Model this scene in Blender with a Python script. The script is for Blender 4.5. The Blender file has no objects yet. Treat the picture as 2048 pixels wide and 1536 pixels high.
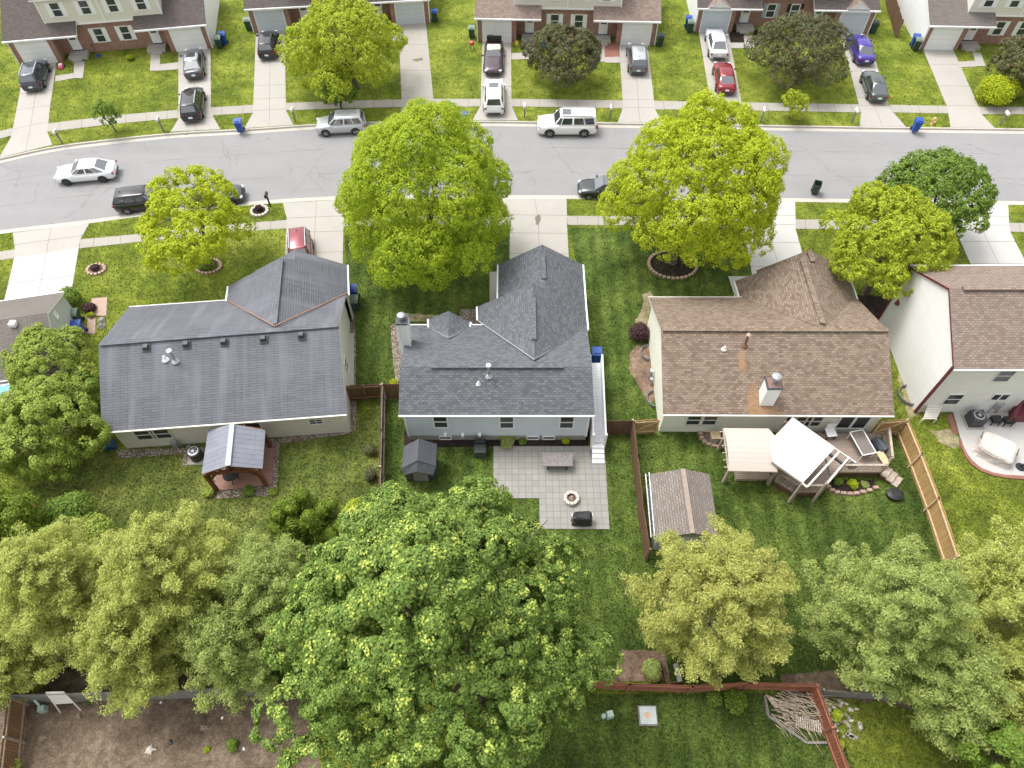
import bpy, math, random
import numpy as np
from mathutils import Vector, Matrix
R = math.radians
sc = bpy.context.scene
C = sc.collection
# ---------------- camera, sky, sun, exposure
F = 1422.0; TH = R(55.0); H = 39.0
cam = bpy.data.cameras.new('camera'); camo = bpy.data.objects.new('camera', cam); C.objects.link(camo)
camo.location = (0, 0, H); camo.rotation_euler = (R(90) - TH, 0, 0)
cam.sensor_width = 36; cam.lens = F / 2048 * 36; cam.clip_end = 2000; cam.clip_start = 0.5
sc.camera = camo
SUN_EL, SUN_AZ = R(64), R(-55)          # azimuth from +Y, negative = towards -X
w = bpy.data.worlds.new('World'); sc.world = w; w.use_nodes = True
nt = w.node_tree; bg = nt.nodes['Background']
sky = nt.nodes.new('ShaderNodeTexSky'); sky.sky_type = 'NISHITA'; sky.sun_disc = False
sky.sun_elevation = SUN_EL; sky.sun_rotation = SUN_AZ; sky.dust_density = 4.0; sky.air_density = 1.0
hs = nt.nodes.new('ShaderNodeHueSaturation'); hs.inputs['Saturation'].default_value = 0.12
nt.links.new(sky.outputs[0], hs.inputs['Color']); nt.links.new(hs.outputs[0], bg.inputs[0])
bg.inputs[1].default_value = 0.15
sl = bpy.data.lights.new('sun', 'SUN'); slo = bpy.data.objects.new('sun', sl); C.objects.link(slo)
sl.energy = 0.8; sl.angle = R(20); sl.color = (1.0, 0.96, 0.9)
sd = Vector((math.sin(SUN_AZ) * math.cos(SUN_EL), math.cos(SUN_AZ) * math.cos(SUN_EL), math.sin(SUN_EL)))
slo.rotation_euler = sd.to_track_quat('Z', 'Y').to_euler(); slo.location = sd * 200
sc.view_settings.view_transform = 'Standard'; sc.view_settings.look = 'None'
sc.view_settings.exposure = 1.12; sc.view_settings.gamma = 1.0; sc.view_settings.use_curve_mapping = False
sc.cycles.max_bounces = 6; sc.cycles.diffuse_bounces = 3; sc.cycles.glossy_bounces = 3; sc.cycles.transmission_bounces = 4
sc.cycles.transparent_max_bounces = 6
# ---------------- surveying: a ray through the camera meets a height or a plane
ST, CT = math.sin(TH), math.cos(TH)
def ray(x, y):
    u = (x - 1024) / F; v = (y - 768) / F
    return Vector((u, CT - v * ST, -ST - v * CT))
def P(x, y, z=0.0):
    d = ray(x, y); t = (z - H) / d.z
    return Vector((0, 0, H)) + d * t
def onplane(x, y, p0, n):
    d = ray(x, y); c = Vector((0, 0, H)); t = (p0 - c).dot(n) / d.dot(n)
    return c + d * t
def scale_at(y, z=0.0): return (y - 768 + F * math.tan(TH)) * CT / (H - z)     # px per metre
# ---------------- mesh collector
class MB:
    def __init__(s): s.v = []; s.f = []; s.m = []
    def poly(s, pts, m=0):
        i = len(s.v); s.v += [tuple(p) if len(p) == 3 else (p[0], p[1], 0) for p in pts]
        s.f.append(tuple(range(i, i + len(pts)))); s.m.append(m); return s
    def prism(s, pts, z0, z1, m=0, mt=None):
        pts = [(p[0], p[1]) for p in pts]
        a = sum(pts[i][0] * pts[(i + 1) % len(pts)][1] - pts[(i + 1) % len(pts)][0] * pts[i][1] for i in range(len(pts)))
        if a < 0: pts = pts[::-1]
        n = len(pts)
        s.poly([(x, y, z1) for x, y in pts], m if mt is None else mt)
        s.poly([(x, y, z0) for x, y in pts[::-1]], m)
        for i in range(n):
            a, b = pts[i], pts[(i + 1) % n]
            s.poly([(a[0], a[1], z0), (b[0], b[1], z0), (b[0], b[1], z1), (a[0], a[1], z1)], m)
        return s
    def slab(s, pts, t, m=0, ms=1):
        pts = [Vector(p) for p in pts]
        n = Vector((0, 0, 0))
        for i in range(len(pts)):
            a, b = pts[i], pts[(i + 1) % len(pts)]; n += a.cross(b)
        if n.z < 0: pts = pts[::-1]
        lo = [p - Vector((0, 0, t)) for p in pts]
        s.poly(pts, m); s.poly(lo[::-1], ms)
        for i in range(len(pts)):
            j = (i + 1) % len(pts); s.poly([lo[i], lo[j], pts[j], pts[i]], ms)
        return s
    def box(s, c, size, rz=0.0, m=0, rx=0.0, taper=1.0):
        c = Vector(c); hx, hy, hz = size[0] / 2, size[1] / 2, size[2] / 2
        M = Matrix.Rotation(rz, 3, 'Z') @ Matrix.Rotation(rx, 3, 'X')
        q = [c + M @ Vector((x * (taper if z > 0 else 1), y * (taper if z > 0 else 1), z)) for z in (-hz, hz) for x, y in ((-hx, -hy), (hx, -hy), (hx, hy), (-hx, hy))]
        i = len(s.v); s.v += [tuple(p) for p in q]
        for f in ((3, 2, 1, 0), (4, 5, 6, 7), (0, 1, 5, 4), (1, 2, 6, 5), (2, 3, 7, 6), (3, 0, 4, 7)):
            s.f.append(tuple(i + k for k in f)); s.m.append(m)
        return s
    def beam(s, p, q, wd, ht, m=0):
        p, q = Vector(p), Vector(q); d = (q - p).normalized()
        sx = d.cross(Vector((0, 0, 1)))
        if sx.length < 0.01: sx = Vector((1, 0, 0))
        sx.normalize(); up = sx.cross(d)
        i = len(s.v)
        for e in (p, q):
            for a, b in ((-1, -1), (1, -1), (1, 1), (-1, 1)):
                s.v.append(tuple(e + sx * a * wd / 2 + up * b * ht / 2))
        for f in ((0, 3, 2, 1), (4, 5, 6, 7), (0, 1, 5, 4), (1, 2, 6, 5), (2, 3, 7, 6), (3, 0, 4, 7)):
            s.f.append(tuple(i + k for k in f)); s.m.append(m)
        return s
    def tube(s, p, q, r0, r1=None, n=8, m=0, cap=True):
        r1 = r0 if r1 is None else r1
        p, q = Vector(p), Vector(q); d = (q - p).normalized()
        a = d.cross(Vector((0, 0, 1)));
        if a.length < 0.01: a = Vector((1, 0, 0))
        a.normalize(); b = d.cross(a); i = len(s.v)
        for e, r in ((p, r0), (q, r1)):
            for k in range(n):
                t = 2 * math.pi * k / n; s.v.append(tuple(e + a * math.cos(t) * r + b * math.sin(t) * r))
        for k in range(n):
            j = (k + 1) % n; s.f.append((i + k, i + n + k, i + n + j, i + j)); s.m.append(m)
        if cap:
            s.f.append(tuple(i + k for k in range(n))); s.f.append(tuple(i + n + k for k in reversed(range(n)))); s.m += [m, m]
        return s
    def path(s, pts, radii, n=8, m=0):
        for k in range(len(pts) - 1): s.tube(pts[k], pts[k + 1], radii[k], radii[k + 1], n, m)
        return s
    def lathe(s, c, prof, n=16, m=0, sx=1.0, sy=1.0):
        c = Vector(c); i = len(s.v)
        for r, z in prof:
            for k in range(n):
                t = 2 * math.pi * k / n; s.v.append((c.x + math.cos(t) * r * sx, c.y + math.sin(t) * r * sy, c.z + z))
        for a in range(len(prof) - 1):
            for k in range(n):
                j = (k + 1) % n; s.f.append((i + a * n + k, i + a * n + j, i + (a + 1) * n + j, i + (a + 1) * n + k)); s.m.append(m)
        s.f.append(tuple(i + k for k in reversed(range(n)))); s.m.append(m)
        s.f.append(tuple(i + (len(prof) - 1) * n + k for k in range(n))); s.m.append(m)
        return s
WL = {}
def build(name, mb, mats, parent=None, smooth=False, uvrot=0.0):
    if not isinstance(mats, (list, tuple)): mats = [mats]
    co = np.array(mb.v, dtype=float)
    off = np.zeros(3); o_loc = None
    if parent is not None: off = np.array(WL.get(parent.name, (0, 0, 0)))
    else:
        lo, hi = co.min(0), co.max(0); off = np.array(((lo[0] + hi[0]) / 2, (lo[1] + hi[1]) / 2, lo[2])); o_loc = tuple(off)
    me = bpy.data.meshes.new(name); me.from_pydata((co - off).tolist(), [], [list(f) for f in mb.f])
    for mt in mats: me.materials.append(mt)
    me.polygons.foreach_set('material_index', [min(k, len(mats) - 1) for k in mb.m])
    uv = me.uv_layers.new(name='UVMap'); cr, sr = math.cos(uvrot), math.sin(uvrot)
    for p in me.polygons:
        n = p.normal
        if abs(n.z) > 0.985: U = Vector((1, 0, 0)); V = Vector((0, 1, 0))
        else:
            U = Vector((-n.y, n.x, 0)).normalized(); V = n.cross(U)
            if V.z < 0: V = -V
        if uvrot: U, V = U * cr + V * sr, V * cr - U * sr
        for li in p.loop_indices:
            c = Vector(co[me.loops[li].vertex_index]); uv.data[li].uv = (c.dot(U), c.dot(V))
    if smooth: me.polygons.foreach_set('use_smooth', [True] * len(me.polygons))
    me.update()
    o = bpy.data.objects.new(name, me); C.objects.link(o)
    if parent is not None: o.parent = parent
    else: o.location = o_loc
    WL[o.name] = tuple(off)
    return o
def thing(name, label, cat, loc=(0, 0, 0), group=None, world=True, rz=0.0):
    o = bpy.data.objects.new(name, None); C.objects.link(o); o.empty_display_size = 0.3
    o.location = loc; o.rotation_euler = (0, 0, rz); o['label'] = label; o['category'] = cat
    if group: o['group'] = group
    WL[o.name] = tuple(loc) if world else (0, 0, 0)
    return o
def tag(o, label=None, cat=None, group=None, kind=None):
    if label: o['label'] = label
    if cat: o['category'] = cat
    if group: o['group'] = group
    if kind: o['kind'] = kind
    return o
def dup(root, loc, rz, label=None, group=None):
    r = root.copy(); C.objects.link(r); r.location = loc; r.rotation_euler = (0, 0, rz)
    if label: r['label'] = label
    if group: r['group'] = group
    for ch in list(root.children):
        c = ch.copy(); C.objects.link(c); c.parent = r
        for g in ch.children:
            d = g.copy(); C.objects.link(d); d.parent = c
    return r
# ---------------- materials
class NT:
    def __init__(s, name):
        s.mat = bpy.data.materials.new(name); s.mat.use_nodes = True; s.t = s.mat.node_tree
        s.b = s.t.nodes['Principled BSDF']; s.out = s.t.nodes['Material Output']; s._c = None
    def n(s, typ, **kw):
        nd = s.t.nodes.new('ShaderNode' + typ)
        for k, v in kw.items():
            if k[0] == '_': setattr(nd, k[1:], v)
            else:
                key = k.replace('__', ' ')
                s.set(nd.inputs[int(key[1:])] if key[0] == 'i' and key[1:].isdigit() else nd.inputs[key], v)
        return nd
    def set(s, inp, v):
        if hasattr(v, 'links') or isinstance(v, bpy.types.NodeSocket): s.t.links.new(v, inp)
        else:
            if isinstance(v, tuple) and len(v) == 3 and inp.type == 'RGBA': v = v + (1,)
            inp.default_value = v
    def geo(s): return s.n('NewGeometry').outputs['Position']
    def uv(s): return s.n('UVMap').outputs[0]
    def noise(s, vec, scale, detail=3, rough=0.55, dist=0.0):
        return s.n('TexNoise', Vector=vec, Scale=scale, Detail=float(detail), Roughness=rough, Distortion=dist).outputs[0]
    def ramp(s, fac, stops, interp='LINEAR'):
        r = s.n('ValToRGB', Fac=fac); cr = r.color_ramp; cr.interpolation = interp
        while len(cr.elements) < len(stops): cr.elements.new(0.5)
        for e, (p, c) in zip(cr.elements, stops):
            e.position = p; e.color = (c, c, c, 1) if isinstance(c, (int, float)) else tuple(c) + (1,)
        return r.outputs[0]
    def mix(s, fac, a, b, mode='MIX'):
        m = s.n('Mix', _data_type='RGBA', _blend_type=mode)
        s.set(m.inputs[0], fac); s.set(m.inputs[6], a); s.set(m.inputs[7], b); return m.outputs[2]
    def math(s, op, a, b=0.0):
        m = s.n('Math', _operation=op); s.set(m.inputs[0], a); s.set(m.inputs[1], b); return m.outputs[0]
    def bump(s, h, strength=0.3, dist=0.02):
        s.set(s.b.inputs['Normal'], s.n('Bump', Height=h, Strength=strength, Distance=dist).outputs[0])
    def col(s, c): s.set(s.b.inputs['Base Color'], c); return s
    def rough(s, r): s.set(s.b.inputs['Roughness'], r); return s
def sc3(c, k): return tuple(min(1, x * k) for x in c)
def plain(name, c, rough=0.6, metal=0.0, var=0.12, scale=3.0, bump=0.0, coat=0.0, spec=0.5):
    t = NT(name); g = t.geo()
    n1 = t.noise(g, scale, 4)
    t.col(t.mix(t.ramp(n1, [(0.3, 0.0), (0.7, 1.0)]), sc3(c, 1 - var), sc3(c, 1 + var)))
    t.rough(rough); t.b.inputs['Metallic'].default_value = metal; t.b.inputs['Coat Weight'].default_value = coat
    t.b.inputs['Specular IOR Level'].default_value = spec
    if bump: t.bump(t.noise(g, scale * 10, 3), bump, 0.02)
    return t.mat
def shingle(name, c1, c2, c3, bw=0.3, bh=0.145, patch=0.25, streak=None, mort=0.018, contrast=1.0, bias=0.0):
    t = NT(name); uv = t.uv(); g = t.geo()
    br = t.n('TexBrick', Vector=uv, Color1=c1, Color2=c2, Mortar=sc3(c3, 0.38), Scale=1.0, _offset=0.5, _squash=1.0)
    br.inputs['Brick Width'].default_value = bw; br.inputs['Row Height'].default_value = bh
    br.inputs['Mortar Size'].default_value = mort; br.inputs['Mortar Smooth'].default_value = 0.1; br.inputs['Bias'].default_value = bias
    c = br.outputs[0]
    c = t.mix(t.ramp(t.noise(uv, 9.0, 2), [(0.45, 0.0), (0.7, 0.35)]), c, c3)
    c = t.mix(t.ramp(t.noise(g, 0.45, 4), [(0.35, 0.0), (0.7, patch)]), c, sc3(c1, 1.5))
    sxy = t.n('Mapping', Vector=uv, Scale=(1.1, 0.12, 1.0)).outputs[0]
    c = t.mix(t.ramp(t.noise(sxy, 1.0, 4), [(0.5, 0.0), (0.72, patch)]), c, streak or sc3(c1, 0.6))
    t.col(t.mix(t.ramp(t.noise(g, 45, 2), [(0.35, 0.0), (0.7, 0.3)]), c, sc3(c3, 1.35)))
    t.rough(0.9); t.b.inputs['Specular IOR Level'].default_value = 0.25
    t.bump(t.math('ADD', t.math('MULTIPLY', br.outputs[1], -0.7), t.noise(g, 30, 2)), 0.5, 0.02)
    return t.mat
def add_stain(mat, spots, col=(0.42, 0.22, 0.09)):
    t = mat.node_tree; b = t.nodes['Principled BSDF']; src = b.inputs['Base Color'].links[0].from_socket
    g = t.nodes.new('ShaderNodeNewGeometry'); sx = t.nodes.new('ShaderNodeSeparateXYZ'); t.links.new(g.outputs['Position'], sx.inputs[0])
    def mth(op, a, b_=0.0, c_=None):
        m = t.nodes.new('ShaderNodeMath'); m.operation = op
        for i, v in enumerate((a, b_)):
            if isinstance(v, (int, float)): m.inputs[i].default_value = v
            else: t.links.new(v, m.inputs[i])
        return m.outputs[0]
    tot = None
    for cx, cy, rx, ry in spots:
        dx = mth('POWER', mth('ABSOLUTE', mth('DIVIDE', mth('SUBTRACT', sx.outputs[0], cx), rx)), 2.0); dy = mth('POWER', mth('ABSOLUTE', mth('DIVIDE', mth('SUBTRACT', sx.outputs[1], cy), ry)), 2.0)
        v = mth('MAXIMUM', mth('SUBTRACT', 1.0, mth('ADD', dx, dy)), 0.0); tot = v if tot is None else mth('ADD', tot, v)
    n = t.nodes.new('ShaderNodeTexNoise'); n.inputs['Scale'].default_value = 5; n.inputs['Detail'].default_value = 4; t.links.new(g.outputs['Position'], n.inputs['Vector'])
    f = mth('MINIMUM', mth('MULTIPLY', mth('MULTIPLY', tot, n.outputs[0]), 1.0), 0.45)
    m = t.nodes.new('ShaderNodeMix'); m.data_type = 'RGBA'; t.links.new(f, m.inputs[0]); t.links.new(src, m.inputs[6]); m.inputs[7].default_value = (*col, 1); t.links.new(m.outputs[2], b.inputs['Base Color'])
def siding(name, c, h=0.13, var=0.05, dirt=0.0):
    t = NT(name); uv = t.uv(); g = t.geo()
    br = t.n('TexBrick', Vector=uv, Color1=c, Color2=sc3(c, 1 - var), Mortar=sc3(c, 0.6), Scale=1.0)  # thin dark course lines paint the shadow under each lap into the colour
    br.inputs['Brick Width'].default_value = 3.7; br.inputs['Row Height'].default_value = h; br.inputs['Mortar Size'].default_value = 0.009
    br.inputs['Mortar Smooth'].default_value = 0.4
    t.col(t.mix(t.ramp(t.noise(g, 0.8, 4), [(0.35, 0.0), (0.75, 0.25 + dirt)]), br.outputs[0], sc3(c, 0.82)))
    sep = t.n('SeparateXYZ', Vector=uv)
    saw = t.math('FRACT', t.math('DIVIDE', sep.outputs[1], h))
    t.bump(t.math('MULTIPLY', saw, -1.0), 0.6, 0.02); t.rough(0.55)
    return t.mat
def brickwall(name, c1, c2, mort, bw=0.21, bh=0.075):
    t = NT(name); uv = t.uv(); g = t.geo()
    br = t.n('TexBrick', Vector=uv, Color1=c1, Color2=c2, Mortar=mort, Scale=1.0)
    br.inputs['Brick Width'].default_value = bw; br.inputs['Row Height'].default_value = bh; br.inputs['Mortar Size'].default_value = 0.008
    t.col(t.mix(t.ramp(t.noise(g, 2.5, 4), [(0.35, 0.0), (0.7, 0.45)]), br.outputs[0], sc3(c1, 0.7))); t.rough(0.85)
    t.bump(t.math('MULTIPLY', br.outputs[1], -1.0), 0.4, 0.01)
    return t.mat
def boards(name, c1, c2, gap, bw=0.14, length=2.4, horiz=False, var=0.3, rough=0.8):
    """boards run along V (upright) or along U"""
    t = NT(name); uv = t.uv(); g = t.geo()
    vec = uv if horiz else t.n('Mapping', Vector=uv, Rotation=(0, 0, R(90))).outputs[0]
    br = t.n('TexBrick', Vector=vec, Color1=c1, Color2=c2, Mortar=gap, Scale=1.0)
    br.inputs['Brick Width'].default_value = length; br.inputs['Row Height'].default_value = bw; br.inputs['Mortar Size'].default_value = 0.009
    st = t.n('Mapping', Vector=vec, Scale=(0.6, 9.0, 1.0)).outputs[0]
    c = t.mix(t.ramp(t.noise(st, 2.0, 4), [(0.35, 0.0), (0.7, var)]), br.outputs[0], sc3(c1, 0.55))
    t.col(t.mix(t.ramp(t.noise(g, 1.3, 4), [(0.45, 0.0), (0.75, var)]), c, sc3(c2, 1.35))); t.rough(rough)
    t.bump(t.math('MULTIPLY', br.outputs[1], -1.0), 0.4, 0.015)
    return t.mat
def concrete(name, c, stain=0.35, cs=0.6):
    t = NT(name); g = t.geo()
    a = t.mix(t.ramp(t.noise(g, cs, 6, 0.65), [(0.35, 0.0), (0.75, stain)]), c, sc3(c, 0.72))
    a = t.mix(t.ramp(t.noise(g, 0.17, 3), [(0.4, 0.0), (0.7, stain * 0.8)]), a, sc3(c, 1.12))
    a = t.mix(t.ramp(t.noise(g, 2.2, 6, 0.75), [(0.56, 0.0), (0.78, stain)]), a, sc3((c[0], c[1] * 0.95, c[2] * 0.88), 0.6))
    t.col(t.mix(t.ramp(t.noise(g, 35, 3), [(0.3, 0.0), (0.7, 0.2)]), a, sc3(c, 0.7))); t.rough(0.85)
    t.bump(t.noise(g, 25, 3), 0.15, 0.01)
    return t.mat
def patches(t, g, c, stripe):
    m1 = t.ramp(t.noise(g, 0.35, 4, 0.6, 0.4), [(0.3, 0.80), (0.7, 1.22)])
    m2 = t.ramp(t.noise(g, 1.6, 5, 0.7, 0.3), [(0.3, 0.72), (0.7, 1.28)])
    c = t.mix(1.0, t.mix(1.0, c, m1, 'MULTIPLY'), m2, 'MULTIPLY')
    c = t.mix(t.ramp(t.noise(g, 0.8, 5, 0.65, 0.5), [(0.5, 0.0), (0.72, 0.45)]), c, t.mix(1.0, c, (1.5, 1.25, 1.1), 'MULTIPLY'))
    if stripe:
        sx = t.n('SeparateXYZ', Vector=g).outputs[0]
        st = t.math('SINE', t.math('MULTIPLY', t.math('ADD', sx, t.math('MULTIPLY', t.noise(g, 0.5, 2), 0.4)), 5.6))
        c = t.mix(1.0, c, t.ramp(t.math('ADD', t.math('MULTIPLY', st, 0.5), 0.5), [(0.2, 1 - stripe), (0.8, 1 + stripe)]), 'MULTIPLY')
    return c
def ground_mat(name, stops_big, stops_fine, s_big=0.35, s_mid=2.2, s_fine=22.0, bump=0.6, spots=None, stripe=None):
    t = NT(name); g = t.geo()
    big = t.ramp(t.noise(g, s_big, 5, 0.6, 0.3), stops_big)
    fine = t.ramp(t.noise(g, s_fine, 4, 0.7), stops_fine)
    c = t.mix(1.0, big, fine, 'MULTIPLY')
    if stripe is None: c = t.mix(1.0, c, t.ramp(t.noise(g, s_mid, 5, 0.7), [(0.32, 0.62), (0.68, 1.4)]), 'MULTIPLY')
    else: c = patches(t, g, c, stripe)
    if spots:
        c = t.mix(t.ramp(t.noise(g, spots[1], 5, 0.7, 0.5), [(spots[2], 0.0), (spots[2] + 0.1, spots[3])]), c, spots[0])
    t.col(c); t.rough(0.95); t.b.inputs['Specular IOR Level'].default_value = 0.15
    t.bump(t.noise(g, s_fine, 4, 0.7), bump, 0.05)
    return t.mat
def pebbles(name, c1, c2, c3, scale=14.0):
    t = NT(name); g = t.geo()
    vo = t.n('TexVoronoi', Vector=g, Scale=scale); cc = t.n('SeparateColor', Color=vo.outputs['Color']).outputs[0]
    c = t.ramp(cc, [(0.1, c1), (0.5, c2), (0.9, c3)])
    t.col(t.mix(t.ramp(vo.outputs['Distance'], [(0.25, 0.0), (0.6, 0.8)]), c, sc3(c1, 0.35))); t.rough(0.85)
    t.bump(t.math('MULTIPLY', vo.outputs['Distance'], -1.0), 0.8, 0.05)
    return t.mat
def leafm(name, c1, c2, c3, trans=0.35, pale=None, big=0.5):
    t = NT(name); gi = t.n('NewGeometry')
    rnd = gi.outputs['Random Per Island']; g = gi.outputs['Position']
    a = t.ramp(rnd, [(0.0, c1), (0.55, c2), (1.0, c3)])
    c = t.mix(t.ramp(t.noise(g, big, 3), [(0.35, 0.0), (0.65, 0.5)]), a, c2)
    if pale: c = t.mix(t.ramp(rnd, [(1 - pale[1], 0.0), (1 - pale[1] + 0.01, 1.0)]), c, pale[0])
    t.col(c); t.rough(0.6); t.b.inputs['Specular IOR Level'].default_value = 0.25
    tr = t.n('BsdfTranslucent', Color=t.mix(0.5, c, sc3(c3, 1.3)))
    mx = t.n('MixShader', i0=trans, i1=t.b.outputs[0], i2=tr.outputs[0])
    t.t.links.new(mx.outputs[0], t.out.inputs[0])
    return t.mat
def paint(name, c, rough=0.25, metal=0.3):
    t = NT(name); t.col(c + (1,)) if False else t.set(t.b.inputs['Base Color'], c)
    t.rough(rough); t.b.inputs['Metallic'].default_value = metal; t.b.inputs['Coat Weight'].default_value = 0.8
    t.b.inputs['Coat Roughness'].default_value = 0.06
    g = t.geo(); t.set(t.b.inputs['Base Color'], t.mix(t.ramp(t.noise(g, 1.5, 4), [(0.4, 0.0), (0.75, 0.18)]), c, sc3((c[0] + .05, c[1] + .05, c[2] + .04), 0.9)))
    return t.mat
def glassm(name, c=(0.015, 0.018, 0.022), rough=0.05, spec=0.6):
    t = NT(name); t.set(t.b.inputs['Base Color'], c); t.rough(rough); t.b.inputs['Specular IOR Level'].default_value = spec; t.b.inputs['IOR'].default_value = 1.5
    return t.mat
M = {}
M['grass_up'] = ground_mat('grass_yellow_green', [(0.3, (0.10, 0.145, 0.018)), (0.5, (0.15, 0.19, 0.024)), (0.72, (0.21, 0.235, 0.04))], [(0.3, 0.45), (0.7, 1.5)], spots=((0.30, 0.27, 0.12), 0.9, 0.66, 0.6), stripe=0.0, s_fine=16)  # yellow-green turf, its own colour; lawns differ from lot to lot
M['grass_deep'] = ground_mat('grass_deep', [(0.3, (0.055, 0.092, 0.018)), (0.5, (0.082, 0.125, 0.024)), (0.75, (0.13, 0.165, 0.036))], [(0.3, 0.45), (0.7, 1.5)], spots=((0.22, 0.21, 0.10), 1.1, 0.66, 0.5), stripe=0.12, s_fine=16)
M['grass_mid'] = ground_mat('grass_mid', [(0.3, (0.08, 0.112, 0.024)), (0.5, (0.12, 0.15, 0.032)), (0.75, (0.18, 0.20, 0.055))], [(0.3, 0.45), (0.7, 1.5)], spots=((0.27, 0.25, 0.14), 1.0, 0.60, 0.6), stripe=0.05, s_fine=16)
M['dirt'] = ground_mat('dirt', [(0.3, (0.085, 0.06, 0.041)), (0.5, (0.145, 0.108, 0.076)), (0.72, (0.24, 0.185, 0.135))], [(0.3, 0.5), (0.7, 1.5)], s_mid=3.0, s_fine=14.0, spots=((0.24, 0.19, 0.13), 5.0, 0.68, 0.8))
M['mulch'] = ground_mat('mulch', [(0.3, (0.018, 0.014, 0.013)), (0.7, (0.04, 0.03, 0.026))], [(0.3, 0.4), (0.7, 1.8)], s_fine=16.0)
M['mulch_brown'] = ground_mat('mulch_brown', [(0.3, (0.13, 0.085, 0.06)), (0.7, (0.26, 0.185, 0.135))], [(0.3, 0.5), (0.7, 1.6)], s_fine=12.0)
M['straw'] = ground_mat('dry_grass', [(0.3, (0.20, 0.17, 0.09)), (0.7, (0.34, 0.30, 0.18))], [(0.3, 0.5), (0.7, 1.5)], s_fine=14.0)
M['gravel'] = pebbles('gravel', (0.20, 0.15, 0.11), (0.38, 0.31, 0.24), (0.55, 0.48, 0.40), 11.0)
M['stones'] = pebbles('stones', (0.14, 0.13, 0.10), (0.24, 0.22, 0.18), (0.34, 0.32, 0.27), 3.2)
M['conc'] = concrete('concrete', (0.40, 0.373, 0.337))
M['conc_new'] = concrete('concrete_new', (0.48, 0.47, 0.45), 0.3)
M['conc_old'] = concrete('concrete_old', (0.355, 0.33, 0.29), 0.5)
M['joint'] = plain('joint', (0.17, 0.15, 0.12), 0.9)
M['kerb'] = concrete('kerb_concrete', (0.47, 0.44, 0.39), 0.5, 1.2)
def asphalt():
    t = NT('asphalt'); g = t.geo()
    c0 = (0.285, 0.28, 0.28)
    st = t.n('Mapping', Vector=g, Scale=(0.08, 0.55, 1.0)).outputs[0]
    a = t.mix(t.ramp(t.noise(st, 1.0, 4), [(0.35, 0.0), (0.7, 0.5)]), c0, sc3(c0, 0.8))
    a = t.mix(t.ramp(t.noise(g, 0.5, 5), [(0.4, 0.0), (0.75, 0.4)]), a, sc3(c0, 1.15))
    a = t.mix(t.ramp(t.noise(g, 28, 3, 0.8), [(0.3, 0.0), (0.7, 0.45)]), a, sc3(c0, 0.62))
    wob = t.n('VectorMath', _operation='ADD'); t.set(wob.inputs[0], g)
    ns = t.n('TexNoise', Vector=g, Scale=0.9, Detail=6.0, Roughness=0.7)
    sb = t.n('VectorMath', _operation='MULTIPLY'); t.set(sb.inputs[0], ns.outputs[1]); sb.inputs[1].default_value = (1.6, 1.6, 0); t.set(wob.inputs[1], sb.outputs[0])
    vo = t.n('TexVoronoi', Vector=wob.outputs[0], Scale=0.16, _feature='DISTANCE_TO_EDGE')
    cr = t.ramp(vo.outputs['Distance'], [(0.0, 0.5), (0.005, 0.0)])
    vis = t.ramp(t.noise(g, 0.35, 3), [(0.47, 0.0), (0.56, 1.0)])
    crk = t.math('MULTIPLY', cr, vis)
    a = t.mix(crk, a, (0.07, 0.065, 0.06))
    t.col(a); t.rough(0.9); t.b.inputs['Specular IOR Level'].default_value = 0.3; t.bump(t.noise(g, 30, 3), 0.25, 0.01)
    return t.mat
M['asphalt'] = asphalt()
def pavers(name, c1, c2, gap, bw, bh, ms=0.012, off=0.0):
    t = NT(name); uv = t.uv(); g = t.geo()
    br = t.n('TexBrick', Vector=uv, Color1=c1, Color2=c2, Mortar=gap, Scale=1.0, _offset=off)
    br.inputs['Brick Width'].default_value = bw; br.inputs['Row Height'].default_value = bh; br.inputs['Mortar Size'].default_value = ms
    c = t.mix(t.ramp(t.noise(g, 1.2, 5, 0.7), [(0.35, 0.0), (0.7, 0.5)]), br.outputs[0], sc3(c2, 0.72))
    t.col(t.mix(t.ramp(t.noise(g, 22, 3), [(0.3, 0.0), (0.7, 0.3)]), c, sc3(c1, 1.25))); t.rough(0.9)
    t.bump(t.math('MULTIPLY', br.outputs[1], -1.0), 0.3, 0.01)
    return t.mat
M['pavers'] = pavers('patio_pavers', (0.30, 0.288, 0.262), (0.25, 0.24, 0.22), (0.14, 0.135, 0.11), 0.41, 0.41, 0.018)
M['brickpave'] = pavers('brick_path', (0.42, 0.27, 0.21), (0.50, 0.37, 0.30), (0.25, 0.22, 0.18), 0.22, 0.11, 0.012, 0.5)
M['redbrick'] = pavers('red_edging', (0.33, 0.13, 0.09), (0.26, 0.11, 0.08), (0.14, 0.10, 0.08), 0.22, 0.11, 0.012, 0.5)
M['shing_navy'] = shingle('shingle_blue_black', (0.112, 0.117, 0.132), (0.142, 0.148, 0.165), (0.126, 0.131, 0.148), 0.9, 0.16, 0.5, (0.25, 0.255, 0.285), 0.018)
M['shing_grey'] = shingle('shingle_charcoal', (0.085, 0.093, 0.104), (0.172, 0.182, 0.197), (0.125, 0.133, 0.145), 0.27, 0.145, 0.1, (0.09, 0.097, 0.11), 0.014)
M['shing_brown'] = shingle('shingle_brown', (0.115, 0.075, 0.055), (0.295, 0.228, 0.175), (0.225, 0.172, 0.13), 0.27, 0.145, 0.12, (0.14, 0.10, 0.08), 0.014, bias=0.15)
M['shing_rust'] = shingle('shingle_rust_brown', (0.17, 0.125, 0.105), (0.31, 0.245, 0.205), (0.26, 0.20, 0.17), 0.27, 0.145, 0.15, (0.16, 0.12, 0.10), 0.016)
M['shing_old'] = shingle('shingle_weathered', (0.145, 0.128, 0.115), (0.19, 0.168, 0.15), (0.165, 0.148, 0.133), 0.6, 0.15, 0.3, (0.09, 0.08, 0.07))
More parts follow.
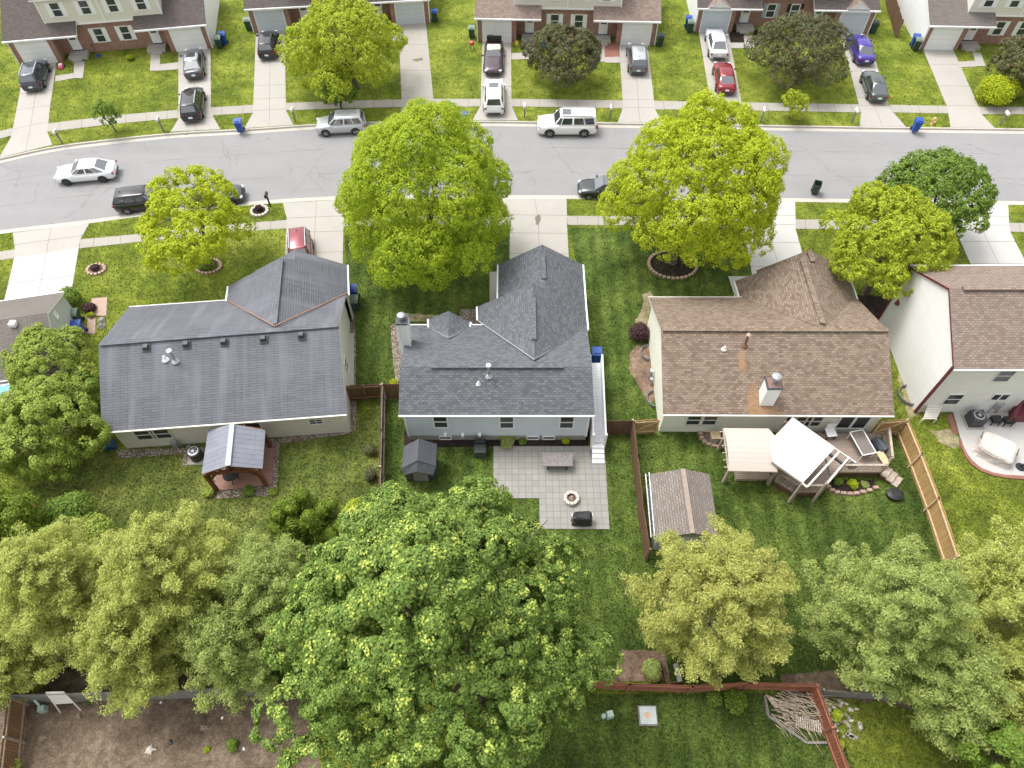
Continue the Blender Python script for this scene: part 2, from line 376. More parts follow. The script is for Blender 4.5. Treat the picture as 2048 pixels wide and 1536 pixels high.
M['shing_dark'] = shingle('shingle_dark_brown', (0.09, 0.075, 0.07), (0.14, 0.118, 0.11), (0.115, 0.098, 0.092), 0.3, 0.145, 0.2)
M['shing_shed'] = shingle('shingle_shed', (0.17, 0.145, 0.125), (0.26, 0.225, 0.20), (0.21, 0.18, 0.16), 0.3, 0.145, 0.2)
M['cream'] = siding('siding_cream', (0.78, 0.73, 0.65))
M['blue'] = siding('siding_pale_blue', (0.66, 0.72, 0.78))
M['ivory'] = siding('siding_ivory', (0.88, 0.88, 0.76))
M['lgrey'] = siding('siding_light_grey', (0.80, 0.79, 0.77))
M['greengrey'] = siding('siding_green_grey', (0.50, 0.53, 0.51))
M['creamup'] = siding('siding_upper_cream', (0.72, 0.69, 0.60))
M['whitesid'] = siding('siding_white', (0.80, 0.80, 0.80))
M['brick'] = brickwall('brick_red', (0.26, 0.115, 0.082), (0.34, 0.17, 0.12), (0.42, 0.36, 0.31))
M['white'] = plain('white_paint', (0.80, 0.80, 0.80), 0.5, var=0.04)
M['offwhite'] = plain('offwhite', (0.70, 0.66, 0.60), 0.6, var=0.06)
M['burg'] = plain('burgundy', (0.13, 0.018, 0.03), 0.5)
M['copper'] = plain('copper_valley', (0.30, 0.16, 0.11), 0.5)
M['black'] = plain('black_paint', (0.02, 0.02, 0.022), 0.5)
M['dark'] = plain('dark_grey', (0.05, 0.055, 0.06), 0.5)
M['steel'] = plain('galvanised', (0.42, 0.43, 0.45), 0.45, 0.5)
M['grey_metal'] = plain('grey_metal', (0.24, 0.25, 0.28), 0.45, 0.3)
M['rubber'] = plain('rubber', (0.02, 0.02, 0.021), 0.8)
M['rim'] = plain('alloy', (0.45, 0.46, 0.48), 0.35, 0.5)
M['glass'] = glassm('window_glass', (0.04, 0.048, 0.055), 0.08)
M['carglass'] = glassm('car_glass', (0.04, 0.048, 0.056), 0.05, 1.0); M['carglass'].node_tree.nodes['Principled BSDF'].inputs['IOR'].default_value = 1.9
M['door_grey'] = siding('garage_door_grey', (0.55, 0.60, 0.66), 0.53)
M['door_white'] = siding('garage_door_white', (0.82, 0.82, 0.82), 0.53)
M['blue_bin'] = plain('blue_plastic', (0.018, 0.075, 0.34), 0.45)
M['green_bin'] = plain('dark_green_plastic', (0.03, 0.06, 0.05), 0.5)
M['grey_lid'] = plain('grey_green_lid', (0.16, 0.21, 0.18), 0.5)
M['wood_gold'] = boards('fence_new_pine', (0.55, 0.36, 0.15), (0.45, 0.28, 0.11), (0.20, 0.11, 0.04))
M['wood_brown'] = boards('fence_brown', (0.13, 0.065, 0.035), (0.17, 0.09, 0.05), (0.03, 0.02, 0.015))
M['wood_red'] = boards('fence_red_stain', (0.26, 0.085, 0.045), (0.33, 0.12, 0.065), (0.08, 0.03, 0.02))
M['wood_grey'] = boards('fence_weathered', (0.27, 0.255, 0.235), (0.20, 0.19, 0.175), (0.06, 0.055, 0.05))
M['wood_tan'] = plain('tan_lumber', (0.58, 0.43, 0.26), 0.8, var=0.2, scale=5)
M['wood_rail'] = plain('weathered_rail', (0.40, 0.33, 0.27), 0.8, var=0.25, scale=5)
M['wood_post'] = plain('stained_post', (0.17, 0.055, 0.025), 0.7, var=0.25, scale=4)
M['deck'] = boards('deck_grey_brown', (0.33, 0.26, 0.21), (0.28, 0.22, 0.18), (0.12, 0.09, 0.07), 0.14, 3.6, horiz=True)
M['deck_red'] = boards('deck_red', (0.34, 0.19, 0.145), (0.29, 0.155, 0.12), (0.10, 0.06, 0.045), 0.14, 3.6, horiz=True)
M['trex_white'] = boards('ramp_white_boards', (0.72, 0.73, 0.75), (0.68, 0.69, 0.71), (0.40, 0.41, 0.43), 0.14, 3.6, horiz=True, var=0.08)
M['bark'] = plain('bark', (0.13, 0.10, 0.078), 0.9, var=0.4, scale=6, bump=0.5)
M['bark_pale'] = plain('bark_pale', (0.30, 0.26, 0.22), 0.9, var=0.3, scale=6, bump=0.5)
M['canvas_tan'] = boards('canvas_tan', (0.50, 0.43, 0.385), (0.47, 0.405, 0.36), (0.40, 0.34, 0.30), 0.42, 9.0, horiz=True, var=0.1)
M['canvas_white'] = plain('canvas_white', (0.78, 0.78, 0.78), 0.7, var=0.02)
M['cover_black'] = plain('black_cover', (0.018, 0.018, 0.02), 0.35, var=0.3, scale=6, bump=0.4)
M['cover_navy'] = plain('dark_cover', (0.03, 0.038, 0.05), 0.4, var=0.3, scale=6, bump=0.4)
M['cover_beige'] = plain('beige_cover', (0.56, 0.50, 0.46), 0.8, var=0.12, scale=3, bump=0.4)
M['metal_roof'] = boards('metal_roof', (0.20, 0.21, 0.25), (0.23, 0.24, 0.28), (0.06, 0.06, 0.07), 0.33, 12.0, horiz=False, var=0.25, rough=0.35)
M['pink'] = plain('pink_plastic', (0.75, 0.15, 0.28), 0.4)
M['yellow'] = plain('yellow_flowers', (0.75, 0.55, 0.03), 0.7)
M['redlight'] = plain('tail_lamp_red', (0.22, 0.012, 0.012), 0.25)
M['lamp'] = plain('head_lamp', (0.6, 0.62, 0.65), 0.15)
M['plate'] = plain('plate_white', (0.75, 0.77, 0.8), 0.5)
M['stone_tan'] = plain('stone_block', (0.42, 0.30, 0.23), 0.9, var=0.3, scale=5, bump=0.4)
M['stone_pale'] = plain('stone_pale', (0.55, 0.49, 0.43), 0.9, var=0.25, scale=6, bump=0.4)
M['twig'] = plain('dry_twig', (0.46, 0.37, 0.28), 0.9, var=0.4, scale=8)
M['util_green'] = plain('utility_green', (0.36, 0.47, 0.40), 0.5)
M['tarp_blue'] = plain('blue_tarp', (0.20, 0.48, 0.75), 0.6, var=0.3, scale=5)
M['glass_table'] = plain('bronze_glass', (0.16, 0.135, 0.12), 0.15, spec=0.8)
M['table_grey'] = plain('weathered_table', (0.20, 0.18, 0.17), 0.8, var=0.3, scale=7, bump=0.2)
# leaves
M['l_maple'] = leafm('leaves_bright_maple', (0.23, 0.33, 0.018), (0.35, 0.45, 0.024), (0.50, 0.58, 0.045), 0.35)
M['l_maple2'] = leafm('leaves_yellow_maple', (0.27, 0.35, 0.016), (0.42, 0.50, 0.022), (0.58, 0.62, 0.045), 0.35)
M['l_spring'] = leafm('leaves_spring', (0.22, 0.29, 0.02), (0.37, 0.45, 0.03), (0.54, 0.59, 0.06), 0.32)
M['l_green'] = leafm('leaves_green', (0.084, 0.156, 0.022), (0.156, 0.246, 0.034), (0.252, 0.348, 0.048), 0.25)
M['l_big'] = leafm('leaves_silver_maple', (0.08, 0.15, 0.03), (0.175, 0.27, 0.052), (0.32, 0.41, 0.09), 0.25, ((0.44, 0.52, 0.12), 0.04), 0.3)
M['l_bigtip'] = leafm('leaves_silver_maple_tips', (0.36, 0.47, 0.08), (0.50, 0.58, 0.11), (0.64, 0.70, 0.18), 0.25)
M['l_crab'] = leafm('leaves_crabapple', (0.07, 0.085, 0.035), (0.12, 0.135, 0.055), (0.19, 0.18, 0.08), 0.2, ((0.19, 0.11, 0.07), 0.14))
M['l_pine_y'] = leafm('needles_yellow', (0.31, 0.36, 0.085), (0.48, 0.53, 0.14), (0.64, 0.66, 0.22), 0.35)
M['l_pine_g'] = leafm('needles_green', (0.23, 0.30, 0.085), (0.38, 0.455, 0.135), (0.54, 0.60, 0.20), 0.35)
M['l_pine_o'] = leafm('needles_ochre', (0.30, 0.335, 0.085), (0.48, 0.50, 0.14), (0.65, 0.64, 0.21), 0.35)
M['l_arb'] = leafm('leaves_arborvitae', (0.069, 0.115, 0.014), (0.149, 0.218, 0.021), (0.276, 0.345, 0.034), 0.15)
M['l_left'] = leafm('leaves_hackberry', (0.162, 0.223, 0.038), (0.284, 0.365, 0.061), (0.446, 0.513, 0.095), 0.25)
M['l_lime'] = leafm('leaves_lime_shrub', (0.22, 0.30, 0.010), (0.38, 0.45, 0.014), (0.54, 0.58, 0.03), 0.3)
M['l_purple'] = leafm('leaves_purple', (0.05, 0.025, 0.028), (0.08, 0.038, 0.042), (0.12, 0.062, 0.06), 0.2)
M['l_hosta'] = leafm('leaves_hosta', (0.16, 0.22, 0.05), (0.30, 0.36, 0.10), (0.50, 0.52, 0.22), 0.3)
def bladem(name, c1, c2, c3, stripe):
    t = NT(name); gi = t.n('NewGeometry'); g = gi.outputs['Position']
    c = patches(t, g, t.ramp(gi.outputs['Random Per Island'], [(0.0, c1), (0.55, c2), (1.0, c3)]), stripe)
    c = t.mix(t.ramp(t.noise(g, 1.0, 5, 0.7, 0.5), [(0.63, 0.0), (0.72, 0.6)]), c, (0.30, 0.27, 0.14))
    t.col(c); t.rough(0.7); t.b.inputs['Specular IOR Level'].default_value = 0.2
    tr = t.n('BsdfTranslucent', Color=c); mx = t.n('MixShader', i0=0.3, i1=t.b.outputs[0], i2=tr.outputs[0]); t.t.links.new(mx.outputs[0], t.out.inputs[0])
    return t.mat
M['b_up'] = bladem('blades_yellow_green', (0.125, 0.165, 0.022), (0.185, 0.225, 0.034), (0.27, 0.295, 0.06), 0.0)  # blades in the same yellow-green as the base lawn
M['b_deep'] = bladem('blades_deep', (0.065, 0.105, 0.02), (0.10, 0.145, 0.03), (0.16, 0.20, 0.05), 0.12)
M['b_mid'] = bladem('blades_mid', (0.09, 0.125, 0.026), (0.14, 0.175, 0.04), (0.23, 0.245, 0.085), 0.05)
# ---------------- the setting: lawns, road, kerbs, pavements, drives
def W2(pts, z=0.0): return [P(x, y, z) for x, y in pts]
KT = [(-60, 331), (0, 316), (104, 291), (340, 265), (430, 260.5), (512, 257), (587, 250), (742, 243), (945, 241), (1235, 245), (1506, 249.5), (1717, 253), (2048, 257), (2110, 258)]
KB = [(-60, 478), (0, 467), (178, 448), (273, 433), (420, 417), (567, 405), (676, 399), (900, 397.5), (1134, 398), (1350, 400), (1590, 404), (2048, 410), (2110, 411)]
RZ = -0.13
def interp(poly, xs):
    out = []
    for x in xs:
        for a, b in zip(poly, poly[1:]):
            if a.x <= x <= b.x + 1e-9:
                t = (x - a.x) / (b.x - a.x); out.append(Vector((x, a.y + (b.y - a.y) * t, 0))); break
        else:
            e = poly[0] if x < poly[0].x else poly[-1]; out.append(Vector((x, e.y, 0)))
    return out
xs = np.arange(-90, 90.1, 1.5)
def smooth(line):
    ys = np.array([p.y for p in line]); k = np.array([1, 2, 3, 2, 1.0]); k /= k.sum()
    y2 = np.convolve(np.pad(ys, 2, mode='edge'), k, mode='valid')
    return [Vector((p.x, y, 0)) for p, y in zip(line, y2)]
tline = smooth(interp(W2(KT), xs)); bline = smooth(interp(W2(KB), xs))
def strip(a, b, mat, name, z0=0.0, z1=None, za=None):
    m = MB()
    for i in range(len(a) - 1):
        m.poly([(b[i].x, b[i].y, z0), (b[i + 1].x, b[i + 1].y, z0), (a[i + 1].x, a[i + 1].y, z0 if z1 is None else z1), (a[i].x, a[i].y, z0 if z1 is None else z1)])
    return build(name, m, mat)
far = [Vector((p.x * 12, 900, 0)) for p in tline]; near = [Vector((p.x * 12, -300, 0)) for p in bline]
lw = MB()
g1 = [p + Vector((0, 90, 0)) for p in tline]; g2 = [p - Vector((0, 75, 0)) for p in bline]
for a, b in ((g1, tline), (far, g1), (bline, g2), (g2, near)):
    for i in range(len(a) - 1): lw.poly([b[i], b[i + 1], a[i + 1], a[i]])
tag(build('lawn', lw, M['grass_up']), kind='structure')
GW, KW = 0.45, 0.16
M['seam'] = plain('road_seam', (0.12, 0.115, 0.11), 0.9)
def off(line, d): return [p + Vector((0, d, 0)) for p in line]
tag(strip(off(tline, -KW - GW), off(bline, KW + GW), M['asphalt'], 'road', RZ), kind='structure')
sm = MB(); rg = random.Random(21); z_ = RZ + .004
def crackline(pts, wd):
    for a, b in zip(pts, pts[1:]):
        d = b - a
        if d.length < 1e-4: continue
        n_ = Vector((-d.y, d.x, 0)).normalized() * wd * rg.uniform(.4, 1.1) / 2; q = [a - n_, b - n_, b + n_, a + n_]
        if (q[1] - q[0]).cross(q[2] - q[1]).z < 0: q = q[::-1]
        sm.poly([(p.x, p.y, z_) for p in q])
for frac in (.34, .66):
    pts = []
    for i, (a, b) in enumerate(zip(tline, bline)):
        p = a.lerp(b, frac) + Vector((0, rg.uniform(-.03, .03), 0)); pts.append(p)
        if rg.random() < .18: crackline(pts, .03); pts = []
    crackline(pts, .03)
for k in range(34):
    i = rg.randrange(28, len(tline) - 28); a, b = tline[i], bline[i]; f0 = rg.uniform(.06, .8); f1 = min(.95, f0 + rg.uniform(.08, .6)); p = a.lerp(b, f0) + Vector((rg.uniform(-.7, .7), 0, 0)); q = a.lerp(b, f1) + Vector((rg.uniform(-2.2, 2.2), 0, 0)); n_ = 26
    off_ = 0; pts = []
    for j in range(n_ + 1): off_ += rg.uniform(-.09, .09); pts.append(p.lerp(q, j / n_) + Vector((off_, rg.uniform(-.03, .03), 0)))
    crackline(pts, .026)
    if rg.random() < .6:
        j = rg.randrange(4, 22); s_ = pts[j]; d = rg.choice((-1, 1)); br_ = [s_]
        for _ in range(9): br_.append(br_[-1] + Vector((d * rg.uniform(.06, .2), rg.uniform(-.1, .1), 0)))
        crackline(br_, .02)
tag(build('road_cracks', sm, M['seam']), kind='structure')
for x, y, rx, ry in ((150, 308, .9, .22), (188, 304, .5, .15), (1175, 545 - 160, .6, .2), (372, 268, .25, .12)):
    c = P(x, y, RZ); m = MB(); pts = [(c.x + math.cos(t * .52) * rx * rg.uniform(.5, 1.2), c.y + math.sin(t * .52) * ry * rg.uniform(.5, 1.2), RZ + .006) for t in range(12)]; m.poly(pts); tag(build('oil_stain', m, plain('oil_%d' % x, (.2, .195, .19), .6)), kind='structure')
kb = MB()
for line, s in ((tline, -1), (bline, 1)):
    for i in range(len(line) - 1):
        a, b = line[i], line[i + 1]; k = Vector((0, s * KW, 0)); g = Vector((0, s * (KW + GW), 0)); up = Vector((0, 0, 0.012)); dn = Vector((0, 0, RZ + 0.006))
        for q in ([a + up, b + up, b + k + up, a + k + up], [a + k + up, b + k + up, b + k * 1.15 + dn, a + k * 1.15 + dn], [a + k * 1.15 + dn, b + k * 1.15 + dn, b + g + dn, a + g + dn]):
            kb.poly(q if s < 0 else q[::-1])
            n = (Vector(q[1]) - Vector(q[0])).cross(Vector(q[2]) - Vector(q[1]))
            if (n.z if abs(n.z) > abs(n.y) else -s * -n.y) < 0: kb.f[-1] = tuple(reversed(kb.f[-1]))
tag(build('kerb', kb, M['kerb']), kind='structure')
NOGRASS = []; LOTS = []
def sheet(name, pts, mat, z, kind='structure', jit=0.0, px=True, seed=1, **kw):
    q = W2(pts) if px else [Vector((p[0], p[1], 0)) for p in pts]
    z = z + len(NOGRASS + LOTS) * 0.00017
    (LOTS if name == 'lawn' else NOGRASS).append(([(p.x, p.y) for p in q], mat.name))
    if jit:
        rr = random.Random(seed); o = []
        for a, b in zip(q, q[1:] + q[:1]):
            n = max(1, int((b - a).length / 0.35))
            for i in range(n):
                o.append(a.lerp(b, i / n) + Vector((rr.uniform(-jit, jit), rr.uniform(-jit, jit), 0)))
        q = o
    m = MB(); a = sum(q[i].x * q[(i + 1) % len(q)].y - q[(i + 1) % len(q)].x * q[i].y for i in range(len(q)))
    if a < 0: q = q[::-1]
    m.poly([(p.x, p.y, z) for p in q])
    return tag(build(name, m, mat, **kw), kind=kind)
# lawns of the separate lots
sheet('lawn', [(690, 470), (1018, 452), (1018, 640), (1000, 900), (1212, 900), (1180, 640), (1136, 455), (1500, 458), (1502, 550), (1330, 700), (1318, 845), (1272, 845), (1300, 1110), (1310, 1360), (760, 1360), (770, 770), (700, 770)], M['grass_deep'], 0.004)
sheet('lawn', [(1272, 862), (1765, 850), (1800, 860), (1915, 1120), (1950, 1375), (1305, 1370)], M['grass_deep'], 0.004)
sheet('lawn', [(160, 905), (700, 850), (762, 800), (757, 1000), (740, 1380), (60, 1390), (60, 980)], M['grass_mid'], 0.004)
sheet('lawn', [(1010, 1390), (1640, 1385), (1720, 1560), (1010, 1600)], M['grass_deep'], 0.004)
# dry and bare patches
sheet('dirt', [(10, 1396), (560, 1388), (640, 1400), (640, 1580), (0, 1620), (-60, 1560)], M['dirt'], 0.008, jit=0.12)
sheet('dirt', [(230, 1335), (420, 1330), (600, 1330), (620, 1385), (150, 1395), (60, 1390), (90, 1350)], M['dirt'], 0.008, jit=0.12)
sheet('dirt', [(1665, 1340), (1900, 1360), (1930, 1420), (1880, 1435), (1760, 1405), (1660, 1395), (1560, 1385), (1560, 1350)], M['dirt'], 0.008, jit=0.1)
sheet('wood_chips', [(1240, 1300), (1330, 1300), (1340, 1362), (1225, 1362)], M['mulch_brown'], 0.012, jit=0.06)
sheet('dry_grass', [(1286, 590), (1300, 580), (1310, 600), (1302, 620), (1296, 645), (1278, 655), (1272, 640), (1284, 620)], M['straw'], 0.012, jit=0.1)
sheet('dry_grass', [(1860, 862), (1905, 858), (1925, 890), (1912, 900), (1880, 885)], M['straw'], 0.012, jit=0.1)
sheet('dry_grass', [(1795, 720), (1806, 760), (1825, 800), (1838, 828), (1818, 838), (1808, 800), (1796, 760)], M['straw'], 0.012, jit=0.08)
sheet('mulch_bed', [(1275, 690), (1300, 690), (1305, 760), (1312, 800), (1300, 806), (1275, 770), (1258, 740), (1260, 705)], M['mulch_brown'], 0.016, jit=0.04)
sheet('mulch_bed', [(1712, 590), (1770, 592), (1800, 640), (1780, 690), (1740, 640), (1708, 600)], M['mulch'], 0.012, jit=0.08)
# pavements
def band(name, top, bot, mat=None, z=0.02, joints=1.5):
    a, b = W2(top), W2(bot); m = MB(); NOGRASS.append(([(p.x, p.y) for p in a + b[::-1]], ''))
    for i in range(len(a) - 1): m.poly([(b[i].x, b[i].y, z), (b[i + 1].x, b[i + 1].y, z), (a[i + 1].x, a[i + 1].y, z), (a[i].x, a[i].y, z)])
    for i in range(len(a) - 1):
        L = (a[i + 1] - a[i]).length; n = max(1, int(L / joints))
        for k in range(n):
            t = (k + 0.5) / n; p = a[i].lerp(a[i + 1], t); q = b[i].lerp(b[i + 1], t); d = Vector((0.016, 0, 0))
            m.poly([(q.x - .016, q.y, z + .004), (q.x + .016, q.y, z + .004), (p.x + .016, p.y, z + .004), (p.x - .016, p.y, z + .004)], 1)
    return tag(build(name, m, [mat or M['conc_old'], M['joint']]), kind='structure')
TS = [([(-40, 272), (26, 256)], [(-40, 287), (26, 271)]), ([(97, 247), (230, 231), (356, 220)], [(95, 264), (230, 248), (356, 236)]),
      ([(422, 215), (508, 210)], [(424, 231), (506, 226)]), ([(572, 206), (690, 202), (803, 199)], [(572, 221), (690, 217), (806, 214)]),
      ([(867, 198), (961, 198)], [(869, 214), (960, 213)]), ([(1023, 198), (1245, 201)], [(1023, 213), (1246, 216.5)]),
      ([(1308, 202), (1421, 204)], [(1310, 219), (1421, 220)]), ([(1483, 205), (1718, 209)], [(1487, 221), (1722, 225)]),
      ([(1778, 210), (1893, 212)], [(1786, 225), (1896, 227)]), ([(1957, 214), (2100, 214)], [(1962, 229), (2100, 228)])]
for a, b in TS: band('pavement', a, b)
BS = [([(-40, 509), (30, 499)], [(-40, 527), (29, 516)]), ([(161, 479), (268, 469), (400, 455), (509, 445), (574, 440)], [(159, 497), (268, 485), (400, 471), (507, 461.5), (574, 457)]),
      ([(688, 436), (850, 433), (1020, 432)], [(687, 453), (850, 451), (1020, 450)]), ([(1134, 432), (1300, 433), (1484, 437)], [(1135, 450), (1300, 451), (1486, 455)]),
      ([(1591, 439), (1750, 441), (1907, 444)], [(1591, 458), (1750, 460), (1912, 463)]), ([(2018, 446), (2100, 447)], [(2020, 464), (2100, 465)])]
for a, b in BS: band('pavement', a, b)
def drive(L, Rr, mat, joints=(), mid=True, z=0.024, name='driveway'):
    """L and R edges from the house down/up to the kerb, as pixels of the ground"""
    a, b = W2(L), W2(Rr); m = MB(); zk = 0.016
    q = a + b[::-1]; NOGRASS.append(([(p.x, p.y) for p in q], ''))
    ar = sum(q[i].x * q[(i + 1) % len(q)].y - q[(i + 1) % len(q)].x * q[i].y for i in range(len(q)))
    m.poly([(p.x, p.y, z) for p in (q if ar > 0 else q[::-1])])
    def at(line, t):
        tot = [0]
        for p, r in zip(line, line[1:]): tot.append(tot[-1] + (r - p).length)
        d = t * tot[-1]
        for i in range(len(line) - 1):
            if d <= tot[i + 1] + 1e-6: return line[i].lerp(line[i + 1], (d - tot[i]) / (tot[i + 1] - tot[i]))
        return line[-1]
    for t in joints:
        p, r = at(a, t), at(b, t); n = (r - p).normalized(); k = Vector((-n.y, n.x, 0)) * 0.018
        pts = [p - k, r - k, r + k, p + k]; m.poly([(v.x, v.y, z + .004) for v in pts], 1)
    if mid:
        n = 12
        for i in range(n):
            p = at(a, i / n).lerp(at(b, i / n), .5); r = at(a, (i + 1) / n).lerp(at(b, (i + 1) / n), .5); k = Vector((.014, 0, 0))
            pts = [p - k, r - k, r + k, p + k]; ar2 = (r - p).y
            pts = pts if ar2 < 0 else pts[::-1]
            m.poly([(v.x, v.y, z + .004) for v in pts[::-1]], 1)
    o = build(name, m, [mat, M['joint']])
    return tag(o, kind='structure')
drive([(44, 122), (41, 180), (26, 257), (22, 275), (-2, 316)], [(114, 120), (100, 217), (97, 247), (95, 265), (105, 290)], M['conc'], (.38, .55, .74), True)
drive([(357, 94), (357, 225), (356, 240), (341, 264)], [(421, 92), (422, 215), (425, 231), (441, 259)], M['conc'], (.35, .75, .86), True)
drive([(512, 62), (506, 226), (489, 257)], [(569, 60), (572, 206), (572, 221), (587, 250)], M['conc'], (.35, .6, .73, .84), True)
drive([(797, 46), (803, 199), (806, 214), (792, 243)], [(852, 45), (867, 200), (869, 214), (885, 241)], M['conc_old'], (.25, .52, .78), False)
drive([(965, 82), (961, 212), (945, 241)], [(1022, 82), (1023, 212), (1036, 241)], M['conc'], (.3, .6, .8), False)
drive([(1238, 90), (1246, 215), (1235, 245)], [(1295, 90), (1310, 219), (1326, 246)], M['conc'], (.24, .46, .72, .82), True)
drive([(1397, 62), (1421, 205), (1422, 221), (1409, 248)], [(1456, 62), (1483, 206), (1487, 221), (1506, 249)], M['conc'], (.3, .5, .76), False)
drive([(1679, 62), (1717, 208), (1722, 225), (1719, 253)], [(1733, 62), (1777, 210), (1786, 225), (1812, 254)], M['conc'], (.45, .72, .8), True)
drive([(1845, 97), (1893, 212), (1896, 226), (1901, 255)], [(1905, 97), (1957, 214), (1962, 228), (1990, 257)], M['conc'], (.22, .5, .74), False)
# near side
drive([(6, 612), (29, 516)], [(140, 600), (158, 496)], M['conc_new'], (.45,), True)
drive([(29, 516), (30, 499), (26, 466)], [(158, 496), (161, 479), (179, 447)], M['conc'], (.5,), True, name='driveway_apron')
drive([(566, 600), (572, 470), (574, 440), (566, 406)], [(684, 600), (687, 459), (688, 436), (700, 399)], M['conc'], (.2, .45, .66, .82), True)
drive([(1019, 560), (1020, 450), (1019, 432), (1004, 398)], [(1140, 560), (1134, 450), (1134, 432), (1133, 398)], M['conc'], (.3, .55, .78), True)
drive([(1508, 570), (1486, 455), (1484, 437), (1476, 402)], [(1622, 570), (1591, 458), (1591, 439), (1590, 404)], M['conc_new'], (.2, .48, .7, .82), True)
drive([(1955, 560), (1912, 463), (1907, 444), (1898, 408)], [(2070, 560), (2020, 464), (2018, 446), (2016, 410)], M['conc_new'], (.2, .48, .7, .82), True)
sheet('crack_repair', [(1071, 436), (1078, 428), (1082, 436), (1078, 450), (1070, 449)], M['joint'], 0.03, jit=0.08)
sheet('crack_repair', [(824, 120), (834, 117), (845, 116), (846, 121), (834, 123)], M['joint'], 0.03, jit=0.08)
# garden walks
def walk(pts, mat=None, z=0.03, name='path', **k): return sheet(name, pts, mat or M['conc'], z, **k)
walk([(149, 124), (170, 124), (166, 157), (147, 157)]); walk([(111, 152), (147, 147), (147, 157), (111, 164)])
walk([(302, 108), (321, 108), (320, 142), (300, 142)]); walk([(321, 129), (357, 125), (357, 139), (320, 142)])
walk([(745, 74), (797, 72), (797, 83), (745, 82)]); walk([(1048, 90), (1070, 90), (1070, 118), (1048, 118)]); walk([(1023, 107), (1070, 105), (1070, 118), (1023, 120)])
walk([(1191, 92), (1209, 92), (1210, 124), (1191, 124)]); walk([(1209, 114), (1239, 114), (1240, 126), (1210, 126)])
walk([(1209, 86), (1236, 84), (1238, 114), (1209, 115)], M['redbrick'])
walk([(1487, 72), (1504, 72), (1509, 96), (1490, 96)]); walk([(1459, 86), (1490, 86), (1490, 97), (1462, 97)])
walk([(1945, 106), (1961, 106), (1971, 133), (1953, 133)]); walk([(1915, 124), (1953, 122), (1953, 134), (1918, 135)])
walk([(979, 544), (1000, 544), (1000, 610), (979, 610)]); walk([(1456, 553), (1506, 553), (1510, 590), (1468, 590)], M['conc_new'])
sheet('mulch_bed', [(1459, 60), (1487, 60), (1490, 85), (1457, 86)], M['mulch'], 0.012, jit=0.05)
sheet('mulch_bed', [(1505, 60), (1550, 62), (1556, 72), (1530, 84), (1509, 94)], M['mulch'], 0.012, jit=0.05)
# brick walk and stones by the far left house
sheet('path', [(185, 597), (215, 595), (213, 632), (188, 632), (176, 628)], M['brickpave'], 0.03); sheet('path', [(176, 634), (192, 634), (191, 668), (174, 668)], M['brickpave'], 0.03)
sheet('path', [(196, 636), (212, 634), (209, 657), (194, 660)], M['stones'], 0.03)
# beds round the houses
sheet('gravel_bed', [(233, 900), (420, 895), (697, 858), (694, 830), (700, 770), (714, 772), (712, 858), (700, 868), (560, 888), (553, 990), (430, 998), (424, 985), (440, 905), (408, 905), (405, 925), (365, 932), (368, 908), (238, 918)], M['gravel'], 0.02)
sheet('mulch_bed', [(808, 862), (1178, 862), (1176, 895), (1000, 893), (880, 895), (808, 895)], M['mulch'], 0.02)
sheet('gravel_bed', [(781, 652), (800, 640), (818, 640), (800, 760), (792, 766), (784, 700)], M['gravel'], 0.02)
sheet('gravel_bed', [(920, 620), (928, 618), (955, 618), (958, 650), (935, 650), (920, 632)], M['gravel'], 0.02)
sheet('dry_grass', [(810, 627), (920, 632), (920, 645), (812, 643)], M['straw'], 0.012, jit=0.06)
sheet('gravel_bed', [(700, 600), (708, 604), (712, 690), (712, 775), (703, 775)], M['gravel'], 0.018)
sheet('path', [(699, 667), (708, 667), (708, 770), (699, 770)], M['conc_new'], 0.04)
# patios
sheet('patio', [(987, 893), (1208, 893), (1210, 909), (1219, 1059), (1079, 1058), (1078, 997), (987, 997)], M['pavers'], 0.035)
sheet('patio', [(1905, 822), (2120, 822), (2150, 952), (2048, 953), (2000, 951), (1962, 938), (1934, 912), (1921, 880)], M['conc_new'], 0.035)
ed = MB(); arc = [(1917, 880), (1921, 895), (1929, 913), (1942, 930), (1960, 943), (1985, 952), (2010, 957), (2048, 960), (2120, 961)]
arc2 = [(1921, 878), (1925, 894), (1934, 910), (1946, 926), (1963, 938), (1987, 947), (2011, 951), (2048, 953), (2120, 953)]
for i in range(len(arc) - 1):
    a, b, c, d = [P(*q) for q in (arc[i], arc[i + 1], arc2[i + 1], arc2[i])]
    ed.prism([a, b, c, d], 0.0, 0.10)
tag(build('brick_edging', ed, M['redbrick']), 'curved red brick edging round the white concrete patio', 'edging')
ed = MB(); a = [P(*q) for q in ((1893, 832), (1904, 828), (1917, 868), (1906, 868))]; ed.prism(a, 0, 0.05)
tag(build('brick_edging', ed, M['redbrick']), 'short straight run of red bricks between bare soil and the concrete patio', 'edging')
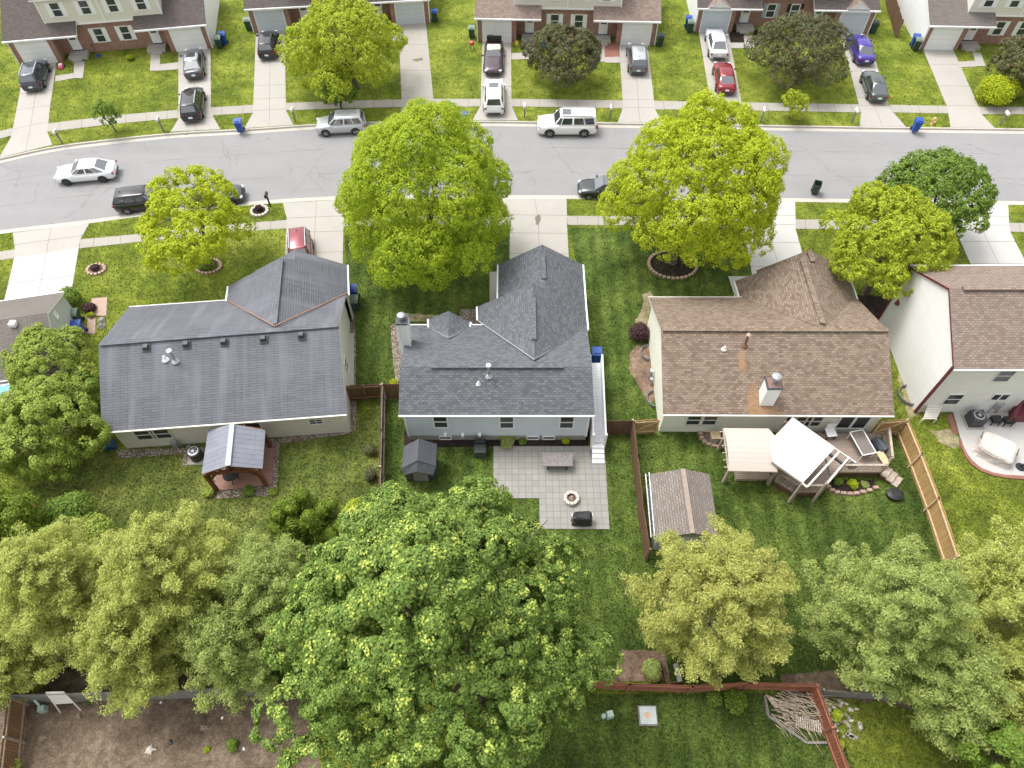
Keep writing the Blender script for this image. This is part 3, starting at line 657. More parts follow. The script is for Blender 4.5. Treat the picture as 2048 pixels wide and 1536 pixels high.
# ---------------- small builders for houses
def rim_ring(root, c, r, n, mat, name='stone', w=.22, h=.16, sx=1.0):
    for k in range(n):
        t = 2 * math.pi * k / n
        m = MB().box((c.x + math.cos(t) * r * sx, c.y + math.sin(t) * r, h / 2), (w, 2 * math.pi * r / n * .92, h), t, taper=.9)
        build(name, m, mat, root)
def window(root, c, w_, h_, n, frame=None, pane=None, mull='h', prefix='window', fw=.06, shut=None):
    """c centre on the wall plane, n outward horizontal normal; window > pane"""
    n = Vector(n).normalized(); s = Vector((-n.y, n.x, 0)); up = Vector((0, 0, 1)); c = Vector(c)
    def bar(m, a, b, wd, d0, d1):       # a,b offsets (s,z)
        pa = c + s * a[0] + up * a[1]; pb = c + s * b[0] + up * b[1]
        dd = (pb - pa).normalized(); sd_ = dd.cross(n) * wd / 2
        q = [pa - sd_ + n * d0, pa + sd_ + n * d0, pb + sd_ + n * d0, pb - sd_ + n * d0]; r = [p + n * (d1 - d0) for p in q]
        m.poly(r); m.poly(q[::-1])
        for i in range(4): m.poly([q[i], q[(i + 1) % 4], r[(i + 1) % 4], r[i]])
    m = MB(); W_, H_ = w_ / 2, h_ / 2
    bar(m, (-W_, -H_), (W_, -H_), fw, 0, .07); bar(m, (-W_, H_), (W_, H_), fw, 0, .07)
    bar(m, (-W_, -H_ + fw / 2), (-W_, H_ - fw / 2), fw, 0, .06); bar(m, (W_, -H_ + fw / 2), (W_, H_ - fw / 2), fw, 0, .06)
    if mull in ('h', 'vh'): bar(m, (-W_ + fw / 2, 0), (W_ - fw / 2, 0), fw * .8, 0, .05)
    if mull in ('v', 'vh'): bar(m, (0, -H_ + fw / 2), (0, H_ - fw / 2), fw * 1.3, 0, .055)
    if mull == 'grid':
        bar(m, (0, -H_ + fw / 2), (0, H_ - fw / 2), fw * .5, 0, .045); bar(m, (-W_ + fw / 2, 0), (W_ - fw / 2, 0), fw * .8, 0, .05)
        for zz in (-H_ / 2, H_ / 2): bar(m, (-W_ + fw / 2, zz), (W_ - fw / 2, zz), fw * .4, 0, .042)
    f = build(prefix, m, frame or M['white'], root)
    g = MB(); q = [c + s * a + up * b + n * .02 for a, b in ((-W_, -H_), (W_, -H_), (W_, H_), (-W_, H_))]
    g.poly(q); nn = (q[1] - q[0]).cross(q[2] - q[1])
    if nn.dot(n) < 0: g.f[-1] = tuple(reversed(g.f[-1]))
    build('pane', g, pane or M['glass'], f)
    if shut:
        for sg in (-1, 1):
            m = MB(); bar(m, (sg * (W_ + .22), -H_ - .03), (sg * (W_ + .22), H_ + .03), .34, 0, .04); build('shutter', m, shut, root)
    return f
def wallpx(x, y, p0, n): return onplane(x, y, Vector(p0), Vector(n))
class Block:
    """a gabled block from the roof corners: NL NR near eave, RL RR ridge, FL FR far eave (world points)"""
    def __init__(s, root, NL, NR, RL, RR, FL, FR, shing, wall, trim, over=.35, side=.22, z0=0.0, gutter=True, walls=True, roofname='roof'):
        s.root = root
        rf = MB(); t = .16
        rf.slab([NL, NR, RR, RL], t, 0, 1); rf.slab([RL, RR, FR, FL], t, 0, 1)
        s.roof = build(roofname, rf, [shing, trim], root)
        ex = (NR - NL).normalized(); s.ex = ex
        def inset(a, b, d): return a + (b - a).normalized() * d
        # wall lines
        def side_pts(N, Rg, Fr, sgn):
            o = ex * side * sgn; d = Vector((0, 0, -t - .005))
            n = N.lerp(Rg, over / max(.1, (Rg.xy - N.xy).length)); f = Fr.lerp(Rg, over / max(.1, (Rg.xy - Fr.xy).length))
            return n + o + d, Rg + o + d, f + o + d
        s.nl, s.rl, s.fl = side_pts(NL, RL, FL, 1); s.nr, s.rr, s.fr = side_pts(NR, RR, FR, -1)
        if walls:
            g = lambda p: Vector((p.x, p.y, z0))
            w = MB()
            w.poly([g(s.nl), g(s.nr), s.nr, s.nl]); w.poly([g(s.fr), g(s.fl), s.fl, s.fr])
            w.poly([g(s.fl), g(s.nl), s.nl, s.rl, s.fl]); w.poly([g(s.nr), g(s.fr), s.fr, s.rr, s.nr])
            s.wall = build('wall', w, wall, root)
        if gutter:
            for a, b in ((NL, NR), (FL, FR)):
                m = MB(); dn = Vector((0, 0, -.07)); out = (a - (RL if a is NL or a is FL else RR)); out.z = 0; out.normalize()
                m.beam(a + dn + out * .045, b + dn + out * .045, .09, .10); build('gutter', m, gutter if gutter is not True else M['white'], root)
def extend(p, q, d): return q + (q - p).normalized() * d
def ridgecap(root, a, b, mat, wd=.3, name='ridge_vent'):
    m = MB(); m.beam(a + Vector((0, 0, .05)), b + Vector((0, 0, .05)), wd, .07); return build(name, m, mat, root)
def vent_pipe(root, base, h, r, mat, cap=None, name='vent_pipe', flange=True):
    m = MB(); m.tube(base - Vector((0, 0, .1)), base + Vector((0, 0, h)), r, n=10)
    if flange: m.lathe(base, [(r * 3.2, -.02), (r * 2.2, .06), (r * 1.1, .14)], 10)
    o = build(name, m, mat, root)
    if cap:
        c = MB(); c.lathe(base + Vector((0, 0, h)), [(r * 1.1, -.02), (r * 2.0, .03), (r * 2.0, .09), (r * .6, .17)], 12); build('cap', c, cap, o)
    return o
def ctr(*ps): return sum((Vector(p) for p in ps), Vector()) / len(ps)
# ================= HOUSE with grey-blue siding (middle)
base = Vector((-1, 26.5, 0))
h2 = thing('house', 'pale blue house with charcoal shingle roof and white ramp along its side', 'house', base)
zn, zr, zf = 3.5, 5.0, 2.6
NL, NR = P(797, 830, zn), P(1189, 830, zn); RL, RR = P(800, 733, zr), P(1184, 733, zr); FL, FR = P(817, 645, zf), P(1174, 655, zf)
FL.y = FR.y = (FL.y + FR.y) / 2
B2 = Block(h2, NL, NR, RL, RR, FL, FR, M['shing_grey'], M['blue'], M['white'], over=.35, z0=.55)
fd = MB(); fd.prism([B2.nl, B2.nr, B2.fr, B2.fl], 0, .56); build('foundation', fd, M['conc_old'], h2)
ridgecap(h2, P(862, 733, zr), P(1127, 733, zr), M['shing_grey'], .32)
# wings
def wing(root, le_far, le_near, r_far, r_near, re_far, re_near, shing, wall, trim, name='wing_roof', gut=True, z0=0.0, side=.2, over=.25, brickface=None):
    t = .15; m = MB()
    m.slab([le_near, r_near, r_far, le_far], t, 0, 1); m.slab([r_near, re_near, re_far, r_far], t, 0, 1)
    build(name, m, [shing, trim], root)
    d = Vector((0, 0, -t - .005)); g = lambda p: Vector((p.x, p.y, z0))
    bk = (le_near - le_far).normalized()
    def ins(e, r, dd): return e.lerp(r, side / max(.2, (r - e).length)) + d + bk * dd
    lf, rf_, ln, rn = ins(le_far, r_far, over), ins(re_far, r_far, over), ins(le_near, r_near, 0), ins(re_near, r_near, 0)
    pk = r_far + d + bk * over
    w = MB(); w.poly([g(rf_), g(lf), lf, pk, rf_]); w.poly([g(lf), g(ln), ln, lf]); w.poly([g(rn), g(rf_), rf_, rn])
    build('wing_wall', w, wall, root)
    if gut:
        gm = MB()
        for a, b, c in ((le_far, le_near, r_far), (re_far, re_near, r_far)):
            gm = MB(); o = a - c; o.z = 0; o.normalize(); gm.beam(a + Vector((0, 0, -.06)) + o * .05, b + Vector((0, 0, -.06)) + o * .05, .11, .12); build('gutter', gm, M['white'], root)
    return lf, rf_, pk
zw = 4.97
wing(h2, P(955, 613, 2.6), P(956, 640, 2.6), P(1066, 567, zw), P(1068, 717, zw), P(1171, 613, 2.6), P(1175, 660, 2.6), M['shing_grey'], M['blue'], M['white'])
zg = 4.45
lf, rf_, pk = wing(h2, P(997, 529, 2.6), P(996, 600, 2.6), P(1084, 489, zg), P(1091, 610, zg), P(1165, 529, 2.6), P(1171, 613, 2.6), M['shing_grey'], M['blue'], M['white'])
ridgecap(h2, P(1085, 508, zg), P(1088, 558, zg), M['shing_grey'], .3); ridgecap(h2, P(1066.5, 597, zw), P(1068, 680, zw), M['shing_grey'], .3)
gd = MB(); c = (lf + rf_) / 2; gd.box((c.x, c.y + .03, 1.1), (4.6, .06, 2.15)); build('garage_door', gd, M['door_white'], h2)
# small porch gable
wing(h2, P(857, 638, 2.55), P(858, 655, 2.75), P(897, 622, 3.45), P(897, 674, 3.7), P(940, 644, 2.55), P(938, 656, 2.75), M['shing_grey'], M['blue'], M['white'], 'porch_roof', side=.3, over=.5)
n2 = (0, -1, 0); p2 = B2.nl
for px in ((881, 842), (1013.5, 843), (1133.5, 843)): window(h2, wallpx(px[0], px[1] + 1, p2, n2), .86, 1.35, n2, fw=.09)
for px in ((890, 868), (1066, 866), (1098, 866)):
    p = wallpx(px[0], px[1], p2, n2); window(h2, (p.x, B2.nl.y - .004, .33), .75, .34, n2, mull='', fw=.06, prefix='basement_window')
for px in (890, 925, 959):
    p = wallpx(px, 863, p2, n2); m = MB().box((p.x, p.y - .1, .75), (.18, .2, .2)); build('vent_hood', m, M['white'], h2)
for s_, a in ((-1, B2.nl), (1, B2.nr)): cb = MB(); cb.box((a.x, a.y - .004, a.z / 2 + .25), (.12, .12, a.z - .55)); build('corner_trim', cb, M['white'], h2)
pn = (P(978, 752, 4.7)); vent_pipe(h2, pn, 1.0, .075, M['steel'], M['white'], 'flue')
pn = P(957, 768, 4.45); vent_pipe(h2, pn, .25, .05, M['offwhite'])
# chimney on the left gable
cx0, cx1 = P(793, 655, 0).x, 0
a, b = P(799, 722, 2.2), P(817, 690, 3.2)
ch = MB(); tl, tr = P(793, 648, 5.9), P(812, 647, 5.9)
cw = .64; cc = Vector((tl.x + cw / 2 - .02, tl.y + .32, 0)); ch.box((cc.x, cc.y, 2.95), (cw, .75, 5.9))
chm = build('chimney', ch, M['whitesid'], h2)
for sx in (-1, 1):
    for sy in (-1, 1): cm = MB(); cm.box((cc.x + sx * (cw / 2 - .03), cc.y + sy * .35, 2.95), (.14, .14, 5.88)); build('corner_trim', cm, M['white'], chm)
cp = MB(); cp.box((cc.x, cc.y, 5.96), (.74, .86, .12)); build('crown_cap', cp, M['dark'], chm)
cp = MB(); cp.lathe((cc.x, cc.y, 6.02), [(.16, 0), (.16, .25), (.23, .27), (.23, .36), (.08, .42)], 16); build('flue_cap', cp, M['steel'], chm)
# white stair ramp along the right wall
st = thing('outdoor_staircase', 'long white boarded stair with side walls running beside the pale blue house', 'staircase', (5.6, 26.5, 0))
xa, xb = P(1180, 890, 0).x + .05, P(1206, 895, 0).x
yb, yf = P(1190, 890, .4).y, P(1200, 722, 2.4).y
m = MB(); m.poly([(xa, yb, .75), (xb, yb, .75), (xb, yf, 2.2), (xa, yf, 2.2)]); m.poly([(xa, yb, 0), (xb, yb, 0), (xb, yb, .75), (xa, yb, .75)])
build('ramp_floor', m, M['trex_white'], st)
for x in (xa, xb):
    m = MB(); m.slab([(x - .05, yb, 1.7), (x + .05, yb, 1.7), (x + .05, yf, 3.1), (x - .05, yf, 3.1)], 1.6, 0, 0); build('side_wall', m, M['white'], st)
for k in range(4):
    m = MB(); m.box(((xa + xb) / 2, yb - .15 - .28 * k, .60 - .15 * k - .08), (xb - xa, .3, .16)); build('step', m, M['white'], st)
for x in (xa, xb):
    m = MB(); m.box((x, yb - .05, .9), (.16, .16, 1.8)); build('post', m, M['white'], st)
# ================= HOUSE dark roof, cream siding (left)
h1 = thing('house', 'cream house with blue-black shingle roof, copper valleys and five square roof vents', 'house', Vector((-14, 27, 0)))
NL, NR = P(203, 864, 2.7), P(693, 828, 2.7); RL, RR = P(197, 689, 5.0), P(677, 651, 5.0); FL, FR = P(258, 614, 2.7), P(693, 584, 2.7)
print('H1', [tuple(round(c, 2) for c in p) for p in (NL, NR, RL, RR, FL, FR)])
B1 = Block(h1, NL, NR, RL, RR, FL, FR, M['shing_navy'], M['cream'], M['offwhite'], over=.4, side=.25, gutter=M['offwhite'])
wing(h1, P(457, 572, 2.7), P(453, 603, 2.75), P(562, 516, 4.9), P(549, 651, 4.95), P(694, 530, 2.7), P(696, 590, 2.7), M['shing_navy'], M['cream'], M['offwhite'])
lf, rf_, pk = wing(h1, P(508, 543, 2.75), P(510, 560, 2.75), P(590, 499.5, 4.35), P(588, 540, 4.35), P(694, 530, 2.7), P(694, 545, 2.7), M['shing_navy'], M['cream'], M['offwhite'], gut=False)
for a, b in ((P(455, 601, 2.85), P(549, 652, 5.1)), (P(549, 652, 5.1), P(694, 586, 2.85))): m = MB().beam(a, b, .07, .05); build('copper_valley', m, M['copper'], h1)
m = MB().beam(P(200, 688, 5.05), P(676, 650.5, 5.05), .3, .08); build('ridge_cap', m, M['shing_navy'], h1)
m = MB().beam(P(549, 648, 4.98), P(562, 518, 4.98), .3, .08); build('ridge_cap', m, M['shing_navy'], h1)
def on_roof(x, y, a, b, c):
    n = (b - a).cross(c - a).normalized(); return onplane(x, y, a, n)
rr = lambda x, y: on_roof(x, y, NL, NR, RL)
for x, y in ((293, 693), (373, 687), (448.5, 682), (527, 676), (603, 669)):
    p = rr(x, y + 3); m = MB(); m.box(p + Vector((0, 0, .12)), (.36, .36, .24), .08, taper=.8)
    m.box(p + Vector((0, 0, .02)), (.5, .5, .05), .08, rx=.46); build('roof_vent', m, M['dark'], h1)
vent_pipe(h1, rr(351, 722), .95, .08, M['steel'], M['white'], 'flue'); vent_pipe(h1, rr(331, 719), .3, .07, M['white'])
n1 = (B1.nr - B1.nl).cross(Vector((0, 0, 1))).normalized(); p1 = B1.nl
for px, ww in (((290, 869), 1.15), ((322, 867), 1.15)): window(h1, wallpx(px[0], px[1], p1, n1), ww, 1.1, n1, frame=M['offwhite'], fw=.09)
window(h1, wallpx(630, 838, p1, n1), .85, 1.1, n1, frame=M['white'], mull='grid', fw=.09)
pp = wallpx(489, 850, p1, n1); window(h1, Vector((pp.x, pp.y, 1.15)), 1.9, 2.1, n1, mull='v', prefix='patio_door', fw=.09)
ng = (B1.fr - B1.nr).cross(Vector((0, 0, 1))).normalized()
pg = wallpx(687, 712, B1.nr, ng); window(h1, Vector((B1.nr.x, B1.nr.y, 0)).lerp(Vector((B1.fr.x, B1.fr.y, 0)), .45) + Vector((0, 0, 1.6)), .8, 1.2, ng, prefix='window', frame=M['offwhite'])
m = MB(); pm = wallpx(357, 888, p1, n1) - Vector((0, .25, 0)); m.box((pm.x, pm.y, .55), (.35, .25, .5)); m.tube((pm.x + .3, pm.y, 0), (pm.x + .3, pm.y, 1.1), .035); m.tube((pm.x + .6, pm.y, .1), (pm.x + .9, pm.y, .35), .06)
build('gas_meter', m, M['steel'], h1)
# ================= HOUSE brown roof, ivory siding (right of centre)
h3 = thing('house', 'ivory house with mottled brown shingle roof and white boxed chimney over its deck', 'house', Vector((16, 27, 0)))
NL, NR = P(1326, 828.5, 2.7), P(1789, 831, 2.7); RL, RR = P(1322, 660, 5.1), P(1777, 661, 5.1); FL, FR = P(1297, 591, 2.7), P(1713, 598, 2.7)
FR.y = FL.y = (FL.y + FR.y) / 2
print('H3', [tuple(round(c, 2) for c in p) for p in (NL, NR, RL, RR, FL, FR)])
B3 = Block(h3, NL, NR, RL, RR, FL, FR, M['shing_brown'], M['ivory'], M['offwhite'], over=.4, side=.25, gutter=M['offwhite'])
zt = 5.05
wing(h3, P(1470, 562, 2.6), P(1479, 592, 2.6), P(1603, 514, 4.95), P(1646, 657, zt), P(1706, 575, 2.6), P(1714, 600, 2.7), M['shing_brown'], M['ivory'], M['dark'])
wing(h3, P(1512, 541, 2.6), P(1518, 563, 2.6), P(1618, 500, 4.5), P(1640, 570, 4.5), P(1693, 537, 2.6), P(1710, 590, 2.6), M['shing_brown'], M['ivory'], M['dark'])
ridgecap(h3, P(1325, 659, 5.12), P(1775, 660, 5.12), M['shing_brown'], .34, 'ridge_vent'); ridgecap(h3, P(1604, 518, 5.0), P(1645, 648, 5.1), M['shing_brown'], .34); ridgecap(h3, P(1618, 502, 4.55), P(1626, 524, 4.55), M['shing_brown'], .34)
rr3 = lambda x, y: on_roof(x, y, NL, NR, RL)
vent_pipe(h3, rr3(1489, 690), .9, .07, M['burg'] if 0 else plain('rusty_pipe', (.16, .08, .05), .8), plain('rusty_cap', (.45, .33, .27), .8), 'flue')
vent_pipe(h3, rr3(1448, 698), .25, .06, M['offwhite'])
pb = rr3(1532, 812); m = MB(); chx, chy = pb.x + .02, pb.y + .42
m.box((chx, chy, (pb.z - .3 + pb.z + 1.75) / 2), (.82, .82, 2.05)); chm = build('chimney', m, M['white'], h3)
topz = pb.z + 1.75
m = MB().box((chx, chy, topz + .045), (.92, .92, .09)); build('rim', m, M['dark'], chm)
m = MB().box((chx, chy, topz + .1), (.76, .76, .03)); build('crown_cap', m, plain('rusty_cap_plate', (.2, .12, .1), .7), chm)
m = MB().lathe((chx, chy + .05, topz + .1), [(.16, 0), (.16, .45), (.25, .47), (.25, .6), (.27, .62), (.12, .7)], 16); build('flue', m, M['steel'], chm)
add_stain(M['shing_brown'], [(chx - .75, chy - .35, .5, 1.3), (chx, chy - .75, 1.1, .45), (P(1488, 715, 4.6).x, P(1488, 715, 4.6).y, .3, .8)])
n3 = (B3.nr - B3.nl).cross(Vector((0, 0, 1))).normalized(); p3 = B3.nl
for px in ((1389, 839.5), (1418, 839.5), (1606, 842), (1627, 842)):
    window(h3, wallpx(px[0], px[1], p3, n3), 1.0, 1.15, n3, frame=M['offwhite'], fw=.1)
pp = wallpx(1706, 844, p3, n3); window(h3, Vector((pp.x, pp.y, 1.45)), 1.9, 1.75, n3, mull='v', prefix='patio_door', fw=.13)
nl = (B3.nl - B3.fl).cross(Vector((0, 0, 1))).normalized()
if nl.x > 0: nl = -nl
for px in ((1290, 708), (1303, 800)):
    q = P(px[0] + 4, px[1], 0); ww = MB()
    for k in range(9):
        t0 = math.pi / 2 + math.pi * k / 9; t1 = math.pi / 2 + math.pi * (k + 1) / 9
        for z in ((-.1, .25),):
            ww.slab([(B3.nl.x + math.cos(t0) * .5, q.y + math.sin(t0) * .6, .25), (B3.nl.x + math.cos(t1) * .5, q.y + math.sin(t1) * .6, .25), (B3.nl.x + math.cos(t1) * .53, q.y + math.sin(t1) * .63, .25), (B3.nl.x + math.cos(t0) * .53, q.y + math.sin(t0) * .63, .25)], .3, 0, 0)
    build('window_well', ww, M['grey_metal'], h3)
q = P(1296, 752, .4); m = MB().box((B3.nl.x - .15, q.y, .8), (.22, .3, .5)); m.tube((B3.nl.x - .2, q.y, 0), (B3.nl.x - .2, q.y, 1), .04); m.box((B3.nl.x - .15, q.y - .4, .5), (.18, .2, .3)); build('gas_meter', m, M['steel'], h3)
# ================= two storey HOUSE at the right edge
h4 = thing('house', 'two-storey light grey house with burgundy trim at the right edge', 'house', Vector((30, 29, 0)))
z4, zr4 = 5.1, 7.5
NL = P(1908, 738, z4); RLp = P(1896, 577, zr4); FLp = P(1822, 531, z4); XL = NL.x
FLp.x = XL; RLp.x = XL - .0
NR = NL + Vector((17, 0, 0)); RR = RLp + Vector((17, 0, 0)); FR = FLp + Vector((17, 0, 0)); 
print('H4', [tuple(round(c, 2) for c in p) for p in (NL, RLp, FLp)])
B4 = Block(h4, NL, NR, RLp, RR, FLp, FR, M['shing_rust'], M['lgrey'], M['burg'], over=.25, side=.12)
ridgecap(h4, P(1925, 577, zr4 + .02), RR + Vector((0, 0, .03)), M['shing_rust'], .35)
for e_ in (B4.nl, B4.fl): m = MB(); m.box((e_.x - .02, e_.y - .02, 2.5), (.14, .14, 4.95)); build('corner_trim', m, M['burg'], h4)
m = MB().beam(P(1826, 565, 3.4), P(1792, 610, 2.6), .3, .08); build('porch_edge', m, M['burg'], h4)
p4 = B4.nl; n4 = (0, -1, 0)
window(h4, wallpx(2008, 751, p4, n4), 1.0, 1.15, n4, frame=M['lgrey']); window(h4, wallpx(1906, 798, p4, n4), 1.0, 1.15, n4, frame=M['lgrey']); window(h4, wallpx(2000, 793.5, p4, n4), 1.05, .7, n4, frame=M['lgrey'], mull='v')
window(h4, wallpx(2053, 812, p4, n4), 1.2, 1.9, n4, mull='v', prefix='patio_door')
m = MB(); q = P(1988, 818, .5); m.box((q.x, B4.nl.y - .15, .9), (.3, .2, .5)); m.tube((q.x + .3, B4.nl.y - .1, 0), (q.x + .3, B4.nl.y - .1, 1.2), .04); m.tube((q.x - .2, B4.nl.y - .1, 0), (q.x - .2, B4.nl.y - .1, .8), .03); build('gas_meter', m, M['steel'], h4)
ww = MB(); q = P(1815, 793, 0)
for k in range(9):
    t0 = math.pi / 2 + math.pi * k / 9; t1 = math.pi / 2 + math.pi * (k + 1) / 9; X0 = B4.nl.x
    ww.slab([(X0 + math.cos(t0) * .7, q.y + math.sin(t0) * .75, .3), (X0 + math.cos(t1) * .7, q.y + math.sin(t1) * .75, .3), (X0 + math.cos(t1) * .74, q.y + math.sin(t1) * .79, .3), (X0 + math.cos(t0) * .74, q.y + math.sin(t0) * .79, .3)], .35, 0, 0)
build('window_well', ww, M['grey_metal'], h4)
# ================= HOUSE at the left edge
h0 = thing('house', 'brown-roofed house with grey-green gable wall at the left edge behind trees', 'house', Vector((-32, 30, 0)))
z0_ = 2.3
NRp = P(60, 765, z0_); RRp = P(94, 626, 4.2); FRp = P(127, 584, z0_)
d = (P(94, 626, 4.2) - P(0, 640, 4.2)).normalized()
NLp, RLp2, FLp2 = NRp - d * 13, RRp - d * 13, FRp - d * 13
print('H0', [tuple(round(c, 2) for c in p) for p in (NRp, RRp, FRp)])
nr_ = FRp + (RRp - FRp) * 2.0; nr_.z = z0_
B0 = Block(h0, nr_ - d * 13, nr_, RLp2, RRp, FLp2, FRp, M['shing_old'], M['greengrey'], M['white'], over=.2, side=.1)
q = on_roof(28, 650, nr_ - d * 13, nr_, RRp); m = MB().box(q + Vector((0, 0, .12)), (.4, .4, .25)); build('roof_vent', m, M['white'], h0)
ne = B0.ex; nrm = Vector((-ne.y, ne.x, 0)); 
wn = ne.copy(); window(h0, B0.rr.lerp(B0.fr, .25) * 1.0 - Vector((0, 0, .55)) + ne * .01, .4, .5, wn, pane=M['white'], prefix='gable_vent', mull='')
q = on_roof(15, 770, nr_ - d * 13, nr_, RRp)
n0 = (B0.nr - B0.nl).cross(Vector((0, 0, 1))).normalized()
window(h0, wallpx(12, 772, B0.nl, n0), 1.5, 1.0, n0, fw=.12)
# ================= TOWNHOUSES across the street
def townhouse(label, bl, br, roofm, shL, shR, gdL, gdR, gable=False, n_up=4, wide=17.8, hide_right=False, porch=True):
    a, b = P(*bl), P(*br); ex = (b - a); k = ex.length / wide; rz = math.atan2(ex.y, ex.x)
    root = thing('townhouse', label, 'townhouse', a, world=False, rz=rz)
    S = lambda x: x * k
    # garage wings, mirrored
    br_ = MB(); sd_ = MB()
    def Q(pts): br_.poly(pts)
    ze = 2.62
    wz = 5.0; ry = 4.6; rise = .47
    for mir in (0, 1):
        f = (lambda x: S(x)) if not mir else (lambda x: S(wide - x))
        def quad(x0, y0, x1, y1, z0, z1, tgt):
            p = [(f(x0), y0, z0), (f(x1), y1, z0), (f(x1), y1, z1), (f(x0), y0, z1)]
            tgt.poly(p if not mir else p[::-1])
        quad(0, 0, 3.9, 0, 0, ze, br_); quad(3.9, 0, 3.9, 1.3, 0, ze, br_); quad(3.9, 1.3, 6.3, 1.3, 0, ze, br_)
        p = [(f(0), 9.2, 0), (f(0), 0, 0), (f(0), 0, ze), (f(0), ry, ze + ry * rise), (f(0), 9.2, ze)]
        sd_ = MB(); sd_.poly(p if not mir else p[::-1]); build('side_wall', sd_, M['whitesid'], root)
    br_.poly([(S(6.3), 1.3, 0), (S(11.5), 1.3, 0), (S(11.5), 1.3, 3.0), (S(6.3), 1.3, 3.0)])
    build('wall', br_, M['brick'], root)
    up = MB(); X0, X1, Y0, Y1, Z0, Z1 = S(3.7), S(14.1), 1.05, 9.0, 2.9, 5.7
    for q in ([(X0, Y0, Z0), (X1, Y0, Z0), (X1, Y0, Z1), (X0, Y0, Z1)], [(X1, Y0, Z0), (X1, Y1, Z0), (X1, Y1, Z1), (X1, Y0, Z1)], [(X0, Y1, Z0), (X0, Y0, Z0), (X0, Y0, Z1), (X0, Y1, Z1)], [(X0, Y1, Z0), (X1, Y1, Z0), (X1, Y0, Z0), (X0, Y0, Z0)]): up.poly(q)
    build('upper_wall', up, M['creamup'], root)
    tr = MB().box(((X0 + X1) / 2, Y0 - .03, Z0 + .06), (X1 - X0, .05, .14))
    for x in (X0, X1, (X0 + X1) / 2): tr.box((x, Y0 - .032, (Z0 + Z1) / 2 + .07), (.12, .07, Z1 - Z0 - .14))
    build('trim', tr, M['white'], root)
    rf = MB(); o = .35
    rf.slab([(X0 - .3, Y0 - o, Z1 - .1), (X1 + .3, Y0 - o, Z1 - .1), (X1 + .3, 5.0, Z1 + 1.7), (X0 - .3, 5.0, Z1 + 1.7)], .15); rf.slab([(X0 - .3, 5.0, Z1 + 1.7), (X1 + .3, 5.0, Z1 + 1.7), (X1 + .3, Y1 + o, Z1 - .1), (X0 - .3, Y1 + o, Z1 - .1)], .15)
    build('upper_roof', rf, [roofm, M['white']], root)
    for mir in (0, 1):
        f = (lambda x: S(x)) if not mir else (lambda x: S(wide - x)); m = MB(); zb = ze + .16
        o1 = -.35; zz = lambda y: zb + y * rise
        m.slab([(f(-.2), o1, zz(o1)), (f(3.68), o1, zz(o1)), (f(3.68), ry, zz(ry)), (f(-.2), ry, zz(ry))], .15)
        m.slab([(f(3.68), o1, zz(o1)), (f(6.35), o1, zz(o1)), (f(6.35), Y0 - .01, zz(Y0)), (f(3.68), Y0 - .01, zz(Y0))], .15)
        m.slab([(f(-.2), ry, zz(ry)), (f(3.68), ry, zz(ry)), (f(3.68), 9.5, zz(ry) - 4.9 * rise), (f(-.2), 9.5, zz(ry) - 4.9 * rise)], .15)
        build('wing_roof', m, [roofm, M['white']], root)
        m = MB().beam((f(-.2), o1 - .06, zz(o1) - .08), (f(6.35), o1 - .06, zz(o1) - .08), .12, .14); m.beam((f(.04), -.09, .1), (f(.04), -.09, ze), .08, .08); build('gutter', m, M['white'], root)
        gd = gdR if mir else gdL
        m = MB().box((f(1.98), -.02, 1.08), (S(2.75), .06, 2.16)); build('garage_door', m, gd, root)
        m = MB()
        for s_ in (-1, 1): m.box((f(1.98) + s_ * S(1.42), -.03, 1.1), (.09, .09, 2.2))
        m.box((f(1.98), -.03, 2.21), (S(2.93), .09, .1)); build('door_frame', m, M['white'], root)
        # front door, stoop
        dx = f(5.2); m = MB().box((dx, 1.27, 1.42), (.9, .07, 2.05)); dr = build('front_door', m, M['white'], root)
        m = MB().box((dx, 1.225, 1.85), (.55, .03, .85)); build('pane', m, M['glass'], dr)
        m = MB().box((dx, 1.22, 1.38), (1.15, .04, .08)); 
        m = MB().box((dx, 1.24, .36), (.95, .12, .07)); build('threshold', m, plain('navy', (.02, .03, .12), .5) if 'navy' not in bpy.data.materials else bpy.data.materials['navy'], root)
        m = MB().box((dx + (.1 if not mir else -.1), .62, .16), (1.75, 1.2, .32)); m.box((dx, -.12, .08), (.95, .3, .16)); build('stoop', m, M['conc'], root)
        sh = shR if mir else shL
        wx = f(7.7)
        window(root, Vector((wx, 1.3, 1.62)), .85, 1.35, (0, -1, 0), shut=sh, fw=.08)
        for j, ux in enumerate((5.2, 7.7)):
            window(root, Vector((f(ux), Y0, 4.45)), .85, 1.3, (0, -1, 0), shut=M['white'] if sh is not M['black'] else M['white'], fw=.08)
        if gable:
            m = MB(); gx = f(2.0); m.slab([(gx - 1.1, -.45, ze + .1), (gx, -.45, ze + .75), (gx, 1.2, ze + .75), (gx - 1.1, .3, ze + .1)], .08); m.slab([(gx, -.45, ze + .75), (gx + 1.1, -.45, ze + .1), (gx + 1.1, .3, ze + .1), (gx, 1.2, ze + .75)], .08)
            g = build('dormer_roof', m, [M['shing_rust'], M['white']], root)
            m = MB().poly([(gx - 1.0, -.4, ze + .08), (gx + 1.0, -.4, ze + .08), (gx, -.4, ze + .66)]); build('dormer_face', m, M['white'], root)
    return root, k, rz
townhouse('cream and brick townhouse pair with white garage doors at the top left corner', (41, 131), (427, 97), M['shing_dark'], M['white'], M['white'], M['door_white'], M['door_white'])
townhouse('brick townhouse pair behind the bright green tree, with pale blue garage doors', (508, 66), (861, 46), M['shing_dark'], M['white'], M['white'], M['door_grey'], M['door_grey'])
townhouse('cream and brick townhouse pair in the middle, with tan shingles and white shutters', (955, 84), (1309, 91), M['shing_rust'], M['white'], M['white'], M['door_white'], M['door_white'])
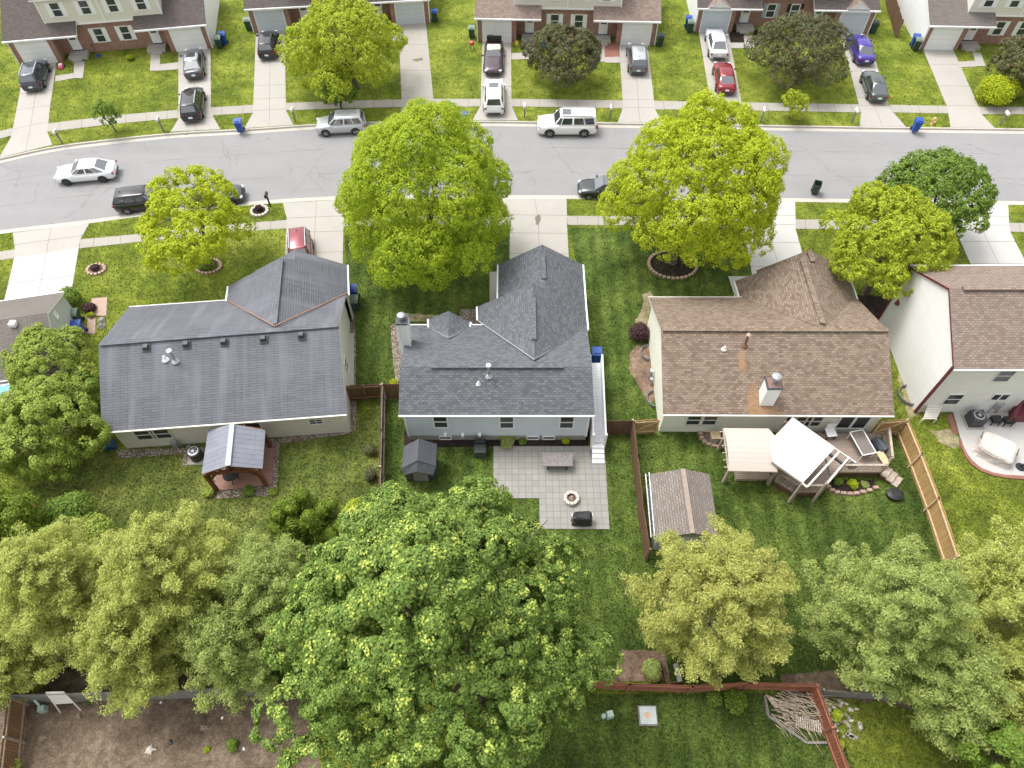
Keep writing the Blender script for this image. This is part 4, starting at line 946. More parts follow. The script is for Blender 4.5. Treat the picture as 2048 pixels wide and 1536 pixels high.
townhouse('brick townhouse pair with small white dormer gables over its grey garage doors', (1387, 64), (1734, 69), M['shing_dark'], plain('shutter_grey', (.35, .39, .42)), M['black'], M['door_grey'], M['door_grey'], gable=True)
townhouse('townhouse with white side wall and grey shingles at the top right corner', (1836, 99), (2190, 106), M['shing_old'], M['white'], M['white'], M['door_white'], M['door_white'])
# ---------------- vehicles
SPEC = {
 'sedan': dict(belt=.93, rb=-.40, rt=-.22, ft=.05, fb=.21, hood=.90, tail=.98, wb=.29),
 'suv': dict(belt=1.05, rb=-.485, rt=-.42, ft=.08, fb=.24, hood=1.0, tail=1.05, wb=.29),
 'big': dict(belt=1.16, rb=-.49, rt=-.46, ft=.12, fb=.22, hood=1.12, tail=1.16, wb=.28),
 'coupe': dict(belt=.88, rb=-.30, rt=-.22, ft=-.03, fb=.07, hood=.88, tail=.90, wb=.28),
}
def car(label, group, col, fpx, rpx, kind='sedan', L=4.8, Wd=1.84, Hh=1.46, z0=0.0, rails=False, sunroof=False, roofcol=None, metal=.3, name=None, rimm=None, zp=0.5, platefront=False, spoiler=False, names='car'):
    s = SPEC[kind]; a, b = P(*fpx, zp), P(*rpx, zp); d = (a - b).normalized(); c = (a + b) / 2
    rz = math.atan2(d.y, d.x)
    root = thing(names, label, 'car' if names == 'car' else names.replace('_', ' '), (c.x, c.y, z0), group, world=False, rz=rz)
    pm = paint('paint_' + label.split()[0] + '_%d' % len(bpy.data.materials), col, .28, metal)
    hw = Wd / 2
    st = [(-.5, .60, .70), (-.495, s['tail'] - .22, .78), (-.485, s['tail'] - .08, .85), (-.46, s['tail'] - .02, .915), (-.41, s['tail'], .96), (-.25, s['belt'] + .01, 1.0), (0, s['belt'], 1.0), (.2, s['belt'] - .0, 1.0), (.3, (s['belt'] + s['hood']) / 2, .985), (.38, s['hood'] - .04, .965), (.43, s['hood'] - .09, .92), (.465, s['hood'] - .16, .84), (.487, s['hood'] - .27, .74), (.5, .50, .60)]
    m = MB(); rings = []
    for t, top, wf in st:
        x = t * L; w_ = hw * wf; lo = .24 if abs(t) < .47 else .34
        prof = [(0, top + .025), (.5 * w_, top + .015), (.82 * w_, top - .02), (.95 * w_, top - .10), (w_, top * .72 + .02), (w_ * 1.0, .52), (w_ * .97, lo + .08), (w_ * .9, lo)]
        if t in (-.5, .5): prof = [(y, min(z, top)) if z > .5 else (y, z) for y, z in prof]
        ring = [(x, y, z) for y, z in prof] + [(x, -y, z) for y, z in prof[:0:-1]]
        rings.append(len(m.v)); m.v += ring; n = len(ring)
    for i in range(len(rings) - 1):
        for k in range(n):
            j = (k + 1) % n
            m.f.append((rings[i] + k, rings[i + 1] + k, rings[i + 1] + j, rings[i] + j)); m.m.append(0)
    m.f.append(tuple(rings[0] + k for k in range(n))); m.m.append(0); m.f.append(tuple(rings[-1] + k for k in reversed(range(n)))); m.m.append(0)
    bt = s['belt'] - .02; A = []
    wb_, wt = hw * .90, hw * .70; zt = Hh - .05
    low = [(s['rb'] * L, wb_ * .93), (s['rb'] * L * .6, wb_), (s['fb'] * L * .55, wb_), (s['fb'] * L, wb_ * .90)]
    hi = [(s['rt'] * L, wt * .93), (s['rt'] * L * .55, wt), (s['ft'] * L - .25, wt), (s['ft'] * L, wt * .93)]
    def ringpts(q, z): return [(x, y, z) for x, y in q] + [(x, -y, z) for x, y in q[::-1]]
    LB, HB = ringpts(low, bt), ringpts(hi, zt)
    HC = [(x * .93 + .02 * L * (s['ft'] + s['rt']), y * .80, Hh) for x, y, z in HB]
    i0 = len(m.v); m.v += LB + HB + HC
    for k in range(8):
        j = (k + 1) % 8; m.f.append((i0 + k, i0 + 8 + k, i0 + 8 + j, i0 + j)); m.f.append((i0 + 8 + k, i0 + 16 + k, i0 + 16 + j, i0 + 8 + j)); m.m += [0, 1, ]
    m.f.append(tuple(i0 + 16 + k for k in reversed(range(8)))); m.m.append(1)
    # orient
    body = build('body', m, [pm, roofcol or pm], root, smooth=True)
    me = body.data; import bmesh
    bm = bmesh.new(); bm.from_mesh(me); bmesh.ops.recalc_face_normals(bm, faces=bm.faces); bm.to_mesh(me); bm.free()
    try: me.set_sharp_from_angle(angle=R(52))
    except Exception: pass
    # glass panels lie just proud of the cabin faces
    def panel(nm, q, u0, u1, v0, v1, mat=M['carglass'], offd=.012, rt_=root):
        q = [Vector(p) for p in q]      # q: low a, low b, high b, high a
        f = lambda u, v: q[0].lerp(q[1], u).lerp(q[3].lerp(q[2], u), v)
        pts = [f(u0, v0), f(u1, v0), f(u1, v1), f(u0, v1)]
        nn = (pts[1] - pts[0]).cross(pts[2] - pts[1]).normalized(); cc = sum(pts, Vector()) / 4
        if nn.dot(cc - Vector((cc.x * .6, 0, .9))) < 0: nn = -nn; pts = pts[::-1]
        t = MB(); t.poly([p + nn * offd for p in pts]); return t, nm, mat
    def emit(r): t, nm, mat = r; return build(nm, t, mat, root)
    emit(panel('windshield', [LB[3], LB[4], HB[4], HB[3]], .05, .95, .06, .95))
    emit(panel('rear_window', [LB[7], LB[0], HB[0], HB[7]], .08, .92, .12 if kind != 'suv' and kind != 'big' else .2, .93))
    for sgn in (0, 1):
        g = (lambda k: k) if not sgn else (lambda k: 7 - k)
        t = MB()
        for (k0, k1, u0, u1) in ((0, 1, .22, .97), (1, 2, .03, .46), (1, 2, .54, .97), (2, 3, .03, .80)):
            r = panel('', [LB[g(k0)], LB[g(k1)], HB[g(k1)], HB[g(k0)]], u0, u1, .12, .86)[0]
            o = len(t.v); t.v += r.v; t.f += [tuple(o + q for q in f) for f in r.f]; t.m += r.m
        build('side_window', t, M['carglass'], root)
    if sunroof:
        t = MB().box((s['ft'] * L * .6 - .3, 0, Hh + .002), (.75, .85, .03)); build('sunroof', t, M['carglass'], root)
    if rails:
        for y in (-1, 1):
            t = MB().beam((s['rt'] * L * .9, y * wt * .93, Hh + .02), (s['ft'] * L * .7, y * wt * .93, Hh + .02), .05, .05); build('roof_rail', t, M['steel'], root)
    rw = .35 if kind in ('suv', 'big') else .325
    if kind == 'big': rw = .40
    for x in (-s['wb'] * L, s['wb'] * L * 1.04):
        for y in (-1, 1):
            t = MB(); yo = hw + .012; t.tube((x, y * (yo - .24), rw), (x, y * yo, rw), rw, n=20); wh = build('wheel', t, M['rubber'], root)
            t = MB(); t.tube((x, y * (yo - .02), rw), (x, y * (yo + .008), rw), rw * .68, n=16)
            r_ = build('rim', t, M['dark'], wh)
            t = MB(); 
            for k in range(5):
                an = 2 * math.pi * k / 5; t.beam((x, y * (yo + .015), rw), (x + math.cos(an) * rw * .64, y * (yo + .015), rw + math.sin(an) * rw * .64), rw * .24, .03)
            o = len(t.v); build('spokes', t, rimm or M['rim'], wh)
            t = MB()
            for k in range(10):
                a0 = math.pi * k / 10; a1 = math.pi * (k + 1) / 10; ra, rb = rw * 1.02, rw * 1.2; yy = y * (hw + .004)
                q = [(x + math.cos(a0) * ra, yy, rw + math.sin(a0) * ra), (x + math.cos(a1) * ra, yy, rw + math.sin(a1) * ra), (x + math.cos(a1) * rb, yy, rw + math.sin(a1) * rb), (x + math.cos(a0) * rb, yy, rw + math.sin(a0) * rb)]
                t.poly(q if y < 0 else q[::-1]); t.poly([(p[0], yy - y * .06, p[2]) for p in (q if y > 0 else q[::-1])])
            build('wheel_arch', t, M['black'] if kind != 'sedan' or col[0] < .4 else M['dark'], root)
    for y in (-1, 1):
        t = MB().box((L * .455, y * hw * .66, s['hood'] - .22), (.24, .34, .12), rz=-y * .5); build('headlight', t, M['lamp'], root)
        t = MB().box((-L * .478, y * hw * .73, s['tail'] - .2), (.14, .34, .13 if kind != 'big' else .36), rz=y * .38); build('taillight', t, M['redlight'], root)
        t = MB().box((s['fb'] * L * .75, y * (hw + .09), s['belt'] + .05), (.14, .2, .12)); build('mirror', t, pm, root)
    t = MB().box((-L * .5 - .005, 0, .66), (.03, .34, .16)); build('license_plate', t, M['plate'], root)
    t = MB().box((L * .495, 0, .48), (.06, Wd * .5, .16)); build('grille', t, M['black'], root)
    t = MB().box((-L * .497, 0, .40), (.05, Wd * .62, .14)); build('bumper', t, M['dark'], root)
    t = MB().beam((s['rt'] * L * .75, 0, Hh), (s['rt'] * L * .75 - .12, 0, Hh + .07), .04, .04); build('antenna', t, M['black'], root)
    return root
GP = 'cars parked on the townhouse driveways'; GK = 'cars parked along the kerb'
car('dark slate blue SUV on the leftmost townhouse driveway', GP, (.045, .06, .085), (81, 122), (62, 181), 'suv', 4.5, 1.86, 1.68, rails=True)
car('charcoal sedan with silver roof, nose at a white garage door ahead of a black SUV', GP, (.07, .075, .085), (388, 97), (388, 158), 'sedan', 4.75, 1.84, 1.45, sunroof=True, roofcol=paint('roof_silver', (.30, .32, .34)))
car('black SUV with roof rails and red tail lamps at the foot of a driveway', GP, (.012, .012, .015), (390, 178), (382, 241), 'suv', 4.65, 1.86, 1.7, rails=True)
car('black SUV half hidden under the bright green street tree', GP, (.012, .013, .016), (541, 66), (534, 115), 'suv', 4.3, 1.84, 1.66)
cl = car('old dark maroon coupe with pale vinyl roof and raised boot, facing the road', GP, (.055, .03, .04), (986, 148), (989, 86), 'coupe', 5.2, 1.9, 1.32, roofcol=plain('vinyl_roof', (.58, .50, .42), .6), metal=.4)
m = MB().box((-2.15, 0, 1.22), (.06, 1.45, .7), rx=0); build('boot_lid', m, M['black'], cl)
m = MB().box((-2.3, -.35, 1.25), (.35, .5, .5)); o = build('folded_chair', m, M['black'], cl)
car('white SUV with small sunroof at the foot of the driveway behind the maroon coupe', GP, (.80, .80, .80), (988, 160), (988, 229), 'suv', 4.9, 1.92, 1.72, sunroof=True, metal=0)
car('grey crossover alone on its driveway beside the dark crabapple', GP, (.13, .14, .15), (1271, 90), (1277, 147), 'suv', 4.6, 1.86, 1.62, roofcol=paint('roof_silver2', (.42, .44, .46)))
car('silver sedan in front of a grey garage door, ahead of the red sedan', GP, (.62, .63, .65), (1428, 64), (1438, 112), 'sedan', 4.9, 1.88, 1.48, metal=.2)
car('dark red sedan parked behind the silver sedan', GP, (.24, .012, .02), (1443, 126), (1454, 186), 'sedan', 4.7, 1.83, 1.42)
car('purple sedan on the driveway right of the broad dark crabapple', GP, (.06, .035, .30), (1708, 71), (1733, 126), 'sedan', 4.85, 1.86, 1.45)
car('grey-green sedan parked behind the purple sedan', GP, (.075, .09, .085), (1738, 146), (1758, 199), 'sedan', 4.5, 1.74, 1.42)
car('silver compact SUV parked against the far kerb', GK, (.52, .53, .56), (636, 252), (728, 247), 'suv', 4.4, 1.84, 1.66, z0=RZ, metal=.5, zp=.4)
car('long white full-size SUV with sunroof and big wheels by the far kerb', GK, (.80, .79, .77), (1077, 251), (1190, 251), 'big', 5.3, 2.02, 1.9, z0=RZ, metal=0, sunroof=True, rails=True, zp=.4)
car('white sedan driving along the road past the parked black SUV', None, (.80, .81, .83), (113, 349), (231, 339), 'sedan', 4.9, 1.84, 1.44, z0=RZ, metal=0, rimm=M['dark'], zp=.4)
car('black SUV partly hidden by the small yellow-green maple at the near kerb', GK, (.010, .010, .013), (341, 394), (238, 406), 'suv', 4.6, 1.86, 1.58, z0=RZ, zp=.4)
car('dark grey sedan whose nose shows right of the small yellow-green maple', GK, (.045, .047, .055), (488, 386), (372, 396), 'sedan', 4.7, 1.84, 1.44, z0=RZ, zp=.4)
car('black-green sedan at the near kerb, rear hidden by a large maple', GK, (.028, .034, .036), (1152, 376), (1271, 378), 'sedan', 4.6, 1.8, 1.44, z0=RZ, zp=.4, roofcol=paint('roof_grey3', (.14, .14, .17)))
car('dusty red SUV parked on the drive behind the dark garage gable', None, (.22, .022, .035), (603, 548), (600, 478), 'suv', 4.6, 1.84, 1.68, rails=True)
# ---------------- wheeled bins
def bin_(label, px, body, lid, yaw=0.0, open_=False, group='wheeled bins beside the houses', z0=0.0, h=1.05, lean=0):
    c = P(px[0], px[1], z0); root = thing('wheeled_bin', label, 'bin', (c.x, c.y, z0), group, world=False, rz=yaw)
    m = MB(); q0 = [(-.22, -.22), (.22, -.22), (.22, .26), (-.22, .26)]; q1 = [(-.30, -.32), (.30, -.32), (.30, .34), (-.30, .34)]
    for i in range(4):
        j = (i + 1) % 4; m.poly([(*q0[i], .06), (*q0[j], .06), (*q1[j], h), (*q1[i], h)])
        if open_: m.poly([(q0[j][0] * .95, q0[j][1] * .95, .1), (q0[i][0] * .95, q0[i][1] * .95, .1), (q1[i][0] * .93, q1[i][1] * .93, h - .001), (q1[j][0] * .93, q1[j][1] * .93, h - .001)]); m.poly([(*q1[i], h), (*q1[j], h), (q1[j][0] * .93, q1[j][1] * .93, h), (q1[i][0] * .93, q1[i][1] * .93, h)])
    m.poly([(*p, .06) for p in q0[::-1]])
    if open_: m.poly([(p[0] * .9, p[1] * .9, .3) for p in q0])
    m.box((0, -.30, h * .6), (.3, .04, .12))
    build('bin_body', m, body, root)
    if open_: m = MB().box((0, .42, h * .55), (.6, .05, h * .8))
    else:
        m = MB().slab([(-.33, -.37, h + .06), (.33, -.37, h + .06), (.33, .30, h + .14), (-.33, .30, h + .14)], .08, 0, 0)
        m.box((0, -.2, h + .12), (.42, .1, .05)); m.slab([(-.33, .302, h + .13), (.33, .302, h + .13), (.33, .42, h + .04), (-.33, .42, h + .04)], .06, 0, 0)
    build('lid', m, lid, root)
    m = MB().tube((-.22, .40, h - .02), (.22, .40, h - .02), .02); build('handle', m, body, root)
    for sx in (-1, 1):
        m = MB().tube((sx * .27 - .04, .27, .12), (sx * .27 + .04, .27, .12), .12, n=12); build('wheel', m, M['rubber'], root)
    return root
BB, GB, GL = M['blue_bin'], M['green_bin'], M['grey_lid']
bin_('blue bin behind the green one, right end of the top left townhouse', (450, 88), BB, BB, .1)
bin_('dark green bin in front of a blue one at the top left townhouse', (441, 96), GB, GL, .1)
bin_('green bin with pale lid left of the pale blue garage', (499, 60), GB, GL, .15)
bin_('dark green bin with blue lid right of the driveway by the street tree', (870, 43), GB, BB, 0)
bin_('dark bin with pale lid at the left corner of the tan-shingled townhouse', (944, 76), GB, GL)
bin_('green bin with green lid at the right corner of the tan-shingled townhouse', (1319, 92), GB, GB)
bin_('blue bin behind a green one against the white wall near the silver sedan', (1374, 56), BB, BB, -.1)
bin_('green bin hiding most of a blue one near the silver sedan', (1378, 64), GB, GL, -.1)
bin_('green bin in the shade right of the purple car\'s garage', (1744, 66), GB, GB, -.2)
bin_('blue bin behind a green one at the top right white wall', (1825, 93), BB, BB, -.2)
bin_('green bin with dull lid in front at the top right white wall', (1829, 100), GB, GL, -.2)
GS = 'bins put out at the kerb'
bin_('blue bin at the kerb near the foot of the black SUV driveway', (482, 263), BB, BB, .1, group=GS)
bin_('blue bin at the kerb between a large maple and the white SUV', (930, 250), BB, BB, 0, group=GS)
bin_('blue bin at the far kerb near the hydrant', (1828, 262), BB, BB, -.15, group=GS)
bin_('dark green bin standing open and alone on the road', (1628, 387), GB, GB, -.35, open_=True, group=None, z0=RZ)
bin_('blue bin beside the gable wall of the dark-roofed house', (710, 597), BB, BB, .0)
bin_('green bin with grey lid beside the gable wall of the dark-roofed house', (712, 618), GB, GL, .0)
bin_('green bin with grey lid by the brick path', (159, 645), GB, GL, .1)
bin_('blue bin by the brick path, in front of a green one', (166, 668), BB, BB, .1)
bin_('blue bin tucked behind the white side stair', (1191, 722), BB, BB, 0)
# ---------------- mailboxes
def mailbox(label, px, top, mat=M['offwhite'], post=M['wood_grey'], h=1.15, rz=0):
    c = P(*px, 0); root = thing('mailbox', label, 'mailbox', (c.x, c.y, 0), 'mailboxes along the kerb', world=False, rz=rz)
    m = MB().box((0, 0, h / 2), (.11, .11, h)); m.beam((0, .0, h * .72), (0, -.3, h * .98), .07, .07); m.box((0, -.08, h * .98), (.12, .5, .06)); build('post', m, post, root)
    m = MB(); n = 8; ys = (-.36, .2); prof = [(-.1, 0), (.1, 0)] + [(math.cos(math.pi * k / n) * .1, .13 + math.sin(math.pi * k / n) * .1) for k in range(n + 1)]
    for y in ys: m.v += [(x, y, h + .02 + z) for x, z in prof]
    N = len(prof)
    for k in range(N): m.f.append((k, (k + 1) % N, N + (k + 1) % N, N + k)); m.m.append(0)
    m.f += [tuple(reversed(range(N))), tuple(range(N, 2 * N))]; m.m += [0, 0]
    build('letter_box', m, mat, root); m = MB().box((.12, -.1, h + .2), (.02, .12, .1)); build('flag', m, M['redlight'], root)
MG = M['stone_pale']
mailbox('pale mailbox at the far left end of the far verge', (125, 287), 0)
mailbox('pale mailbox on the verge left of the black SUV driveway', (327, 262), 0)
mailbox('pale mailbox on the verge beside the silver compact SUV', (591, 243), 0)
mailbox('pale mailbox right of the white SUV driveway', (1049, 235), 0)
mailbox('pale mailbox behind the tail of the long white SUV', (1219, 238), 0)
mailbox('pale mailbox near the large yellow-green maple top', (1521, 243), 0)
mailbox('pale mailbox right of the kerbside sapling', (1703, 245), 0)
mailbox('pale mailbox at the right end of the far verge', (1999, 250), 0)
mailbox('black mailbox on the near verge by the ringed flower bed', (541, 413), 0, M['black'], M['black'])
# ---------------- hydrant, meter covers
c = P(1864, 248); hy = thing('fire_hydrant', 'faded orange fire hydrant on the far verge', 'hydrant', c)
m = MB().lathe(c, [(.17, 0), (.17, .05), (.12, .07), (.12, .5), (.15, .52), (.13, .62), (.05, .7)], 12); hm = plain('hydrant_orange', (.72, .42, .22), .6); build('barrel', m, hm, hy)
m = MB().tube(c + Vector((-.2, 0, .4)), c + Vector((.2, 0, .4)), .06); m.tube(c + Vector((0, -.2, .38)), c, .07); build('outlet', m, hm, hy)
# ---------------- fences
def fence(label, cat, px, h, mat, railmat, side=1, seg=2.4, z=None, rails=2, name='fence', post_side=1, gaps=False, brace=False, world=False):
    pts = px if world else [P(x, y, h if z is None else z) for x, y in px]
    pts = [Vector((p.x, p.y, 0)) for p in pts]
    root = thing(name, label, cat, pts[0])
    for a, b in zip(pts, pts[1:]):
        L = (b - a).length; n = max(1, round(L / seg)); ex = (b - a).normalized(); nn = Vector((-ex.y, ex.x, 0)) * side
        for k in range(n):
            p, q = a.lerp(b, k / n), a.lerp(b, (k + 1) / n)
            nb = max(2, int((q - p).length / .145)); m = MB(); rr_ = random.Random(k * 7 + int(p.x * 31))
            for j in range(nb):
                u0, u1 = p.lerp(q, j / nb), p.lerp(q, (j + .93) / nb); jz = rr_.uniform(-.02, .02); d = nn * rr_.uniform(-.004, .004)
                m.prism([u0 + d - nn * .011, u1 + d - nn * .011, u1 + d + nn * .011, u0 + d + nn * .011], .04, h + jz)
            build('panel', m, mat, root)
            for r in range(rails):
                zz = .35 + (h - .55) * r / max(1, rails - 1); m = MB(); o = nn * .045
                m.beam(p + o + Vector((0, 0, zz)), q + o + Vector((0, 0, zz)), .06, .09); build('rail', m, railmat, root)
            if brace: m = MB().beam(p + nn * .05 + Vector((0, 0, .4)), q + nn * .05 + Vector((0, 0, h - .25)), .06, .09); build('brace', m, railmat, root)
        for k in range(n + 1):
            p = a.lerp(b, k / n) + nn * .06; m = MB().box((p.x, p.y, (h + .03) / 2), (.10, .10, h + .03), math.atan2(ex.y, ex.x)); build('post', m, railmat, root)
    return root
wr = plain('brown_rail', (.20, .12, .075), .8, var=.3, scale=4)
fence('brown board fence running back between the dark-roofed house and the pale blue house', 'fence', [(762, 768), (760, 860), (757, 1010), (752, 1180)], 1.75, M['wood_brown'], M['wood_rail'], side=1)
fence('short weathered brown fence joining the cream house to the long brown fence', 'fence', [(692, 772), (760, 768)], 1.7, M['wood_brown'], wr, side=-1, seg=1.2)
fence('short reddish-brown fence joining the pale blue house to the long brown fence', 'fence', [(764, 768), (796, 768)], 1.7, M['wood_brown'], wr, side=1, seg=1.0)
fence('dark brown board fence between the patio yard and the shed yard', 'fence', [(1267, 842), (1275, 910), (1286, 1010), (1299, 1098)], 1.75, M['wood_brown'], wr, side=1)
fence('dark brown gate with diagonal brace right of the white side stair', 'gate', [(1212, 841), (1266, 841)], 1.7, M['wood_brown'], M['wood_rail'], side=1, seg=2.6, brace=True, name='gate')
fence('new pine gate with diagonal brace at the left corner of the ivory house', 'gate', [(1270, 841), (1318, 838)], 1.7, M['wood_gold'], M['wood_tan'], side=-1, seg=2.6, brace=True, name='gate')
fence('new golden pine fence running down right of the deck', 'fence', [(1817, 838), (1846, 907), (1880, 995), (1920, 1112)], 1.8, M['wood_gold'], M['wood_tan'], side=-1, rails=2)
fence('new pine gate between the deck corner and the long golden fence', 'gate', [(1764, 842), (1814, 838)], 1.8, M['wood_gold'], M['wood_tan'], side=-1, seg=2.6, brace=True, name='gate')
redr = plain('red_rail', (.27, .11, .065), .8, var=.25, scale=4)
fence('red-stained board fence crossing behind the lawn with the utility pad', 'fence', [(1130, 1357), (1260, 1367), (1385, 1371), (1500, 1364), (1636, 1369), (1702, 1545)], 1.5, M['wood_red'], redr, side=-1, z=1.5)
fence('weathered grey board fence behind the bare soil yard', 'fence', [(-60, 1391), (100, 1389), (300, 1383), (470, 1375), (640, 1368)], 1.8, M['wood_grey'], M['wood_grey'], side=1, z=1.8)
fence('brown fence at the bottom left corner', 'fence', [(14, 1395), (-6, 1560)], 1.8, boards('fence_orange_brown', (.28, .15, .075), (.34, .19, .10), (.08, .04, .02)), M['wood_rail'], side=1)
fence('low weathered grey fence under the pines at the lower right', 'fence', [(1648, 1381), (1740, 1386), (1800, 1391), (1888, 1396)], 1.2, M['wood_grey'], M['wood_grey'], side=1, z=1.2, rails=1)
fence('dark fence beside the white wall of the top right townhouse', 'fence', [(1785, -30), (1806, 40)], 1.8, M['wood_brown'], wr, side=1)
# ---------------- trees and shrubs
def leaf_mesh(name, pos, nrm, size, aspect, rng, mat, parent, droop=0.0):
    N = len(pos); nrm = nrm / (np.linalg.norm(nrm, axis=1, keepdims=True) + 1e-9)
    r = rng.normal(size=(N, 3)); t = r - (r * nrm).sum(1, keepdims=True) * nrm; t /= (np.linalg.norm(t, axis=1, keepdims=True) + 1e-9)
    b = np.cross(nrm, t); s = size[:, None] * 0.5
    v = np.empty((N, 4, 3)); off_ = np.array(WL.get(parent.name, (0, 0, 0)))
    p = pos - off_
    v[:, 0] = p - t * s; v[:, 1] = p + b * s * aspect - t * s * .1 + nrm * s * .25; v[:, 2] = p + t * s; v[:, 3] = p - b * s * aspect - t * s * .1 + nrm * s * .25
    me = bpy.data.meshes.new(name); me.vertices.add(N * 4); me.vertices.foreach_set('co', v.reshape(-1))
    me.loops.add(N * 4); me.loops.foreach_set('vertex_index', np.arange(N * 4, dtype=np.int32))
    me.polygons.add(N); me.polygons.foreach_set('loop_start', np.arange(0, N * 4, 4, dtype=np.int32)); me.polygons.foreach_set('loop_total', np.full(N, 4, dtype=np.int32))
    me.materials.append(mat); me.update(calc_edges=True); me.validate()
    o = bpy.data.objects.new(name, me); C.objects.link(o); o.parent = parent; return o
def sphere_dirs(rng, n, up=0.0):
    d = rng.normal(size=(n, 3)); d[:, 2] += up; return d / np.linalg.norm(d, axis=1, keepdims=True)
def solve_crown(base_px, c_px, hw, hh):
    b = P(*base_px); s0 = ray(*c_px); t = b.y / s0.y; c = Vector((0, 0, H)) + s0 * t
    c.y = b.y; s = F / ((H - c.z) * ST + c.y * CT)
    dep = math.atan2(H - c.z, c.y); a = hw / s; sc_ = (hh / s) ** 2 - (a * math.sin(dep)) ** 2
    cz = math.sqrt(max(sc_, .25 * a * a)) / max(.2, math.cos(dep)); cz = min(cz, c.z * .93, a * 1.15)
    return b, c, a, cz, s
def limbs(root, b, tips, r0, mat, rng, fork=.35, mids=.5):
    m = MB(); top = Vector(tips.mean(0)); b = Vector(b); hgt = top.z - b.z
    f = b + Vector(((top.x - b.x) * .3, (top.y - b.y) * .3, hgt * fork))
    m.path([b - Vector((0, 0, .1)), b + Vector((0, 0, .15)), f], [r0 * 1.5, r0 * 1.05, r0 * .8], 10)
    for k, tp in enumerate(tips):
        tp = Vector(tp); e = f.lerp(tp, mids) + Vector(tuple(rng.normal(size=3) * .12 * hgt * .5)); e.z = f.z + (tp.z - f.z) * (mids + .1)
        st_ = f - Vector((0, 0, rng.uniform(0, hgt * .12)))
        m.path([st_, e, tp], [r0 * .4, r0 * .18, r0 * .05], 6)
        for j in range(3):
            q = tp + Vector(tuple(rng.normal(size=3) * .8)); m.path([e.lerp(tp, rng.uniform(.2, .8)), q], [r0 * .16, r0 * .04], 5)
    return build('trunk', m, mat, root)
def tree(label, base_px, c_px, hw, hh, mat, n=30000, leaf=.2, seed=1, lobes=16, gap=0.25, group=None, cat='tree', name='tree', bark=None, trunk_r=None, lobe_r=.45, up=.35, tuft=.36, shell=.62, aspect=.75, bottom=-.55, taper=.15, dens=1.0, tips=None, stretch=1.0):
    rng = np.random.default_rng(seed); b, c, a, cz, s = solve_crown(base_px, c_px, hw, hh)
    root = thing(name, label, cat, b, group)
    A = np.array((a, a, cz)); cc = np.array(c)
    D = sphere_dirs(rng, lobes * 14, .15); D = D[D[:, 2] > bottom]
    sel = [D[0]]
    for d in D[1:]:
        if len(sel) >= lobes: break
        if min(np.linalg.norm(np.array(sel) - d, axis=1)) > 1.9 / math.sqrt(lobes): sel.append(d)
    for d in D:
        if len(sel) >= lobes: break
        sel.append(d)
    L = np.array(sel); rad = rng.uniform(.62, 1.28, len(L)) * lobe_r; LC = cc + L * A * shell * rng.uniform(.82, 1.14, (len(L), 1))
    LC = np.vstack([LC, cc + np.array((0, 0, .1 * cz))]); rad = np.append(rad, shell * .95)
    area = 4 * math.pi * (A[0] * rad) ** 2; pr = area / area.sum()
    nt_ = int(area.sum() * 1.5 / (tuft * tuft * 3.0) * dens); k = rng.choice(len(LC), nt_, p=pr)
    d = sphere_dirs(rng, nt_, .3); lay = rng.random(nt_); rr_ = np.where(lay < .75, rng.uniform(.92, 1.06, nt_), rng.uniform(.6, .95, nt_))[:, None]
    T = LC[k] + d * A * rad[k][:, None] * rr_
    keep = np.ones(nt_, bool)
    for j in range(len(LC)):
        dj = np.linalg.norm((T - LC[j]) / (A * rad[j]), axis=1); keep &= ~((dj < .86) & (k != j))
    ph = np.array((seed, 2.3 * seed, .7 * seed))
    nz = np.sin(T[:, 0] * 1.3 + ph[0]) * np.sin(T[:, 1] * 1.5 + ph[1]) * np.sin(T[:, 2] * 1.7 + ph[2]) + .5 * np.sin(T[:, 0] * 3.1 + ph[1]) * np.sin(T[:, 1] * 2.9 + ph[2]) * np.sin(T[:, 2] * 3.3)
    keep &= ~((nz > .32) & (rng.random(nt_) < gap * 1.8)); keep &= rng.random(nt_) > .12
    T, d, k = T[keep], d[keep], k[keep]
    qz = (T[:, 2] - cc[2]) / cz; f = 1 - taper * qz; T[:, 0] = cc[0] + (T[:, 0] - cc[0]) * f; T[:, 1] = cc[1] + (T[:, 1] - cc[1]) * f
    T[:, 2] = np.maximum(T[:, 2], .5 + rng.random(len(T)) * .6)
    m_ = len(T); per = max(8, int(n / max(1, m_)))
    tr = tuft * rng.uniform(.65, 1.25, m_)
    o = sphere_dirs(rng, m_ * per, .5); rd = rng.uniform(.35, 1.0, (m_ * per, 1)) ** .5
    sgn = d * np.array((1, 1, .6)); sgn /= np.linalg.norm(sgn, axis=1, keepdims=True)
    out = np.repeat(sgn, per, axis=0); R_ = np.repeat(tr, per)[:, None]
    flip = (o * out).sum(1) < -.25; o[flip] = -o[flip]
    pos = np.repeat(T, per, axis=0) + o * rd * R_ + out * R_ * .25
    nr = o * .8 + out * .35 + rng.normal(size=o.shape) * .35 + np.array((0, 0, up))
    sz = leaf * rng.uniform(.6, 1.25, len(pos))
    if tips:
        s2 = (rng.random(len(pos)) < .42 * np.repeat((rng.random(m_) < .34) * rng.uniform(.3, 1.3, m_), per)) & (rd[:, 0] > .6) & ((o * (out * .5 + np.array((0, 0, .85)))).sum(1) > .72)
        leaf_mesh('young_leaves', pos[s2] + np.array((0, 0, .03)), nr[s2], sz[s2] * .95, aspect, rng, tips, root); pos, nr, sz = pos[~s2], nr[~s2], sz[~s2]
    leaf_mesh('crown', pos, nr, sz, aspect, rng, mat, root)
    TPS = cc + (LC[:-1][:14] - cc) * .78
    limbs(root, b, TPS, trunk_r or a * .045 + .05, bark or M['bark'], rng)
    return root
